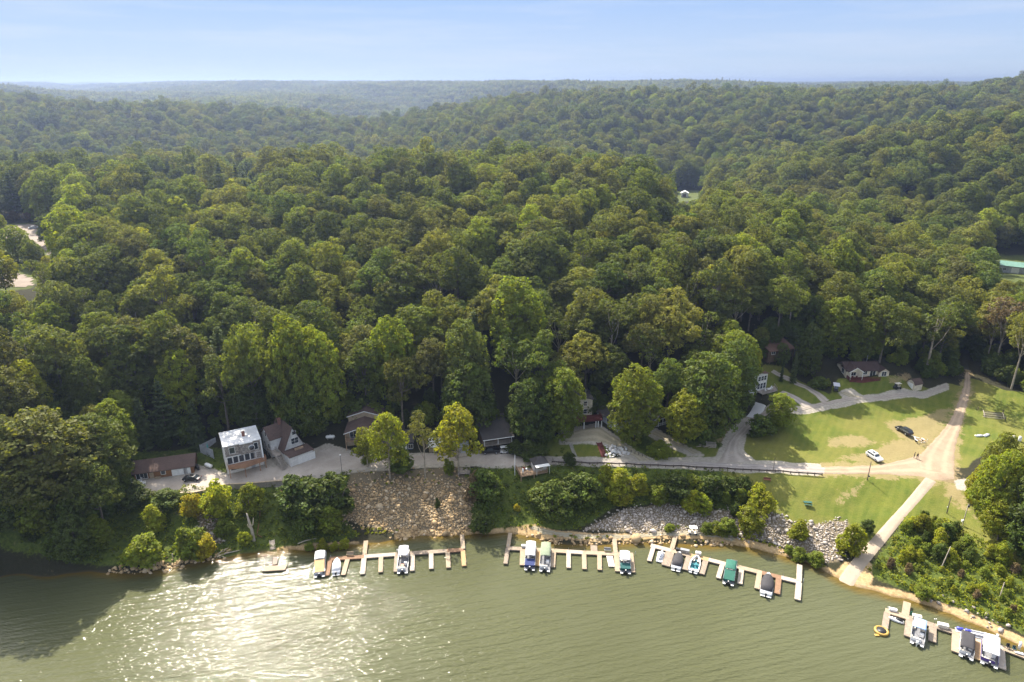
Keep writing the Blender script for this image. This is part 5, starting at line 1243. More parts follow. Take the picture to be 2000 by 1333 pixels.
# -- cream house
h = House('cream_house', 'two-storey cream house with a maroon deck on white posts', 'house', (1098, 833), (1158, 829), 11.6); w = h.w
h.gable_wall(0, w, 1.5, 9, -1.5, 7.4, 1.2, M_sid_c, 'y'); h.gable(0, w, 1.5, 9, 7.4, 1.2, M_rf_dark, .35, 'y')
for z in (2.9, 5.4):
    for x in (1.0, 3.6, w - 2.6): h.window('front', x, z, 1.0, 1.4, 1.5, (1, 2))
    h.window('right', 3.0, z, .9, 1.3, w, (1, 2)); h.window('right', 6.0, z, .9, 1.3, w, (1, 2))
h.mb('vent_pipe', M_metal, lambda m: m.cyl((w - 1.5, 4, 7.6), .12, 1.8, 8))
h.box('deck', M_maroon, -.5, w + 2.2, -2.2, 1.49, 2.1, 2.35); h.rail([(-.5, -2.1, 2.35), (w + 2.2, -2.1, 2.35), (w + 2.2, 1.4, 2.35)], .95, M_maroon, .3)
h.posts([(.5, -2.1), (w - 3.2, -2.1), (w + .3, -2.1), (w + 1.0, -2.1), (w + 2.0, -2.1)], -1.5, 2.1, M_trim, .22, 'deck_post')
h.box('basement_wall', M_brick, .3, w - .3, 1.40, 1.49, -1, 2.1); h.door('front', 5.2, -.6, 2.2, 2.3, 1.40, M_sid_g)
# -- grey house
h = House('grey_house', 'pale grey sided house turned away behind the second maple', 'house', (1166, 820), (1206, 842), 11.6); w = h.w
h.gable_wall(0, w, 0, 6, -1.5, 2.7, 1.6, M_sid_g); h.gable(0, w, 0, 6, 2.7, 1.6, M_rf_dark, .4)
for x in (1.2, 4.2, 6.6): h.window('front', x, 1.2, .8, 1.0, 0)
h.window('front', 5.2, -.8, .8, .8, 0); h.door('front', w - 1.6, 0, .9, 2, 0, M_trim); h.window('left', 2.3, 1.1, 1.1, 1.2, 0, (2, 1))
# -- cottage with white porch
h = House('porch_cottage', 'dark-roofed cottage with a white porch frame behind the lime tree', 'house', (1276, 838), (1304, 830), 10.8); w = h.w
h.gable_wall(0, w, 2.2, 10, -1, 2.7, 1.7, M_log, 'y'); h.gable(0, w, .2, 10, 2.7, 1.7, M_rf_dark, .3, 'y')
h.mb('porch_frame', M_trim, lambda m: (m.bar((0, 0, 2.55), (w / 2, 0, 4.25), .12), m.bar((w / 2, 0, 4.25), (w, 0, 2.55), .12), m.bar((0, 0, 2.5), (w, 0, 2.5), .12)))
h.posts([(.1, .1), (w * .35, .1), (w * .65, .1), (w - .1, .1)], -1, 2.44, M_trim, .13); h.rail([(0.1, .1, .3), (w - .1, .1, .3)], .8, M_trim, .4)
h.window('front', .6, .9, 1.1, 1.3, 2.2, (2, 1)); h.door('front', 2.6, 0, .95, 2, 2.2, M_trim)
# -- white house on the hill
h = House('white_house', 'tall white house with two rows of windows and a furnished deck', 'house', (1464, 772), (1495, 764), 12.2); w = h.w
h.gable_wall(0, w, 0, 8, -1.5, 6.2, .7, M_sid_w, 'y'); h.gable(0, w, 0, 8, 6.2, .7, M_rf_red, .4, 'y')
for z, hh in ((1.3, 1.9), (4.1, 1.5)):
    for i in range(3): h.window('front', w - 3.9 + i * 1.25, z, 1.0, hh, 0, (1, 2))
h.window('right', 1.5, 4.0, 1.0, 1.4, w); h.window('right', 4.5, 4.0, 1.0, 1.4, w)
h.mb('deck', M_greywood, lambda m: m.prism([(w - 4, -.01), (w - 4, -2.6), (w + 2.4, -2.6), (w + 4.2, .4), (w + .01, .4), (w + .01, -.01)], .55, .75))
h.posts([(w - 3.8, -2.4), (w, -2.4), (w + 2.3, -2.4), (w + 3.8, .2)], -1.6, .55, M_log, .18, 'deck_post'); h.rail([(w - 4, -2.5, .75), (w + 2.4, -2.5, .75), (w + 4.1, .35, .75)], .9, M_greywood, .5)
h.mb('deck_table', M_trim, lambda m: (m.cyl((w - .5, -1.4, .75), .06, .7, 8), m.cyl((w - .5, -1.4, 1.45), .6, .05, 14)))
for x, y in ((w - 1.6, -1.5), (w + .7, -1.4), (w + 1.8, -.8)): h.mb('deck_chair', M_trim, lambda m: (m.box(x - .25, x + .25, y - .25, y + .25, 1.15, 1.2), m.box(x - .25, x + .25, y + .2, y + .26, 1.2, 1.7), [m.box(x + a - .03, x + a + .03, y + b - .03, y + b + .03, .75, 1.15) for a in (-.2, .2) for b in (-.2, .2)]))
# -- cottage with the maroon deck
h = House('maroon_deck_cottage', 'beige ranch cottage with dark roof and maroon deck', 'house', (1661, 752), (1738, 751), 13.1); w = h.w
h.box('wall', M_sid_c, -.6, w - 2.6, 2.6, 9, -1.5, 4.0); h.box('basement_wall', M_found, .3, w - .6, 2.5, 2.59, -1.4, 1.5)
h.gable(-.6, w - 2.6, 2.6, 9, 4.0, 1.6, M_rf_brown2, .45)
h.gable_wall(-.6, 3.6, .6, 5.8, 4.2, 4.3, 1.3, M_sid_c, 'y', 'porch_gable'); h.gable(-.6, 3.6, .6, 5.8, 4.3, 1.3, M_rf_brown2, .35, 'y', name='porch_roof')
h.mb('bargeboard', M_trim, lambda m: (m.bar((-1.0, .2, 4.15), (1.5, .2, 5.7), .07, .18), m.bar((1.5, .2, 5.7), (4.0, .2, 4.15), .07, .18)))
h.gable_wall(w - 3.2, w, 1.6, 8.4, -1.4, 3.8, 1.1, M_sid_c, 'y', 'end_wing'); h.gable(w - 3.2, w, 1.6, 8.4, 3.8, 1.1, M_rf_brown2, .3, 'y', name='wing_roof')
h.window('front', w - 2.4, 2.3, 1.5, 1.5, 1.6, (2, 1)); h.window('front', w - 2.3, -.2, 1.4, .8, 1.6); h.window('front', 5.0, 2.5, 1.3, 1.2, 2.6, (2, 1)); h.window('front', 7.3, 1.9, 1.8, 2.0, 2.6, (2, 1)); h.window('left', 4, 2.2, 1.6, 1.6, -.6, (2, 1)); h.window('front', 1.0, 2.2, 1.6, 1.7, 2.6, (2, 1))
h.box('deck', M_maroon, -.4, w - 3.3, .2, 2.49, 1.3, 1.5); h.rail([(-.4, 2.4, 1.5), (-.4, .25, 1.5), (w - 3.3, .25, 1.5)], .95, M_maroon, .16); h.mb('deck_skirt', M_maroon, lambda m: m.box(-.38, w - 3.4, .22, .3, -1, 1.29))
h.posts([(-.35, .3), (3.6, .3)], 1.51, 4.2, M_trim, .15, 'roof_post'); h.mb('stovepipe', M_metal, lambda m: m.cyl((w - 5, 7, 4.5), .11, 2.8, 8))
for x in (.8, 2.2): h.mb('deck_chair', M_maroon, lambda m: (m.box(x, x + .55, 1.0, 1.55, 1.9, 1.96), m.box(x, x + .55, 1.5, 1.56, 1.96, 2.5), [m.box(x + a, x + a + .05, 1.0 + b, 1.05 + b, 1.51, 1.9) for a in (0, .5) for b in (0, .5)]))
# -- garden shed by the lane
h = House('barn_shed', 'small white shed with double doors and barn roof by the lane', 'shed', (1769.5, 755.5), (1784.5, 762.5), 12.0); w = h.w
h.mb('wall', M_sid_c, lambda m: m.extr([(0, -.4), (w, -.4), (w, 1.7), (w * .82, 2.5), (w / 2, 2.95), (w * .18, 2.5), (0, 1.7)], 0, 3.4, axis='y'))
h.mb('roof', M_rf_brown, lambda m: m.extr([(-.15, 1.62), (w * .17, 2.6), (w / 2, 3.1), (w * .83, 2.6), (w + .15, 1.62), (w + .15, 1.72), (w * .83, 2.72), (w / 2, 3.22), (w * .17, 2.72), (-.15, 1.72)], -.12, 3.52, axis='y'))
for x in (w / 2 - .95, w / 2 + .03): h.door('front', x, .05, .92, 1.9, 0, M_trim)
# -- log cabin among the trees
h = House('log_cabin', 'log cabin with a rusty low roof deep among the trees', 'house', (1500, 698), (1545, 692), 20.6); w = h.w
h.box('wall', M_log, 0, w, 0, 6, -2, 2.4); h.mb('roof', M_rf_red, lambda m: m.extr([(-1.2, 2.2), (6.4, 3.9), (6.4, 4.1), (-1.2, 2.4)], -.5, w + .5)); h.window('front', 1.2, .8, 1.4, 1.1, 0, (2, 1)); h.window('front', w - 3, .8, 1.4, 1.1, 0, (2, 1)); h.door('front', w / 2 - .5, 0, 1, 2, 0, M_sid_b)
h.posts([(.1, -1.0), (w / 2, -1.0), (w - .1, -1.0)], -2, 2.24, M_log, .16); h.rail([(0, -1, 0), (w, -1, 0)], .9, M_log, .4)
# -- green roofed barn, far cabin
h = House('metal_barn', 'long grey barn with a green metal roof at the right edge', 'barn', (1951, 531), (2040, 541), 12.3); w = h.w
h.gable_wall(0, w, 0, 9, -1, 3.6, 1.5, M_sid_g); h.gable(0, w, 0, 9, 3.6, 1.5, M_rf_green, .4, th=.1); h.door('front', 5, 0, 3.4, 3.0, 0, M_trim, 'garage_door'); h.door('front', 12, 0, 3.4, 3.0, 0, M_trim, 'garage_door'); h.window('front', 1.5, 1.2, 1.2, 1.0, 0, (2, 1))
h = House('far_cabin', 'tiny white cabin in the clearing far up the valley', 'house', (1330, 385), (1344, 385.5), 12.2); w = h.w
h.gable_wall(0, w, 0, 6, -1, 3.2, 1.6, M_sid_w, 'y'); h.gable(0, w, 0, 6, 3.2, 1.6, M_rf_white, .4, 'y'); h.door('front', 1.2, 0, 3.0, 2.6, 0, M_log, 'garage_door'); h.window('right', 2, 1, 1.2, 1.2, w)
# -- gazebo bar on its deck
h = House('bar_deck', 'wooden deck on stilts over the bank with a railing', 'deck', (1017, 932), (1070, 923), 7.6); w = h.w
h.box('floor', M_deck, 0, w, 0, 4.6, -.1, .1); h.rail([(0, 4.5, .1), (0, .05, .1), (w, .05, .1), (w, 2, .1)], 1.0, M_deck, .25)
h.posts([(.2, .2), (w / 2, .2), (w - .2, .2), (.2, 2.5), (w - .2, 2.5)], -3.4, -.1, M_deck, .2, 'stilt'); h.box('side_floor', M_greywood, w + .02, w + 3.2, 1.8, 5.2, -.1, .08); h.rail([(w + .1, 1.85, .08), (w + 3.15, 1.85, .08), (w + 3.15, 5.1, .08)], 1.0, M_greywood, .3)
g = empty('bar_hut', 'white bar hut with a dark roof and raised white awning', 'hut', h.e.matrix_basis @ Vector((4.2, 1.1, .1)), h.rz)
def part(name, mat, fn, par=None): m = MB(); fn(m); return m.build(name, mat, par or g)
part('wall', M_sid_w, lambda m: (m.box(0, 3.6, 0, .1, 0, 1.0), m.box(0, .1, .1, 3, 0, 2.2), m.box(3.5, 3.6, .1, 3, 0, 2.2), m.box(.1, 3.5, 2.9, 3, 0, 2.2), m.box(0, .25, 0, .1, 1.0, 2.2), m.box(2.3, 3.6, 0, .1, 1.0, 2.2)))
part('roof', M_rf_dark, lambda m: m.loft([[Vector(p) for p in ((-.4, -.3, 2.2), (4, -.3, 2.2), (4, 3.4, 2.2), (-.4, 3.4, 2.2))], [Vector(p) for p in ((1.2, 1.2, 3.5), (2.4, 1.2, 3.5), (2.4, 1.8, 3.5), (1.2, 1.8, 3.5))]], smooth=False))
part('awning', M_trim, lambda m: m.extr([(-2.0, 2.35), (-.05, 2.1), (-.05, 2.16), (-2.0, 2.42)], -.1, 3.8)); part('awning_post', M_trim, lambda m: m.box(0, .08, -1.95, -1.87, 0, 2.34)); part('awning_post', M_trim, lambda m: m.box(3.55, 3.63, -1.95, -1.87, 0, 2.34)); part('pane', M_glass, lambda m: m.box(2.6, 3.2, -.03, -.004, 1.2, 1.8)); part('counter', M_deck, lambda m: m.box(.2, 2.4, -.35, -.01, .95, 1.03))
q = h.e.matrix_basis @ Vector((.9, .9, .1)); tag(MB().cyl((0, 0, 0), .22, 1.7, 12).build('marker_post', M_trim), 'thick white post standing on the bar deck', 'post').location = q
q = h.e.matrix_basis @ Vector((2.4, 2.2, .1)); tb = empty('patio_table', 'small grey round table on the bar deck', 'table', q); MB().cyl((0, 0, .7), .5, .05, 14).build('table_top', M_metal, tb); MB().cyl((0, 0, 0), .05, .7, 8).build('leg', M_metal, tb)
for k, (dx, dy, lb) in enumerate(((-.8, .3, 'red chair at the small round table on the bar deck'), (.75, -.3, 'grey chair at the small round table on the bar deck'))):
    cz_ = empty('patio_chair', lb, 'chair', q + Vector((dx, dy, 0)), .6 * k); mt = worn('red_plastic', (.35, .06, .05), .5) if k == 0 else M_metal
    MB().box(-.25, .25, -.25, .25, .42, .47).build('seat', mt, cz_); MB().box(-.25, .25, .2, .26, .47, .95).build('backrest', mt, cz_)
    for a in (-.2, .2):
        for b in (-.2, .2): MB().box(a - .03, a + .03, b - .03, b + .03, 0, .42).build('leg', mt, cz_)
# -- timber landing at the top of the stone slope
h = House('timber_landing', 'small grey timber landing at the right top of the stones', 'landing', (895, 926), (918, 925.5), 7.3); h.box('floor', M_greywood, 0, h.w, 0, 3.2, -.1, .08); h.rail([(0, 3.1, .08), (0, .05, .08), (h.w, .05, .08), (h.w, 3.1, .08)], 1.0, M_greywood, .6); h.posts([(.1, .1), (h.w - .1, .1)], -2, -.1, M_greywood, .15, 'stilt')
# ------------------------------------------------------------------ docks
M_dk = {'pale': planks('pale_dock', (0.38, 0.295, 0.205), 0.16, 'Y', .22, dark=.7), 'grey': planks('grey_dock', (0.31, 0.245, 0.185), 0.16, 'Y', .3, dark=.75), 'brown': planks('brown_dock', (0.26, 0.155, 0.092), 0.16, 'Y', .25, dark=.7),
        'white': planks('bleached_dock', (0.45, 0.375, 0.30), 0.16, 'Y', .18, dark=.6), 'tan': planks('tan_dock', (0.40, 0.275, 0.14), 0.16, 'Y', .15, dark=.5)}
M_float = worn('dock_float', (0.05, 0.045, 0.04), .8)
DZ = 0.50
def plank_run(name, parent, org, a, b, w, mat, lift=0.0, slope=(0, 0)):
    """one straight run of planks from pixel a to pixel b, as a part of its dock"""
    A, B = at(*a, DZ), at(*b, DZ)
    A.z, B.z = DZ + slope[0], DZ + slope[1]
    d = B - A; L_ = d.length
    m = MB(); m.box(-w / 2, w / 2, 0, L_, -.05, 0); m.box(-w / 2, -w / 2 + .06, 0.01, L_ - .01, -.28, -.052); m.box(w / 2 - .06, w / 2, .01, L_ - .01, -.28, -.052); m.box(-w / 2 + .061, w / 2 - .061, .01, .07, -.27, -.052); m.box(-w / 2 + .061, w / 2 - .061, L_ - .07, L_ - .01, -.27, -.052)
    o = m.build(name, M_dk[mat], parent)
    o.location = A - org + Vector((0, 0, lift)); o.rotation_euler = (math.asin(max(-1, min(1, d.z / L_))), 0, math.atan2(-d.x, d.y))
    fl = MB(); k = max(2, int(L_ / 2.4))
    for i in range(k):
        y = L_ * (i + .5) / k; fl.box(-w / 2 + .12, w / 2 - .12, y - .5, y + .5, -.62, -.285)
    f = fl.build('float', M_float, o)
    return o
def dock(label, main, fingers, gangs=(), poles=True):
    org = at(*main[0][0], 0)
    e = empty('boat_dock', label, 'dock', org, 0, 'floating docks along the shore')
    for a, b, w, mt in main: plank_run('walkway', e, org, a, b, w, mt)
    for a, b, w, mt in fingers: plank_run('finger', e, org, a, b, w, mt, -.012)
    for a, b, w, mt in gangs: plank_run('gangway', e, org, a, b, w, mt, .012, (.35, .02))
    pm = MB()
    pts = [x for r in main for x in (r[0], r[1])] + [f[1] for f in fingers]
    for u, v in pts:
        p = at(u, v, 0) - org; q = Vector((p.x + .42, p.y, 0))
        m = MB(); m.tube([q + Vector((0, 0, -2.5)), q + Vector((0, 0, 1.0))], .05, 7); m.build('post', M_metal, e)
    return e
dock('short L-shaped dock alone at the left shore', [((513.6, 1111), (558.7, 1108.4), 1.7, 'pale')], [], [((538.8, 1090.4), (536.6, 1103), 1.0, 'grey')])
dock('long dock with white-canopied boats, left of the three', [((643.2, 1091.6), (711, 1087), 1.25, 'brown'), ((711, 1087), (772, 1082.6), 1.25, 'white'), ((772, 1082.6), (873, 1075.8), 1.25, 'grey'), ((873, 1075.8), (905, 1073.4), 1.25, 'brown')],
     [((645, 1093.5), (638.4, 1124), 1.05, 'brown'), ((679, 1091), (670.3, 1122.8), 1.05, 'pale'), ((711, 1089), (708, 1121), 1.15, 'white'), ((744, 1087), (743.3, 1117.3), 1.05, 'pale'), ((775.2, 1084), (773.3, 1116.3), 1.1, 'grey'), ((805.7, 1083), (805.2, 1114.4), 1.05, 'white'), ((841.9, 1080), (842.4, 1110.8), 1.05, 'white'), ((874.3, 1078), (876, 1108.4), 1.05, 'pale'), ((904, 1075), (906.5, 1105), 1.05, 'tan')],
     [((715, 1058.7), (711.6, 1084), 1.05, 'pale'), ((902.4, 1047), (904.3, 1072), 1.0, 'pale')])
dock('long dock with blue and green pontoons in the middle of the shore', [((989, 1070.5), (1018, 1072), 1.25, 'grey'), ((1018, 1072), (1079, 1075.2), 1.25, 'pale'), ((1079, 1075.2), (1107, 1077), 1.3, 'pale'), ((1107, 1077), (1138, 1079), 1.3, 'white'), ((1138, 1079), (1204, 1082), 1.3, 'pale'), ((1204, 1082), (1237, 1083.5), 1.3, 'pale')],
     [((991.5, 1072), (987.2, 1101), 1.0, 'grey'), ((1021.2, 1074), (1020.4, 1103.7), 1.3, 'pale'), ((1051.8, 1075), (1050, 1104.6), 1.1, 'tan'), ((1081.6, 1077), (1079.5, 1107.4), 1.1, 'pale'), ((1110.5, 1079), (1110.5, 1108.8), 1.05, 'white'), ((1140.6, 1080.5), (1141.6, 1111.4), 1.05, 'pale'), ((1170.8, 1082), (1171.3, 1113), 1.05, 'pale'), ((1203.5, 1083.5), (1206.2, 1115.6), 1.15, 'pale'), ((1233, 1085), (1236.3, 1117.3), 1.05, 'pale'), ((1160.6, 1078), (1159.8, 1065.5), 1.6, 'grey')],
     [((996.6, 1043.4), (992.3, 1068), .95, 'pale'), ((1199.7, 1054.4), (1202.3, 1079.5), 1.05, 'pale')])
dock('long slanting dock with covered boats beside the boat ramp', [((1271, 1065), (1310, 1075), 1.35, 'white'), ((1310, 1075), (1348, 1084.5), 1.3, 'pale'), ((1348, 1084.5), (1384, 1093), 1.3, 'tan'), ((1384, 1093), (1416, 1101), 1.3, 'white'), ((1416, 1101), (1488, 1118.5), 1.3, 'pale'), ((1488, 1118.5), (1526, 1128), 1.3, 'brown'), ((1526, 1128), (1565, 1137.5), 1.3, 'white')],
     [((1276, 1069), (1267.9, 1095.6), 1.05, 'white'), ((1309, 1077), (1300, 1104.6), 2.0, 'grey'), ((1346.2, 1086), (1338, 1112.7), 1.3, 'grey'), ((1378.6, 1094), (1370.5, 1120.8), 1.25, 'grey'), ((1411, 1102), (1402.9, 1128.9), 1.1, 'white'), ((1448.5, 1111), (1445.2, 1139.7), 1.1, 'white'), ((1483.5, 1120), (1478.5, 1149.6), 1.15, 'pale'), ((1521, 1129), (1518, 1159.5), 1.2, 'brown'), ((1560.6, 1138), (1557.7, 1171), 1.25, 'white')],
     [((1319.2, 1048.8), (1312, 1073), 1.05, 'pale'), ((1561.3, 1105.5), (1560.6, 1135), 1.15, 'white')])
dock('dock running out of the picture at the lower right', [((1729, 1192), (1776, 1206.5), 1.45, 'pale'), ((1776, 1206.5), (1862, 1233.5), 1.4, 'grey'), ((1862, 1233.5), (1906, 1247.5), 1.45, 'pale'), ((1906, 1247.5), (1960, 1266), 1.5, 'white'), ((1960, 1266), (2100, 1318), 1.35, 'pale')],
     [((1733, 1196), (1728, 1226.8), 1.2, 'grey'), ((1777, 1208.5), (1772.8, 1242.8), 1.4, 'grey'), ((1822, 1222), (1820.8, 1252.4), 1.4, 'grey'), ((1867, 1237), (1865.6, 1273), 1.3, 'pale'), ((1909.6, 1251), (1908.8, 1287.6), 1.3, 'tan'), ((1953.6, 1265.5), (1956.5, 1305), 1.5, 'white')],
     [((1771.2, 1178.8), (1767.7, 1203), 1.4, 'pale')])
# ------------------------------------------------------------------ boats
M_gel = worn('white_gelcoat', (0.78, 0.77, 0.75), 0.25, 0.06, spec=.6); M_alu = worn('pontoon_aluminium', (0.62, 0.63, 0.64), 0.3, 0.12, metal=.8); M_blk = worn('black_plastic', (0.025, 0.025, 0.028), .45, .2)
M_seat = worn('cream_vinyl', (0.66, 0.60, 0.50), .5, .1); M_carpet = worn('grey_carpet', (0.22, 0.22, 0.23), .95, .2)
def cloth(name, c): return worn(name, c, 0.85, 0.14, 0.7, bump=.2)
C_white, C_blue, C_olive, C_teal, C_grey, C_black, C_green, C_sky, C_tan = (cloth(n, c) for n, c in (('white_canvas', (.68, .66, .65)), ('blue_canvas', (.03, .045, .14)), ('olive_canvas', (.23, .27, .18)), ('teal_canvas', (.02, .09, .085)), ('pale_grey_canvas', (.55, .55, .60)), ('black_canvas', (.045, .042, .045)), ('green_canvas', (.03, .135, .095)), ('sky_blue_canvas', (.33, .45, .66)), ('tan_canvas', (.50, .34, .17))))
def place_boat(name, label, bow, stern, group='boats at the docks', z=.3):
    b, s_ = at(*bow, z), at(*stern, z); d = b - s_
    return empty(name, label, 'boat', (s_.x, s_.y, 0), math.atan2(-d.x, d.y), group), math.hypot(d.x, d.y)
def add(par, name, mat, fn, bevel=0):
    m = MB(); fn(m); return m.build(name, mat, par, bevel)
def outboard(par, x=0, y=-.25, s=1.0, col=None):
    o = add(par, 'outboard_motor', col or M_blk, lambda m: (m.loft([[Vector((x + a * .2 * s * k, y + b * .3 * s * k, z)) for a, b in ((-1, -1), (1, -1), (1, .8), (-1, .8))] for z, k in ((.55, .7), (.75, 1), (1.15, 1), (1.32, .6))]), m.box(x - .08, x + .08, y - .12, y + .12, -.5, .56)), .03)
    add(o, 'cowling', M_trim, lambda m: m.box(x - .12, x + .12, y - .15, y + .12, 1.3, 1.37), .02)
def arched(m, x, y0, y1, z, rise=.18, th=.04, n=6):
    rings = []
    for y in (y0, y0 + .15, (y0 + y1) / 2, y1 - .15, y1):
        dz = -.10 if y in (y0, y1) else 0.0
        rings.append([Vector((-x + 2 * x * i / n, y, z + dz + rise * (1 - (2 * i / n - 1) ** 2))) for i in range(n + 1)] + [Vector((x - 2 * x * i / n, y, z + dz - th + rise * (1 - (1 - 2 * i / n) ** 2))) for i in range(n + 1)])
    m.loft(rings, 0, True)
def pontoon(label, bow, stern, panel, canopy, cy, rear=None, W=2.5, cz=2.35, motor=None, cover_bow=None, kind='pontoon_boat', flat=False, rear_low=False):
    e, L_ = place_boat(kind, label, bow, stern); L_ = max(6.2, L_); h = W / 2
    for x in (-h + .38, h - .38): add(e, 'pontoon', M_alu, lambda m: m.tube([(x, .1, .12), (x, L_ - 1.0, .12), (x, L_ - .3, .2), (x, L_ - .02, .38)], [.34, .34, .24, .05], 12))
    add(e, 'deck', M_carpet, lambda m: m.box(-h, h, .15, L_ - .2, .47, .56))
    add(e, 'side_panel', panel, lambda m: (m.box(-h + .03, -h + .08, .7, L_ - .5, .57, 1.2), m.box(h - .08, h - .03, .7, L_ - .5, .57, 1.2), m.box(-h + .09, -.45, L_ - .55, L_ - .5, .57, 1.2), m.box(.45, h - .09, L_ - .55, L_ - .5, .57, 1.2), m.box(-h + .09, h - .6, .7, .75, .57, 1.2)))
    add(e, 'rail', M_alu, lambda m: (m.bar((-h + .055, .7, 1.23), (-h + .055, L_ - .5, 1.23), .05), m.bar((h - .055, .7, 1.23), (h - .055, L_ - .5, 1.23), .05), m.bar((-h + .055, .725, 1.23), (h - .6, .725, 1.23), .05)))
    for x0, x1, y0, y1 in ((-h + .12, -h + .7, L_ - 2.6, L_ - .65), (h - .7, h - .12, L_ - 2.6, L_ - .65), (-h + .12, h - .7, .82, 1.45)):
        add(e, 'seat', M_seat, lambda m: (m.box(x0, x1, y0, y1, .57, .95), m.box(x0, x0 + .14, y0, y1, .951, 1.25)), .03)
    c_ = add(e, 'console', M_gel, lambda m: m.box(.25, .95, 2.3, 2.9, .57, 1.35), .05); add(c_, 'windscreen', M_glass, lambda m: m.box(.28, .92, 2.85, 2.88, 1.36, 1.65))
    if canopy:
        x = h - .1; y0, y1 = cy[0] * L_, cy[1] * L_
        add(e, 'canopy', canopy, lambda m: arched(m, x, y0, y1, cz, .05 if flat else .2))
        add(e, 'canopy_frame', M_alu, lambda m: [m.bar((sx * x, yy, 1.2), (sx * (x - .02), y2, cz - .05), .04) for sx in (-1, 1) for yy, y2 in (((y0 + y1) / 2 - .3, y0 + .1), ((y0 + y1) / 2 + .3, y1 - .1))])
    if rear: add(e, 'rear_cover', rear, lambda m: m.add([(-h + .1, .55, 1.25), (h - .1, .55, 1.25), (h - .12, cy[0] * L_ - .02, cz - .12 if not rear_low else 1.5), (-h + .12, cy[0] * L_ - .02, cz - .12 if not rear_low else 1.5), (-h + .1, .55, 1.18), (h - .1, .55, 1.18), (h - .12, cy[0] * L_ - .02, cz - .2 if not rear_low else 1.42), (-h + .12, cy[0] * L_ - .02, cz - .2 if not rear_low else 1.42)], [(0, 1, 2, 3), (7, 6, 5, 4), (0, 4, 5, 1), (1, 5, 6, 2), (2, 6, 7, 3), (3, 7, 4, 0)]))
    outboard(e, 0, -.05, 1.1, motor)
    for x in (-h + .38, h - .38): add(e, 'boarding_step', M_gel, lambda m: m.box(x - .3, x + .3, -.25, .14, .42, .5))
    return e, L_
pontoon('pontoon boat with white canopy and tan rear flap at the far left berth', (627.6, 1080.5), (624, 1127), M_gel, C_white, (.44, .80), C_tan)
e, L_ = pontoon('pontoon boat with a pale grey canopy and a brown seat at its open stern', (790, 1078), (786, 1120), M_gel, C_grey, (.48, .96), None)
add(e, 'lounge_seat', worn('brown_vinyl', (.30, .14, .08), .5), lambda m: m.box(-.5, .3, 1.5, 2.6, .57, 1.0), .04)
pontoon('blue-sided pontoon boat with a long white canopy', (1037.4, 1070), (1034.3, 1114), C_blue, C_white, (.32, .98), C_blue, rear_low=True)
pontoon('pontoon boat under an olive green canopy beside the blue one', (1066.3, 1072), (1063.7, 1116.5), M_gel, C_olive, (.36, .98), None)
pontoon('pontoon boat with white canopy and teal rear cover at the end of the middle dock', (1219.3, 1088), (1221.8, 1120.7), C_teal, C_white, (.36, .90), C_teal, rear_low=True)
pontoon('pontoon boat with a sky blue bimini between grey dock fingers', (1795.2, 1219), (1790.4, 1260), M_gel, C_sky, (.42, .88), None, motor=M_gel, flat=True)
pontoon('pontoon boat under a flat black cover beside the tan dock finger', (1888.8, 1244), (1886.4, 1286), M_gel, C_black, (.22, .98), None, cz=1.75, flat=True)
pontoon('pontoon boat with a large white double roof near the right edge', (1932.8, 1256), (1931.2, 1301), cloth('violet_panel', (.12, .07, .25)), C_white, (.16, .98), None, W=2.9, cz=2.5, flat=True)
pontoon('deck boat with a bright green bimini and rear curtain', (1428, 1105), (1421.8, 1142.4), C_teal, C_green, (.42, .90), C_green, kind='deck_boat')
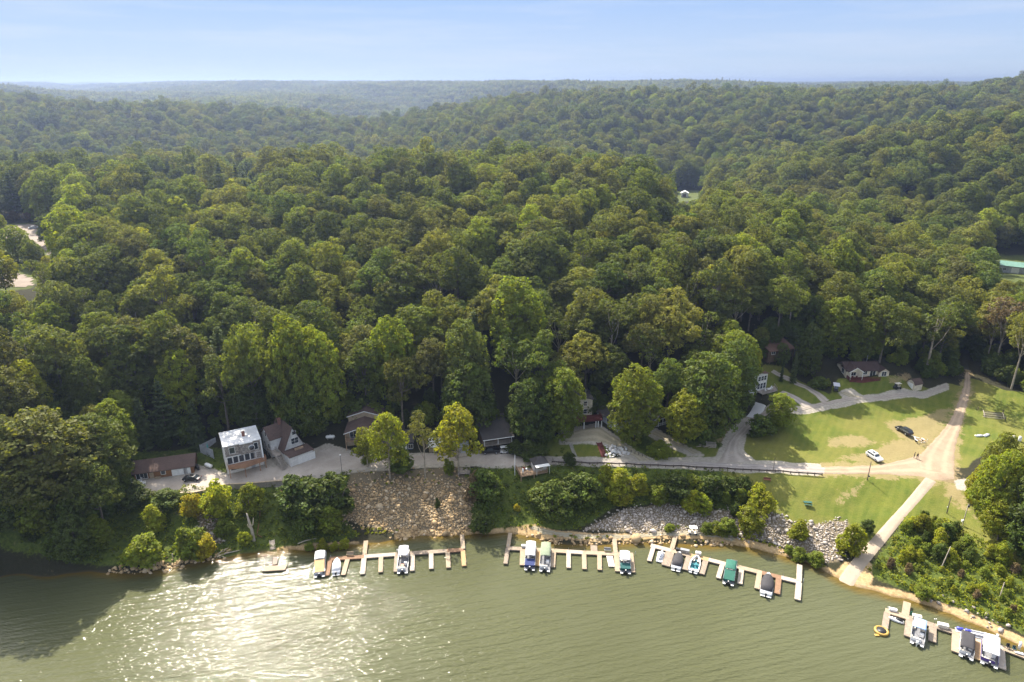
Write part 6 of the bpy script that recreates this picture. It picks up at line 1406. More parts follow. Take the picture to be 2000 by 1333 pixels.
def runabout(label, bow, stern, cover=None, W=2.3, open_=False, kind='motor_boat', trim=None):
    e, L_ = place_boat(kind, label, bow, stern); L_ = max(5.0, L_); h = W / 2
    def sec(y, hw, ch, z0, z1): return [Vector((-hw, y, z1)), Vector((-hw * .96, y, z1 - .18)), Vector((-ch, y, z0 + .22)), Vector((0, y, z0)), Vector((ch, y, z0 + .22)), Vector((hw * .96, y, z1 - .18)), Vector((hw, y, z1)), Vector((hw * .8, y, z1 + .02)), Vector((-hw * .8, y, z1 + .02))]
    S_ = [(0, h * .94, h * .8, -.25, .75), (.3, h, h * .82, -.25, .8), (.6, h * .96, h * .7, -.2, .86), (.82, h * .68, h * .42, -.05, .93), (.94, h * .32, h * .16, .25, .98), (1.0, .04, .02, .75, 1.0)]
    if open_:
        add(e, 'hull', M_gel, lambda m: m.loft([sec(f * L_, *r)[:7] for f, *r in S_], 0, True, False, False))
        add(e, 'transom', M_gel, lambda m: m.box(-h * .92, h * .92, -.02, .1, .1, .74)); add(e, 'cockpit_floor', trim or M_carpet, lambda m: m.prism([(-h * .85, .1), (h * .85, .1), (h * .86, .55 * L_), (h * .5, .84 * L_), (-h * .5, .84 * L_), (-h * .86, .55 * L_)], .28, .32))
        add(e, 'gunwale', M_gel, lambda m: [m.bar((sx * a[1] * .95, a[0] * L_, a[4] + .01), (sx * b[1] * .95, b[0] * L_, b[4] + .01), .22, .05) for sx in (-1, 1) for a, b in zip(S_[:-1], S_[1:])])
        add(e, 'windscreen', M_glass, lambda m: m.loft([[Vector((x * h * .85, (.5 + .06 * (1 - x * x)) * L_, z)) for x in (-1, -.5, 0, .5, 1)] for z in (.86, 1.2)], 0, True, False, False))
        for x, y in ((-.5, .42), (.5, .42)): add(e, 'seat', trim or M_seat, lambda m: (m.box(x - .28, x + .28, y * L_ - .3, y * L_ + .25, .33, .68), m.box(x - .28, x + .28, y * L_ - .38, y * L_ - .3, .33, 1.05)), .04)
        add(e, 'seat', M_seat, lambda m: m.box(-h * .8, h * .8, .15, .75, .33, .7), .05); add(e, 'bow_seat', M_seat, lambda m: (m.box(-h * .6, -h * .25, .62 * L_, .8 * L_, .33, .68), m.box(h * .25, h * .6, .62 * L_, .8 * L_, .33, .68)), .04); add(e, 'sun_pad', M_gel, lambda m: m.box(-h * .8, h * .8, -.4, -.03, .2, .42), .06)
    else:
        add(e, 'hull', M_gel, lambda m: m.loft([sec(f * L_, *r) for f, *r in S_]))
        if cover:
            cs = []
            for f, hw, ch, z0, z1 in S_[:-1]:
                f2 = f * .84 + .13; pk = .55 * math.sin(math.pi * min(1, f * .9 + .18)) + .1; wv = .05 * math.sin(f * 23)
                cs.append([Vector((-hw * 1.03, f2 * L_, z1 - .12)), Vector((-hw * .98, f2 * L_, z1 + .06)), Vector((-hw * .5, f2 * L_, z1 + pk * .7 + wv)), Vector((0, f2 * L_, z1 + pk)), Vector((hw * .5, f2 * L_, z1 + pk * .7 - wv)), Vector((hw * .98, f2 * L_, z1 + .06)), Vector((hw * 1.03, f2 * L_, z1 - .12))])
            add(e, 'boat_cover', cover, lambda m: m.loft(cs, 0, True, True, True))
        add(e, 'swim_platform', M_gel, lambda m: m.box(-h * .85, h * .85, -.5, -.02, .22, .32), .05)
    outboard(e, 0, -.5, 1.0, M_blk)
    add(e, 'rub_rail', M_dkmetal, lambda m: [m.bar((sx * a[1] * 1.012, a[0] * L_, a[4] - .2), (sx * b[1] * 1.012, b[0] * L_, b[4] - .2), .035) for sx in (-1, 1) for a, b in zip(S_[:-1], S_[1:])])
    return e
runabout('small white motor boat under a white cover beside the brown dock corner', (658.8, 1094.5), (656.4, 1121.6), C_white, 2.0)
runabout('motor boat with a charcoal cover beside the wide grey platform', (1327.3, 1082), (1320, 1113), C_black, 2.4)
runabout('open white bowrider showing a teal cockpit', (1361.5, 1090), (1353.8, 1118), None, 2.3, True, trim=worn('teal_vinyl', (.05, .22, .25), .5))
runabout('motor boat with a black cover beside the reddish dock finger', (1501, 1123), (1495.6, 1163), C_black, 2.7)
def jetski(label, bow, stern, z0, col):
    e, L_ = place_boat('jet_ski', label, bow, stern, 'jet skis at the docks'); e.location.z = z0; L_ = 3.0
    add(e, 'hull', M_gel, lambda m: m.loft([[Vector((-w_, y, z1)), Vector((-w_ * .7, y, .0)), Vector((w_ * .7, y, .0)), Vector((w_, y, z1)), Vector((w_ * .5, y, z2)), Vector((-w_ * .5, y, z2))] for y, w_, z1, z2 in ((0, .5, .3, .4), (1, .56, .34, .5), (2, .5, .38, .75), (2.6, .32, .42, .62), (3, .05, .45, .5))]))
    add(e, 'seat', col, lambda m: m.loft([[Vector((-w_, y, z)), Vector((w_, y, z)), Vector((w_ * .7, y, z + .3)), Vector((-w_ * .7, y, z + .3))] for y, w_, z in ((.25, .2, .42), (1.0, .22, .48), (1.55, .16, .55))]))
    add(e, 'handlebar', M_blk, lambda m: (m.bar((-.4, 1.85, 1.02), (.4, 1.85, 1.02), .05), m.bar((0, 1.85, 1.0), (0, 2.15, .7), .12)))
    return e
jp = at(1290, 1087, .5); pf = empty('jet_ski_port', 'white floating port under the jet ski near the slanting dock', 'float', (jp.x, jp.y, 0), -.33); add(pf, 'platform', M_gel, lambda m: m.box(-.8, .8, -1.9, 1.9, .1, .45), .12); add(pf, 'roller', M_blk, lambda m: m.cyl((-.3, -1.5, .46), .06, .6, 8, axis='x'))
jetski('white jet ski parked on a white floating port', (1293.5, 1080), (1288, 1094), .50, C_grey)
jetski('white jet ski floating beside the dock with the yellow trampoline', (1737.6, 1207), (1766, 1216), -.05, M_blk)
jp = at(1192.6, 1096, .3); pf = empty('jet_ski_port', 'empty white floating port at the middle dock', 'float', (jp.x, jp.y, 0), 0); add(pf, 'platform', worn('cream_float', (.66, .60, .52), .5), lambda m: m.prism([(-.7, -2.0), (.7, -2.0), (.75, 1.9), (-.75, 1.9)], .08, .36), .1); add(pf, 'roller', M_blk, lambda m: m.cyl((-.3, -1.6, .37), .06, .6, 8, axis='x'))
p = at(1722, 1231.5, .4); tr = empty('water_trampoline', 'round yellow water trampoline with a dark mat by the dock corner', 'trampoline', (p.x, p.y, 0)); M_yel = worn('yellow_vinyl', (.42, .27, .06), .4, .1)
def torus(m, R_, r, z, n=28, k=10): m.loft([[Vector(((R_ + r * math.cos(b)) * math.cos(a), (R_ + r * math.cos(b)) * math.sin(a), z + r * math.sin(b))) for b in [2 * math.pi * j / k for j in range(k)]] for a in [2 * math.pi * i / n for i in range(n + 1)]], 0, True, False)
add(tr, 'ring', M_yel, lambda m: torus(m, 1.15, .27, .25)); add(tr, 'mat', M_blk, lambda m: m.cyl((0, 0, .38), .98, .03, 24)); add(tr, 'slide', M_yel, lambda m: m.box(-1.9, -1.0, -1.3, -.7, .1, .2), .05)
# ---- things on the docks
def on_dock(name, label, cat, u, v, rz=0.0, z=DZ, group=None):
    p = at(u, v, z); return empty(name, label, cat, (p.x, p.y, z), rz, group)
def deck_box(label, u, v, rz, w=1.4, d=.6, h=.6, mat=None, lid=None):
    e = on_dock('deck_box', label, 'storage box', u, v, rz, group='storage boxes on the docks')
    add(e, 'body', mat or M_trim, lambda m: m.box(-w / 2, w / 2, -d / 2, d / 2, .02, h * .8), .03); add(e, 'lid', lid or M_gel, lambda m: m.box(-w / 2 - .04, w / 2 + .04, -d / 2 - .04, d / 2 + .04, h * .8, h), .04)
def dock_bench(label, u, v, rz, mat, w=1.6):
    e = on_dock('dock_bench', label, 'bench', u, v, rz, group='benches on the docks')
    add(e, 'seat', mat, lambda m: m.box(-w / 2, w / 2, -.25, .2, .40, .46)); add(e, 'backrest', mat, lambda m: m.box(-w / 2, w / 2, .2, .26, .5, .95))
    for x in (-w / 2 + .1, w / 2 - .1): add(e, 'leg', mat, lambda m: (m.box(x - .04, x + .04, -.22, -.14, 0, .4), m.box(x - .04, x + .04, .2, .28, 0, .5)))
def dock_chair(label, u, v, rz, mat, name='dock_chair'):
    e = on_dock(name, label, 'chair', u, v, rz, group='chairs on the docks')
    add(e, 'seat', mat, lambda m: m.box(-.28, .28, -.28, .28, .38, .44)); add(e, 'backrest', mat, lambda m: m.box(-.28, .28, .24, .3, .44, 1.0))
    for a in (-.24, .24): add(e, 'armrest', mat, lambda m: (m.box(a - .04, a + .04, -.28, .23, .60, .65), m.box(a - .03, a + .03, -.26, -.2, 0, .6)))
for a in (-1, 1): pass
dock_bench('wooden bench on the back edge of the brown-ended dock', 684, 1085.5, .04, M_dk['pale'])
dock_chair('white chair in front of the grey-canopied pontoon, the left one', 777.6, 1078.5, 3.2, M_trim); dock_chair('white chair in front of the grey-canopied pontoon, the right one', 784.3, 1078, 3.0, M_trim)
deck_box('white box on the dock in front of the white canopy of the blue pontoon, left', 1024.3, 1069, -.05); deck_box('white box on the dock at the bow of the blue-sided pontoon', 1038, 1069.5, -.05); dock_chair('small tan chair between two white dock boxes', 1031, 1067.5, 0, M_seat)
dock_bench('grey metal bench on the middle dock near its gangway', 1186.5, 1077, -.05, M_metal)
deck_box('grey box on the slanting dock by the charcoal-covered boat', 1337.5, 1079, -.35, 2.0, .7, .8, M_metal, M_metal); deck_box('black box beside the grey one on the slanting dock', 1326, 1076, -.35, 1.4, .6, .6, M_blk, M_blk); deck_box('white box on the tan part of the slanting dock', 1363.5, 1084, -.2, 1.2, .7, .8)
dock_bench('grey bench on the slanting dock by the green bimini', 1432.6, 1102, -.35, M_metal)
deck_box('white box near the end of the dock with the trampoline', 1743.5, 1193, -.35, 1.5, .6, .55); deck_box('cream box on the dock above the sky blue bimini', 1790, 1208, -.35, 1.7, .8, .8, M_seat, M_seat); dock_chair('green chair beside the cream dock box', 1781, 1204, .4, worn('green_plastic', (.03, .16, .10), .5))
deck_box('cream box halfway along the lower right dock', 1841, 1225, -.35, 1.9, .8, .8, M_seat, M_gel)
pl = on_dock('dock_light', 'thin twin-headed light post on the lower right dock', 'lamp post', 1824, 1221.5); add(pl, 'post', M_dkmetal, lambda m: m.cyl((0, 0, 0), .035, 1.5, 8)); [add(pl, 'lamp_head', M_trim, lambda m: m.cyl((x, 0, 1.5), .1, .16, 8)) for x in (-.16, .16)]
tb = on_dock('towable_tube', 'blue inflatable tubes on a white mat beside the black-covered pontoon', 'inflatable', 1882.5, 1234, -.38); M_blu = worn('blue_vinyl', (.09, .10, .50), .35, .1)
add(tb, 'mat', M_trim, lambda m: m.box(-1.5, 1.5, -.6, .6, .0, .12), .05); [add(tb, 'tube', M_blu, lambda m: m.tube([(x - .6, .1, .42), (x - .55, .1, .42), (x + .55, .1, .42), (x + .6, .1, .42)], [.14, .3, .3, .14], 12)) for x in (-.72, .72)]
wp = on_dock('boat_lift', 'white lift frame behind the white-roofed pontoon', 'boat lift', 1926, 1250, -.36); add(wp, 'frame', M_gel, lambda m: (m.box(-2.6, 2.2, .4, .9, .0, .5), m.box(-2.6, 2.2, .95, 1.1, .3, .8), m.box(-1.6, 1.6, 1.12, 1.7, .0, .35)), .05); add(wp, 'ramp_panel', M_metal, lambda m: m.box(-2.4, -.2, -.2, .38, .05, .12))
for u, v, lb in ((1945, 1253, 'fat white post rising behind the white-roofed pontoon'), (1990, 1268, 'fat white post near the right edge of the dock')): tag(MB().cyl((0, 0, 0), .25, 1.7, 12).build('mooring_post', M_gel), lb, 'post', 'white mooring posts').location = at(u, v, DZ)
dock_chair('black chair on the dock near the right edge, first from the white roof', 1968, 1266.5, -.3, M_blk); dock_chair('dark teal chair on the dock near the right edge', 1980, 1271, -.3, worn('dark_teal', (.03, .07, .08), .5))
ky = on_dock('kayak', 'white kayak lying on the dock at the right edge', 'kayak', 2000, 1280, -.4); add(ky, 'hull', M_gel, lambda m: m.loft([[Vector((x, w_ * math.cos(a), .2 + .18 * math.sin(a) * (w_ / .36 + .1))) for a in [2 * math.pi * i / 8 for i in range(8)]] for x, w_ in ((-1.7, .03), (-1, .28), (0, .36), (1, .28), (1.7, .03))])); add(ky, 'cockpit', M_blk, lambda m: m.cyl((0, 0, .34), .25, .06, 12))
# ------------------------------------------------------------------ vehicles
def paint(name, c): return worn(name, c, 0.28, 0.05, 0.6, spec=.6)
P_black, P_white, P_silver, P_blue = paint('black_paint', (.012, .012, .014)), paint('white_paint', (.80, .80, .80)), paint('silver_paint', (.45, .47, .50)), paint('blue_grey_paint', (.16, .20, .28))
M_tyre = worn('tyre_rubber', (.02, .02, .02), .9); M_rim = worn('alloy_rim', (.5, .5, .52), .35, metal=.7); M_lamp = worn('lamp_glass', (.7, .7, .68), .15); M_red = worn('red_lens', (.35, .02, .02), .2)
def car(label, u, v, front, paint_, kind='suv', name=None, L=4.7, z=None):
    """front: pixel the car points to"""
    a = G(u, v); b = G(*front) if z is None else at(*front, z); d = b - a
    e = empty(name or 'parked_car', label, 'pickup truck' if kind == 'pickup' else 'car', a + Vector((0, 0, .06)), math.atan2(d.y, d.x)); W = .92 if kind != 'sedan' else .9; s = L / 4.7
    if kind == 'suv': low, top = [(-2.3, .55), (-2.35, .9), (-2.2, 1.05), (1.1, 1.02), (2.0, .95), (2.3, .8), (2.35, .45), (2.2, .32), (-2.2, .35)], [(-2.15, 1.04), (-1.85, 1.62), (-1.5, 1.70), (.1, 1.68), (.45, 1.60), (1.15, 1.03)]
    elif kind == 'pickup': low, top = [(-2.35, .6), (-2.35, 1.12), (-.75, 1.12), (1.0, 1.10), (2.1, 1.02), (2.35, .85), (2.35, .5), (2.2, .4), (-2.2, .42)], [(-.72, 1.12), (-.62, 1.78), (-.3, 1.82), (.5, 1.80), (.7, 1.72), (1.2, 1.11)]
    else: low, top = [(-2.25, .5), (-2.3, .82), (-1.6, .95), (1.0, .9), (1.95, .8), (2.25, .62), (2.25, .38), (2.1, .28), (-2.1, .3)], [(-1.75, .94), (-1.0, 1.32), (-.6, 1.40), (.1, 1.38), (.4, 1.30), (1.15, .9)]
    def body(m):
        rings = []
        for y, k in ((-W, .93), (-W * .97, 1.0), (W * .97, 1.0), (W, .93)): rings.append([Vector((x * s * (1 if k == 1 else .985), y, .6 + (z - .6) * k)) for x, z in low])
        m.loft(rings, 0, False)
        m.loft([[Vector((x * s, y * (1.0 if i in (0, 5) else .84), z)) for i, (x, z) in enumerate(top)] for y in (-W * .95, W * .95)], 0, False)
        if kind == 'pickup': m.box(-2.3 * s, -.8 * s, -W * .97, -W * .88, 1.12, 1.28); m.box(-2.3 * s, -.8 * s, W * .88, W * .97, 1.12, 1.28); m.box(-2.35 * s, -2.26 * s, -W * .95, W * .95, 1.12, 1.28)
    add(e, 'body', paint_, body, .04)
    def quad(m, p): n_ = (Vector(p[1]) - Vector(p[0])).cross(Vector(p[2]) - Vector(p[0])).normalized() * .012; m.add([Vector(x) + n_ for x in p] + [Vector(x) - n_ for x in p], [(0, 1, 2, 3), (7, 6, 5, 4)] + [(i, 4 + i, 4 + (i + 1) % 4, (i + 1) % 4) for i in range(4)])
    t5, t4, t0, t1 = top[5], top[4], top[0], top[1]
    def lerp(p, q, f): return (p[0] + (q[0] - p[0]) * f, p[1] + (q[1] - p[1]) * f)
    def ww(z): return W * .95 * (1 - .16 * (z - t5[1]) / max(.1, top[2][1] - t5[1]))
    f0, f1 = lerp(t5, t4, .12), lerp(t5, t4, .95); r0, r1 = lerp(t0, t1, .15), lerp(t0, t1, .92)
    add(e, 'windscreen', M_glass, lambda m: quad(m, [(f0[0] * s, -W * .86, f0[1] + .012), (f0[0] * s, W * .86, f0[1] + .012), (f1[0] * s, W * .74, f1[1] + .012), (f1[0] * s, -W * .74, f1[1] + .012)]))
    add(e, 'rear_window', M_glass, lambda m: quad(m, [(r0[0] * s, W * .84, r0[1] + .01), (r0[0] * s, -W * .84, r0[1] + .01), (r1[0] * s - .012, -W * .74, r1[1] + .012), (r1[0] * s - .012, W * .74, r1[1] + .012)]))
    for sd in (-1, 1):
        za, zb = t0[1] + .06, top[2][1] - .12
        xa, xb = lerp(t0, t1, .5)[0], lerp(t5, t4, .35)[0]
        add(e, 'side_window', M_glass, lambda m: quad(m, [(xa * s + .1, sd * (ww(za) + .004), za), (xb * s - .1, sd * (ww(za) + .004), za), (t4[0] * s - .1, sd * (ww(zb) + .006), zb), (t1[0] * s + .22, sd * (ww(zb) + .006), zb)][::sd]))
        add(e, 'headlight', M_lamp, lambda m: m.box(2.2 * s, 2.33 * s, sd * W * .72 - .16, sd * W * .72 + .16, low[5][1] - .16, low[5][1] - .02)); add(e, 'tail_light', M_red, lambda m: m.box(-2.36 * s, -2.27 * s, sd * W * .78 - .1, sd * W * .78 + .1, .72, .92))
        for x in (-1.4, 1.42):
            w_ = add(e, 'wheel', M_tyre, lambda m: m.cyl((x * s, sd * W - .11, .33), .34, .22, 16, axis='y')); add(w_, 'rim', M_rim, lambda m: m.cyl((x * s, sd * W - .118 if sd < 0 else sd * W + .098, .33), .2, .02, 12, axis='y'))
        add(e, 'mirror', paint_, lambda m: m.box(.72 * s, .9 * s, sd * (W + .02), sd * (W + .2), top[5][1] + .02, top[5][1] + .18), .03)
    if kind == 'suv': add(e, 'sunroof', M_glass, lambda m: m.box(-.9, .0, -.45, .45, 1.690, 1.712))
    return e
car('black car parked alone on the gravel by the brown cottage', 375, 938, (345, 941), P_black, 'sedan')
car('black pickup parked by the dark lodge', 958, 885, (935, 887), P_black, 'pickup', 'pickup_truck', 5.2)
car('white car parked alone on the sunny meadow', 1707, 896, (1740, 919), P_white, 'suv')
sv = car('black car hitched to an empty boat trailer on the meadow', 1765, 845, (1745, 832), P_black, 'suv', None, 5.2)
car('white car under the trees beside the grey driveway', 1418, 807, (1450, 812), P_white, 'suv')
for u, v, fr, pc, lb in ((66.4, 447.5, (80, 446), P_silver, 'pale car by itself at the far side of the car park'), (91, 468, (75, 472), P_blue, 'blue-grey car in the row of parked cars, farthest'), (102, 473, (86, 477), P_silver, 'silver car in the row of parked cars, middle'), (107, 481, (92, 485), P_black, 'dark car in the row of parked cars, nearest')):
    car(lb, u, v, fr, pc, 'sedan')
# boat trailer
a, b = G(1778, 853), G(1805, 870); d = b - a
e = empty('boat_trailer', 'empty white boat trailer behind the black car', 'trailer', a + Vector((0, 0, .1)), math.atan2(d.y, d.x)); L_ = d.length
add(e, 'frame', M_trim, lambda m: (m.bar((-.3, 0, .5), (1.4, 0, .5), .18), [m.bar((1.4, 0, .5), (2.8, s_ * 1.0, .5), .18) or m.bar((2.8, s_ * 1.0, .5), (L_, s_ * 1.0, .5), .18) for s_ in (-1, 1)], m.bar((3.2, -1, .5), (3.2, 1, .5), .1), m.bar((L_ - .4, -1, .5), (L_ - .4, 1, .5), .1)))
for s_ in (-1, 1):
    add(e, 'bunk', M_deck, lambda m: m.bar((2.6, s_ * .55, .72), (L_ - .1, s_ * .55, .72), .16)); add(e, 'wheel', M_tyre, lambda m: m.cyl((L_ - 1.8, s_ * 1.2 - .11, .28), .31, .22, 14, axis='y')); add(e, 'fender', M_trim, lambda m: m.box(L_ - 2.3, L_ - 1.3, s_ * 1.2 - .15, s_ * 1.2 + .15, .62, .67)); add(e, 'guide_post', M_trim, lambda m: m.cyl((L_ - .3, s_ * 1.05, .5), .05, .9, 8))
def golf_cart(label, u, v, front, body, roof, tall=1.0, wide=1.0):
    a = G(u, v); b = G(*front); d = b - a; e = empty('golf_cart', label, 'golf cart', a + Vector((0, 0, .06)), math.atan2(d.y, d.x), 'golf carts')
    add(e, 'body', body, lambda m: (m.box(-1.1, 1.1, -.58, .58, .28, .45), m.loft([[Vector((x, y, z)) for x, z in ((.7, .45), (1.2, .45), (1.15, .8), (.75, .98))] for y in (-.55, .55)], 0, False), m.box(-1.1, -.3, -.58, .58, .45, .72)), .03)
    add(e, 'seat', M_seat, lambda m: (m.box(-.55, .05, -.5, .5, .74, .88), m.box(-.65, -.55, -.5, .5, .88, 1.3)), .03); add(e, 'roof', roof, lambda m: m.box(-1.0 * wide, .95 * wide, -.62 * wide, .62 * wide, 1.86 * tall, 1.94 * tall), .05)
    add(e, 'roof_frame', M_dkmetal, lambda m: [m.bar((x, s_ * .55, .5), (x2, s_ * .55, 1.86 * tall), .05) for s_ in (-1, 1) for x, x2 in ((-.85, -.8), (.9, .6))]); add(e, 'windscreen', M_glass, lambda m: m.add([(.86, -.52, 1.0), (.86, .52, 1.0), (.63, .52, 1.8), (.63, -.52, 1.8), (.84, -.52, 1.0), (.84, .52, 1.0), (.61, .52, 1.8), (.61, -.52, 1.8)], [(0, 1, 2, 3), (7, 6, 5, 4), (0, 4, 5, 1), (1, 5, 6, 2), (2, 6, 7, 3), (3, 7, 4, 0)]))
    for x in (-.8, .8):
        for s_ in (-1, 1): add(e, 'wheel', M_tyre, lambda m: m.cyl((x, s_ * .56 - .1, .22), .23, .2, 12, axis='y'))
    return e
golf_cart('white golf cart parked beside the black pickup', 984, 885, (1000, 884), M_trim, M_trim); golf_cart('white-roofed golf cart on the track along the shore', 1353, 1043, (1372, 1045), M_seat, M_gel); golf_cart('black golf cart with a cream roof on the grass by the barn shed', 1752, 760, (1740, 763), M_blk, M_seat)
golf_cart('dark utility cart under a big grey canopy left of the ranch cottage', 1632, 764, (1632, 775), M_blk, C_grey, 1.15, 1.55)
# ------------------------------------------------------------------ posts, rails, walls
def pole_thing(name, label, u, vb, vt, r, mat, z=None, arms=None, group=None, lean=0.0):
    p = G(u, vb); h = h_to(p, vt); e = empty(name, label, 'pole' if 'pole' in name else 'lamp post', p, 0, group)
    add(e, 'shaft', mat, lambda m: m.tube([(0, 0, -.5), (0, 0, 0), (lean, 0, h)], [r, r, r * .7], 8))
    if arms: arms(e, h)
    return e
M_polew = worn('creosote_wood', (.11, .085, .065), .9)
pole_thing('utility_pole', 'dark wooden pole on the lawn beside the road', 1694, 938, 902, .13, M_polew, arms=lambda e, h: add(e, 'meter_box', M_dkmetal, lambda m: m.box(.14, .5, -.12, .12, 1.0, 1.3)), group='wooden poles')
pole_thing('utility_pole', 'dark wooden pole on the grass right of the ramp, left of two', 1849, 1003, 969, .12, M_polew, arms=lambda e, h: add(e, 'insulator', M_trim, lambda m: m.cyl((-.2, 0, 1.7), .1, .2, 8)), group='wooden poles')
pole_thing('utility_pole', 'pole with a pale lamp box at the edge of the roadside clump', 1880, 1026, 985, .11, M_greywood, arms=lambda e, h: (add(e, 'lamp_box', M_trim, lambda m: m.box(-.5, -.1, -.2, .2, 1.0, 1.5)), add(e, 'transformer', M_dkmetal, lambda m: m.cyl((.3, 0, h - .9), .2, .6, 10))), group='wooden poles')
pole_thing('utility_pole', 'pale pole leaning in the thicket right of the ramp', 1836, 1115, 1068, .11, M_dead, lean=.9, group='wooden poles'); pole_thing('utility_pole', 'short pale pole low in the thicket near the right edge', 1951, 1172, 1138, .10, M_dead, group='wooden poles')
pole_thing('utility_pole', 'thin pole with a wire frame beside the guard rail', 1510, 920, 894, .08, M_polew, group='wooden poles'); pole_thing('flag_pole', 'plain white flag pole beside the bar deck', 1005.5, 929, 889, .09, M_trim)
pole_thing('lamp_post', 'slim lamp post with a pale head on the gravel lane', 668, 924, 890, .07, M_dkmetal, arms=lambda e, h: add(e, 'lamp_head', M_trim, lambda m: m.cyl((0, 0, h), .2, .25, 10)))
pole_thing('wooden_pole', 'thin dark post at the lower end of the boat ramp', 1712, 1092, 1074, .07, M_polew)
gp = [G(u, v) for u, v in ((1078, 906), (1110, 907), (1160, 908.5), (1200, 909.5), (1260, 912), (1320, 914), (1380, 917.5), (1440, 920.5), (1500, 923.5), (1550, 927), (1592, 929.5), (1606, 930.5))]
e = empty('guard_rail', 'rusty steel guard rail along the lake side of the road', 'guard rail', gp[0]); M_rail = worn('rusty_steel', (.10, .075, .06), .6, .3, metal=.4); S_ = spline(gp, 70)
S_ = [Vector((q.x, q.y, gz(q.x, q.y))) - gp[0] for q in S_]
add(e, 'beam', M_rail, lambda m: (m.tube([q + Vector((0, 0, .72)) for q in S_], .09, 6), m.tube([q + Vector((0, 0, .52)) for q in S_], .09, 6)))
for q in S_[::2]: add(e, 'post', M_polew, lambda m: m.box(q.x - .08, q.x + .08, q.y + .1, q.y + .25, q.z - .6, q.z + .82))
wl_ = [G(u, v) for u, v in ((352, 966), (380, 962.5), (410, 959.5), (440, 956.5), (475, 953.5), (510, 951), (545, 949), (563, 947.5))]; WS = spline(wl_, 36); z_ = 8.05
e = empty('retaining_wall', 'weathered concrete retaining wall under the gravel lane', 'wall', wl_[0])
add(e, 'face', worn('stained_concrete', (.34, .30, .25), .9, .35, .6), lambda m: m.loft([[Vector((q.x - wl_[0].x, q.y - wl_[0].y - .22, z0_ - wl_[0].z)) if s_ else Vector((q.x - wl_[0].x, q.y - wl_[0].y + .22, z0_ - wl_[0].z)) for s_, z0_ in ((1, 4.6), (1, z_), (0, z_), (0, 4.6))] for q in WS], 0, False))
add(e, 'cap', worn('tan_cap', (.42, .33, .23), .8), lambda m: m.loft([[Vector((q.x - wl_[0].x, q.y - wl_[0].y + s_ * .27, z0_ - wl_[0].z)) for s_, z0_ in ((-1, z_ + .003), (-1, z_ + .14), (1, z_ + .14), (1, z_ + .003))] for q in WS], 0, False))
def stairs(label, ub, vb, ut, vt, w, mat, steps, rails=True, name='steps'):
    a, b = G(ub, vb), G(ut, vt); d = b - a; hd = math.hypot(d.x, d.y); e = empty(name, label, 'steps', a, math.atan2(-d.x, d.y))
    for i in range(steps): y, z0_ = hd * i / steps, d.z * (i + 1) / steps; add(e, 'tread', mat, lambda m: m.box(-w / 2, w / 2, y, y + hd / steps * .8, z0_ - .12, z0_ + .05))
    if rails: [add(e, 'side_board', mat, lambda m: m.bar((s_ * (w / 2 + .07), 0, .1), (s_ * (w / 2 + .07), hd, d.z + .15), .12, .3)) for s_ in (-1, 1)]
    return e
stairs('reddish timber stairs at the end of the retaining wall', 545, 966, 565, 947, 1.2, M_cedar, 9); stairs('row of stone steps up the grass to the cream house', 1124, 893, 1114, 866, 1.0, worn('step_stone', (.33, .30, .26), .9), 12, False); stairs('brown timber stairs beside the white rock bed', 1180, 893, 1170, 865, 1.3, M_maroon, 12); stairs('grey plank steps down to the short L-shaped dock', 533, 1074, 531, 1056, 1.0, M_greywood, 7)
# little fence of posts on the rock bed
e = empty('post_fence', 'row of short dark posts along the tan driveway', 'fence', G(1210, 876)); o_ = e.location.copy()
for i in range(9):
    q = G(1204 + i * 7.2, 874 + i * 2.6) - o_; add(e, 'post', M_polew, lambda m: m.box(q.x - .07, q.x + .07, q.y - .07, q.y + .07, q.z - .3, q.z + .9))
add(e, 'wire', M_dkmetal, lambda m: m.tube([G(1204 + i * 7.2, 874 + i * 2.6) - o_ + Vector((0, 0, .8)) for i in range(9)], .015, 4))
# ------------------------------------------------------------------ garden things
def tank(label, u, v, rz):
    p = G(u, v); e = empty('propane_tank', label, 'gas tank', p, rz, 'propane tanks'); add(e, 'vessel', M_trim, lambda m: m.tube([(-1.3, 0, .75), (-1.2, 0, .75), (-.95, 0, .75), (.95, 0, .75), (1.2, 0, .75), (1.3, 0, .75)], [.1, .36, .5, .5, .36, .1], 14)); add(e, 'dome', M_trim, lambda m: m.cyl((0, 0, 1.22), .18, .18, 10)); [add(e, 'foot', M_found, lambda m: m.box(x - .1, x + .1, -.35, .35, -.1, .35)) for x in (-.75, .75)]
tank('white propane tank on the grass beside the white house', 408, 914, -.5); tank('white propane tank behind the gabled house under the trees', 645.5, 858, .12)
for u, v, lb in ((385, 915, 'black bin at the corner of the brown cottage, taller one'), (388, 918, 'black bin in front of the taller bin by the brown cottage')):
    e = empty('wheeled_bin', lb, 'bin', G(u, v), .4, 'bins'); add(e, 'body', M_blk, lambda m: m.loft([[Vector((a * w_, b * w_, z)) for a, b in ((-1, -1), (1, -1), (1, 1), (-1, 1))] for z, w_ in ((0, .28), (1.0, .36))], 0, False)); add(e, 'lid', M_dkmetal, lambda m: m.box(-.4, .4, -.42, .4, 1.0, 1.08), .03)
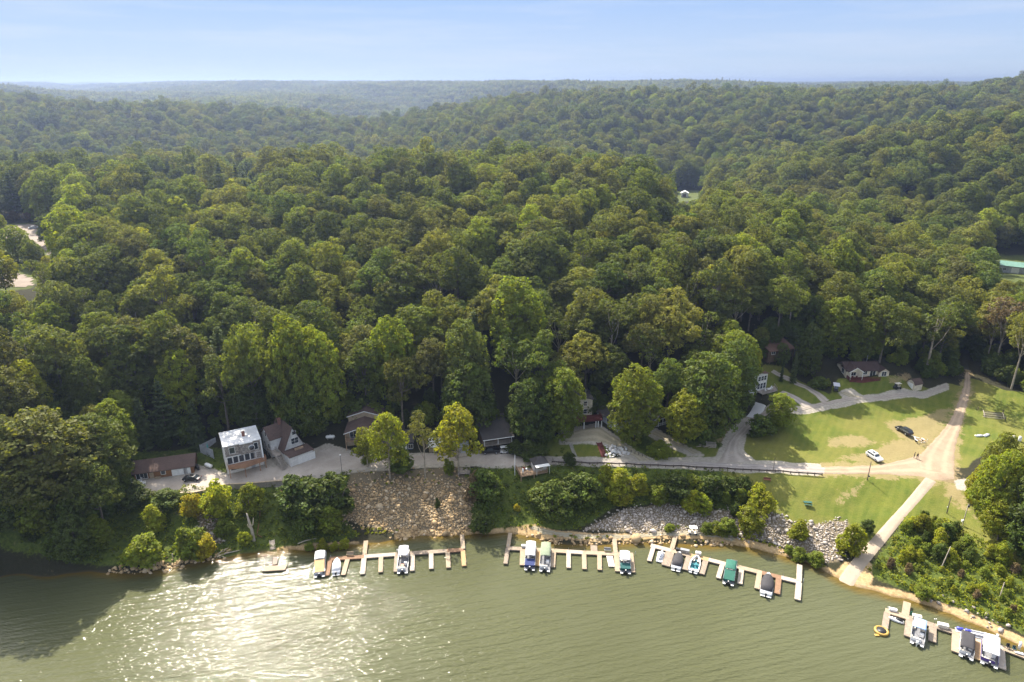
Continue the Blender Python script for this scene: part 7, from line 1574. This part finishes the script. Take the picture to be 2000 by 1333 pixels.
for u, v, rz, lb in ((257.5, 945, .5, 'white garden chair at the left end of the gravel, farthest left'), (274, 943, -.4, 'white garden chair in front of the cottage sliding window'), (282, 946, 2.0, 'white garden chair at the edge of the gravel clearing'), (240, 951, 1.0, 'white garden chair under the oak branches')):
    e = empty('garden_chair', lb, 'chair', G(u, v), rz, 'white garden chairs'); add(e, 'seat', M_trim, lambda m: m.box(-.35, .35, -.35, .35, .35, .42)); add(e, 'backrest', M_trim, lambda m: m.add([(-.33, .3, .42), (.33, .3, .42), (.33, .36, .42), (-.33, .36, .42), (-.33, .55, 1.2), (.33, .55, 1.2), (.33, .61, 1.2), (-.33, .61, 1.2)], [(3, 2, 1, 0), (4, 5, 6, 7), (0, 1, 5, 4), (1, 2, 6, 5), (2, 3, 7, 6), (3, 0, 4, 7)])); [add(e, 'armrest', M_trim, lambda m: (m.box(a - .06, a + .06, -.4, .3, .6, .66), m.box(a - .05, a + .05, -.36, -.26, 0, .6), m.box(a - .05, a + .05, .2, .3, 0, .6))) for a in (-.4, .4)]
e = empty('picnic_table', 'dark green picnic table on the lower lawn', 'table', G(1577, 986), -.12); M_grn = worn('green_paint', (.02, .09, .07), .6)
add(e, 'table_top', M_grn, lambda m: m.box(-1, 1, -.4, .4, .72, .78)); [add(e, 'seat', M_grn, lambda m: m.box(-1, 1, y - .14, y + .14, .42, .47)) for y in (-.75, .75)]; [add(e, 'leg', M_grn, lambda m: (m.bar((x, -.75, 0), (x, -.2, .72), .07), m.bar((x, .75, 0), (x, .2, .72), .07), m.box(x - .04, x + .04, -.8, .8, .36, .42))) for x in (-.7, .7)]
e = empty('swing_bench', 'small rust-red bench at the edge of the lawn below the rail', 'bench', G(1498, 940), -.2); M_rust = worn('rust_paint', (.24, .09, .05), .8); add(e, 'seat', M_rust, lambda m: m.box(-.9, .9, -.25, .25, .4, .46)); add(e, 'backrest', M_rust, lambda m: m.box(-.9, .9, .22, .28, .46, .95)); [add(e, 'leg', M_rust, lambda m: (m.bar((x, -.22, 0), (x, -.2, .4), .07), m.bar((x, .25, 0), (x, .22, .46), .07))) for x in (-.8, .8)]
e = empty('kayak', 'teal kayak lying beside the dark porch', 'kayak', G(1316, 838), -.5); add(e, 'hull', worn('teal_plastic', (.02, .20, .17), .4), lambda m: m.loft([[Vector((x, w_ * math.cos(a), .25 + .22 * math.sin(a) * (w_ / .4 + .1))) for a in [2 * math.pi * i / 8 for i in range(8)]] for x, w_ in ((-1.8, .03), (-1, .3), (0, .4), (1, .3), (1.8, .03))])); add(e, 'cockpit', M_blk, lambda m: m.cyl((0, 0, .42), .27, .07, 12))
e = empty('wood_crate', 'slatted timber crate of logs above the guard rail', 'crate', G(1388, 871), -.15); add(e, 'slat_side', M_greywood, lambda m: ([m.box(-1.3, 1.3, -.6, -.54, z, z + .18) for z in (.1, .4, .7)], [m.box(-1.3, 1.3, .54, .6, z, z + .18) for z in (.1, .4, .7)], [m.box(1.24, 1.3, -.53, .53, z, z + .18) for z in (.1, .4, .7)])); [add(e, 'post', M_greywood, lambda m: m.box(x - .06, x + .06, y - .06, y + .06, 0, 1.0)) for x in (-1.24, 1.36) for y in (-.66, .66)]
q5 = random.Random(3)
for i in range(7):
    p = G(1366 + i * 4.5 + q5.uniform(-1, 1), 874 + q5.uniform(-3, 2)); tag(MB().tube([(-1 + q5.random() * .4, 0, .16), (0, .06, .2), (1 - q5.random() * .4, 0, .16)], [.12, .15, .11], 8).build('log', M_pale_bark), 'cut log in the pile beside the slatted crate', 'log', 'logs by the crate').location = p; bpy.context.scene.collection.objects[-1].rotation_euler.z = q5.uniform(-.6, .6)
# log rails stacked on the far right meadow
e = empty('fence_stack', 'dark stack of old rails lying on the meadow right of the road', 'log pile', G(1938, 812), -.28)
for i in range(6): add(e, 'rail', M_bark if i % 2 else M_greywood, lambda m: m.tube([(-3.2 + .3 * i, -2.2 + i * .8, .2 + .06 * (i % 2)), (2.6 + .2 * i, -2.3 + i * .85, .25 + .05 * (i % 3))], .11, 6))
add(e, 'crossbar', M_greywood, lambda m: (m.tube([(-2.8, -2.5, .42), (-1.8, 2.4, .45)], .1, 6), m.tube([(2.4, -2.5, .42), (3.4, 2.2, .45)], .1, 6))); [add(e, 'post', M_polew, lambda m: m.box(x - .08, x + .08, y - .08, y + .08, -.3, 1.2)) for x, y in ((-3.2, 2.6), (3.6, 2.5), (2.6, -2.6))]
def upturned(label, u, v, rz):
    e = empty('rowing_boat', label, 'boat', G(u, v), rz, 'upturned boats on the meadow'); e.scale = (.7, .7, .7); add(e, 'hull', M_trim, lambda m: m.loft([[Vector((x, w_, 0)), Vector((x, w_ * .8, h_)), Vector((x, 0, h_ * 1.25)), Vector((x, -w_ * .8, h_)), Vector((x, -w_, 0))] for x, w_, h_ in ((-1.9, .5, .4), (-.5, .68, .5), (.8, .6, .5), (1.7, .25, .42), (2.0, .03, .3))], 0, True)); add(e, 'keel', M_greywood, lambda m: m.box(-1.8, 1.6, -.04, .04, .56, .66))
upturned('upturned white rowing boat behind the roadside clump, left one', 1913, 852, .1); upturned('upturned white rowing boat behind the roadside clump, right one', 1927, 851, .5)
for u, v, lb in ((1978, 861, 'white barrel standing on the right meadow, taller'), (1991, 862, 'white barrel standing on the right meadow, at the edge')):
    e = empty('barrel', lb, 'barrel', G(u, v), 0, 'white barrels'); add(e, 'drum', M_trim, lambda m: m.tube([(0, 0, 0), (0, 0, .3), (0, 0, 1.2), (0, 0, 1.5)], [.38, .42, .42, .36], 14)); add(e, 'lid', M_seat, lambda m: m.cyl((0, 0, 1.5), .3, .06, 12))
# snag, driftwood, pipes
p = G(496, 1056); h = h_to(p, 1003); e = empty('dead_tree', 'bleached broken snag on the left bank', 'tree', p, 0); add(e, 'trunk', M_dead, lambda m: (m.tube([(0, 0, -.6), (0, 0, 0), (-.1, 0, h * .4), (-.5, 0, h * .75), (-.7, 0, h)], [.5, .42, .36, .28, .12], 9), m.tube([(-.2, 0, h * .5), (.5, -.2, h * .62), (.8, -.2, h * .85)], [.2, .15, .06], 6), m.tube([(-.2, 0, h * .42), (-.9, .1, h * .5), (-1.0, .1, h * .6)], [.16, .12, .05], 6)))
e = empty('drain_pipe', 'thin rusty pipe hanging down the left bank beside the snag', 'pipe', G(510, 1000)); o_ = e.location.copy(); add(e, 'pipe_run', M_rust, lambda m: m.tube([G(*uv) - o_ + Vector((0, 0, .35)) for uv in ((508, 985), (508, 1010), (505, 1030), (502, 1047), (512, 1052))], .09, 6))
for u, v, l, rz, lb in ((600, 1058, 4.5, .5, 'bleached driftwood log above the left waterline'), (448, 1082, 5.5, .5, 'longest driftwood log at the left waterline by the yellow bush'), (430, 1088, 3.5, -.3, 'driftwood log crossing under the longest one'), (440, 1076, 3.8, .9, 'driftwood log leaning on the left waterline scree')):
    tag(MB().tube([(-l / 2, 0, .12), (-l * .1, .15, .28), (l / 2, -.1, .16)], [.13, .17, .06], 7).build('driftwood', M_dead), lb, 'log', 'driftwood on the left shore').location = G(u, v); o_ = bpy.context.scene.collection.objects[-1]; o_.rotation_euler.z = rz
tag(MB().tube([(0, 0, -.3), (.1, 0, 1.7)], .12, 8).build('marker_post', M_dead), 'short white post standing on the left waterline', 'post').location = G(338, 1094)
# ------------------------------------------------------------------ people
def person(label, u, v, rz, shirt, trousers, stance=0.0):
    p = G(u, v); e = empty('person', label, 'person', p + Vector((0, 0, .03)), rz)
    V, E_, Rr = [], [], []
    def jv(x, y, z, r, par=None):
        V.append((x, y, z)); Rr.append(r); i = len(V) - 1
        if par is not None: E_.append((par, i))
        return i
    pel = jv(0, 0, .95, .15); bel = jv(0, 0, 1.12, .145, pel); ch = jv(0, .01, 1.33, .17, bel); nk = jv(0, 0, 1.49, .065, ch); hd0 = jv(0, .01, 1.58, .085, nk); hd = jv(0, .015, 1.68, .10, hd0); jv(0, .0, 1.76, .06, hd); jv(0, .105, 1.655, .018, hd)
    for s_ in (-1, 1):
        hip = jv(.10 * s_, 0, .88, .105, pel); kn = jv((.11 + stance) * s_, .02 + stance * s_, .5, .065, hip); an = jv((.12 + stance) * s_, stance * 1.5 * s_, .09, .042, kn); jv((.13 + stance) * s_, .16 + stance * 1.5 * s_, .04, .04, an)
        sh = jv(.19 * s_, 0, 1.42, .065, ch); el = jv(.27 * s_, .02, 1.14, .045, sh); wr = jv(.26 * s_, .13, .92, .03, el); pm = jv(.255 * s_, .16, .86, .032, wr)
        for k, (dx, l) in enumerate(((-.03, .075), (-.01, .09), (.01, .085), (.03, .065))):
            f1 = jv(.255 * s_ + dx * .4, .165 + dx * .7, .82, .0095, pm); f2 = jv(.25 * s_ + dx * .4, .175 + dx * .7, .82 - l * .5, .009, f1); jv(.24 * s_ + dx * .4, .17 + dx * .7, .82 - l, .008, f2)
        t1_ = jv(.225 * s_, .19, .86, .010, pm); jv(.215 * s_, .2, .83, .009, t1_)
    me_ = bpy.data.meshes.new('body'); me_.from_pydata(V, E_, []); o = link(bpy.data.objects.new('body', me_), e)
    sk = o.modifiers.new('skin', 'SKIN'); lay = me_.skin_vertices[0].data if me_.skin_vertices else None
    if lay is None:
        bm = bmesh.new(); bm.from_mesh(me_); bm.verts.layers.skin.verify(); bm.to_mesh(me_); bm.free(); lay = me_.skin_vertices[0].data
    for i, r in enumerate(Rr): lay[i].radius = (r, r)
    lay[0].use_root = True
    o.modifiers.new('sub', 'SUBSURF').levels = 1; o.modifiers['sub'].render_levels = 1
    t = NT('clothed_figure'); tc = t.node('ShaderNodeTexCoord'); sp_ = t.node('ShaderNodeSeparateXYZ'); t.ln(tc.outputs['Object'], sp_.inputs[0])
    c = t.mix(t.rng(sp_.outputs[2], .98, 1.0), trousers, shirt); c = t.mix(t.rng(sp_.outputs[2], 1.48, 1.5), c, (.42, .25, .17)); c = t.mix(t.rng(sp_.outputs[2], .07, .09), (.03, .03, .03), c)
    arm = t.rng(t.math('ABSOLUTE', sp_.outputs[0]), .215, .225); c = t.mix(t.math('MULTIPLY', arm, t.rng(sp_.outputs[2], 1.2, 1.16)), c, (.42, .25, .17)); t.col(c); t.set(.8); o.data.materials.append(t.m)
    add(e, 'hair', worn('dark_hair', (.03, .02, .015), .7), lambda m: m.loft([[Vector((r * math.cos(a), -.02 + r * 1.1 * math.sin(a), z)) for a in [2 * math.pi * i / 10 for i in range(10)]] for z, r in ((1.66, .108), (1.74, .112), (1.80, .075), (1.815, .02))]))
    return e
person('person in a black shirt standing on the bare patch, left of two', 1785, 895, .8, (.02, .02, .025), (.05, .05, .07)); person('person in dark clothes mid-step on the bare patch, right of two', 1791, 896.5, 2.6, (.03, .035, .03), (.025, .025, .03), .06)
# ------------------------------------------------------------------ rock slopes, weeds
_ico = bmesh.new(); bmesh.ops.create_icosphere(_ico, subdivisions=1, radius=1.0); ICO_V = np.array([v.co[:] for v in _ico.verts]); ICO_F = np.array([[v.index for v in f.verts] for f in _ico.faces]); _ico.free()
def rock_mat(name, cols):
    t = NT(name); a = t.attr('stone_tint').outputs['Fac']; n = t.noise(t.coord('Object'), 3.0, 4, .7)
    c = t.mix(t.rng(a, 0, .6, 0, 1, False), cols[0], cols[1]); c = t.mix(t.rng(a, .75, .95), c, cols[2]); c = t.mix(t.rng(n, .4, .75, 0, .5), c, tuple(x * .55 for x in cols[0])); t.col(c); t.set(.92, 0, .2); t.bump(n, .6, .08); return t.m
def rubble(name, label, polys, step, size, mat, seed, flat=.7, keep=1.0):
    q = np.random.default_rng(seed); P_ = []
    for pl_ in polys:
        lo, hi = pl_.min(0), pl_.max(0); xs, ys = np.meshgrid(np.arange(lo[0], hi[0], step), np.arange(lo[1], hi[1], step)); x = xs.ravel() + q.uniform(-.5, .5, xs.size) * step; y = ys.ravel() + q.uniform(-.5, .5, xs.size) * step
        sd = sdist(pl_, x, y); m_ = (sd < q.normal(-.1, .8, len(sd))) & (q.random(len(sd)) < keep); P_.append(np.c_[x[m_], y[m_]])
    P_ = np.concatenate(P_); k = len(P_); z = Tz(P_[:, 0], P_[:, 1])
    s_ = size * q.lognormal(0, .42, k) * .5; V = ICO_V[None] * (1 + q.uniform(-.28, .28, (k, len(ICO_V), 1))) * np.stack([s_ * q.uniform(.8, 1.4, k), s_ * q.uniform(.8, 1.2, k), s_ * flat * q.uniform(.7, 1.2, k)], 1)[:, None]
    a = q.uniform(0, 6.28, k); tl = q.normal(0, .35, k); ca, sa, ct, st = np.cos(a), np.sin(a), np.cos(tl), np.sin(tl)
    x, y, zz = V[..., 0], V[..., 1], V[..., 2]; y, zz = y * ct[:, None] - zz * st[:, None], y * st[:, None] + zz * ct[:, None]; x, y = x * ca[:, None] - y * sa[:, None], x * sa[:, None] + y * ca[:, None]
    V = np.stack([x + P_[:, :1], y + P_[:, 1:], zz + (z + s_ * .25)[:, None]], -1).reshape(-1, 3); F_ = (ICO_F[None] + np.arange(k)[:, None, None] * len(ICO_V)).reshape(-1, 3)
    me_ = bpy.data.meshes.new(name); me_.vertices.add(len(V)); me_.vertices.foreach_set('co', V.ravel()); me_.loops.add(F_.size); me_.loops.foreach_set('vertex_index', F_.ravel()); me_.polygons.add(len(F_)); me_.polygons.foreach_set('loop_start', np.arange(0, F_.size, 3)); me_.polygons.foreach_set('loop_total', np.full(len(F_), 3))
    me_.attributes.new('stone_tint', 'FLOAT', 'FACE').data.foreach_set('value', np.repeat(q.random(k), len(ICO_F)).astype(np.float32)); me_.materials.append(mat); me_.update(); me_.validate()
    return tag(link(bpy.data.objects.new(name, me_)), label, kind='stuff')
RK_tan = rock_mat('tan_stone', ((.33, .225, .115), (.46, .33, .18), (.58, .46, .31))); RK_grey = rock_mat('grey_stone', ((.30, .255, .215), (.44, .385, .33), (.58, .51, .44))); RK_white = rock_mat('white_stone', ((.50, .47, .44), (.66, .63, .6), (.75, .73, .7)))
zr = zones['rock']
rubble('tan_rubble', 'tan boulders covering the steep slope below the lane', to_world([[(666, 992), (684, 946), (790, 938), (900, 934), (927, 962), (919, 1035), (775, 1043), (660, 1012)]]), .44, .42, RK_tan, 5)
rubble('sparse_rubble', 'loose stones on the bare brown top of the slope', to_world([[(680, 950), (690, 922), (900, 912), (935, 960), (930, 1000), (900, 940), (790, 944)]]), .6, .34, RK_tan, 15, keep=.45)
rubble('grey_rubble', 'grey riprap stones between lawn and shore path', [zr[1]], .42, .36, RK_grey, 6); rubble('scree', 'grey scree running down the left bank', [zr[2]], .5, .45, RK_grey, 7)
rubble('shore_rubble', 'broken stones along the waterline', to_world([[(215, 1117), (260, 1100), (330, 1098), (400, 1085), (450, 1068), (455, 1082), (400, 1098), (330, 1113), (270, 1121)], [(1030, 1048), (1045, 1046), (1070, 1056), (1140, 1059), (1200, 1057), (1290, 1053), (1390, 1060), (1425, 1058), (1430, 1064), (1390, 1067), (1300, 1061), (1200, 1064), (1140, 1065), (1070, 1062)], [(760, 1046), (905, 1036), (905, 1044), (830, 1048), (765, 1057)]]), .55, .62, RK_tan, 8)
rubble('shore_rubble', 'scattered stones on the sandy bank right of the ramp', to_world([[(1790, 1150), (1850, 1160), (1920, 1195), (2010, 1235), (2010, 1250), (1900, 1210), (1800, 1170)]]), .9, .5, RK_grey, 9, keep=.5)
rubble('rock_bed', 'bed of whitish rocks beside the brown timber stairs', to_world([[(1180, 868), (1215, 872), (1238, 890), (1182, 893)]]), .55, .6, RK_white, 10)
def weeds(name, label, polys, step, size, mat, seed, keep=1.0, n=16, hgt=.9):
    lv = Leaves(seed); q = lv.r
    for pl_ in polys:
        lo, hi = pl_.min(0), pl_.max(0); xs, ys = np.meshgrid(np.arange(lo[0], hi[0], step), np.arange(lo[1], hi[1], step)); x = xs.ravel() + q.uniform(-.5, .5, xs.size) * step; y = ys.ravel() + q.uniform(-.5, .5, xs.size) * step
        m_ = (sdist(pl_, x, y) < -.2) & (q.random(len(x)) < keep); x, y = x[m_], y[m_]; z = Tz(x, y); z_ok = z > .15
        for xx, yy, zz in zip(x[z_ok], y[z_ok], z[z_ok]):
            s_ = size * q.uniform(.5, 1.5); lv.clump((xx, yy, zz + s_ * .35 * hgt), s_ * .8, (0, 0, .3), n, .42 * q.uniform(.8, 1.2), .7 * hgt); lv.tt[-1][:] = q.random()
    return tag(link(bpy.data.objects.new(name, lv.mesh(name, mat))), label, kind='stuff')
weeds('undergrowth', 'tangled dark green undergrowth on the banks', zones['wild'][:2] + zones['wild'][3:6], 2.0, .8, L_dark, 31, .6)
weeds('undergrowth', 'lighter green weeds mixed over the banks', zones['wild'][:3], 1.6, .7, L_maple, 32, .7); weeds('undergrowth', 'rank lime and yellow weeds on the bank right of the ramp', [zones['wild'][2]], 1.25, .85, L_lime, 33, .75)
weeds('undergrowth', 'tall green weeds between the bushes right of the ramp', [zones['wild'][2]], 1.9, 1.15, L_maple, 35, .7)
weeds('undergrowth', 'shaggy green brush between the bushes on the left bank', [zones['wild'][0]], 1.9, 1.05, L_maple, 37, .7)
weeds('undergrowth', 'shaggy green brush below the guard rail', [zones['wild'][1]], 2.4, 1.0, L_dark, 38, .6)
weeds('slope_weeds', 'tufts of grass at the top of the stone slope', to_world([[(690, 922), (900, 912), (930, 945), (900, 950), (790, 950), (690, 955)]]), 1.6, .5, L_maple, 36, .35)
weeds('shore_weeds', 'yellow-green weeds along the shore track', to_world([[(1300, 1026), (1400, 1030), (1480, 1050), (1560, 1085), (1560, 1095), (1480, 1066), (1400, 1040), (1300, 1036)], [(1345, 1052), (1430, 1056), (1432, 1064), (1350, 1062)], [(1060, 1048), (1260, 1052), (1260, 1058), (1080, 1058)], [(700, 1030), (790, 1036), (760, 1044), (640, 1052), (640, 1040)], [(1700, 1120), (1780, 1140), (1880, 1170), (2010, 1225), (2010, 1238), (1880, 1190), (1780, 1155)]]), 1.0, .55, L_lime, 34, .7)
# ------------------------------------------------------------------ the air over the hills
hz = NT('hazy_air')
hz.n.remove(hz.bsdf)
pv = hz.node('ShaderNodeVolumePrincipled')
pv.inputs['Color'].default_value = (0.34, 0.43, 0.64, 1)
pv.inputs['Density'].default_value = 0.00025
pv.inputs['Anisotropy'].default_value = 0.72
hz.ln(pv.outputs[0], hz.out.inputs['Volume'])
m = MB(); m.box(-5400, 5400, -80, 6400, -90, 136)
tag(m.build('haze', hz.m), 'thin bluish summer haze over the hills', kind='stuff')
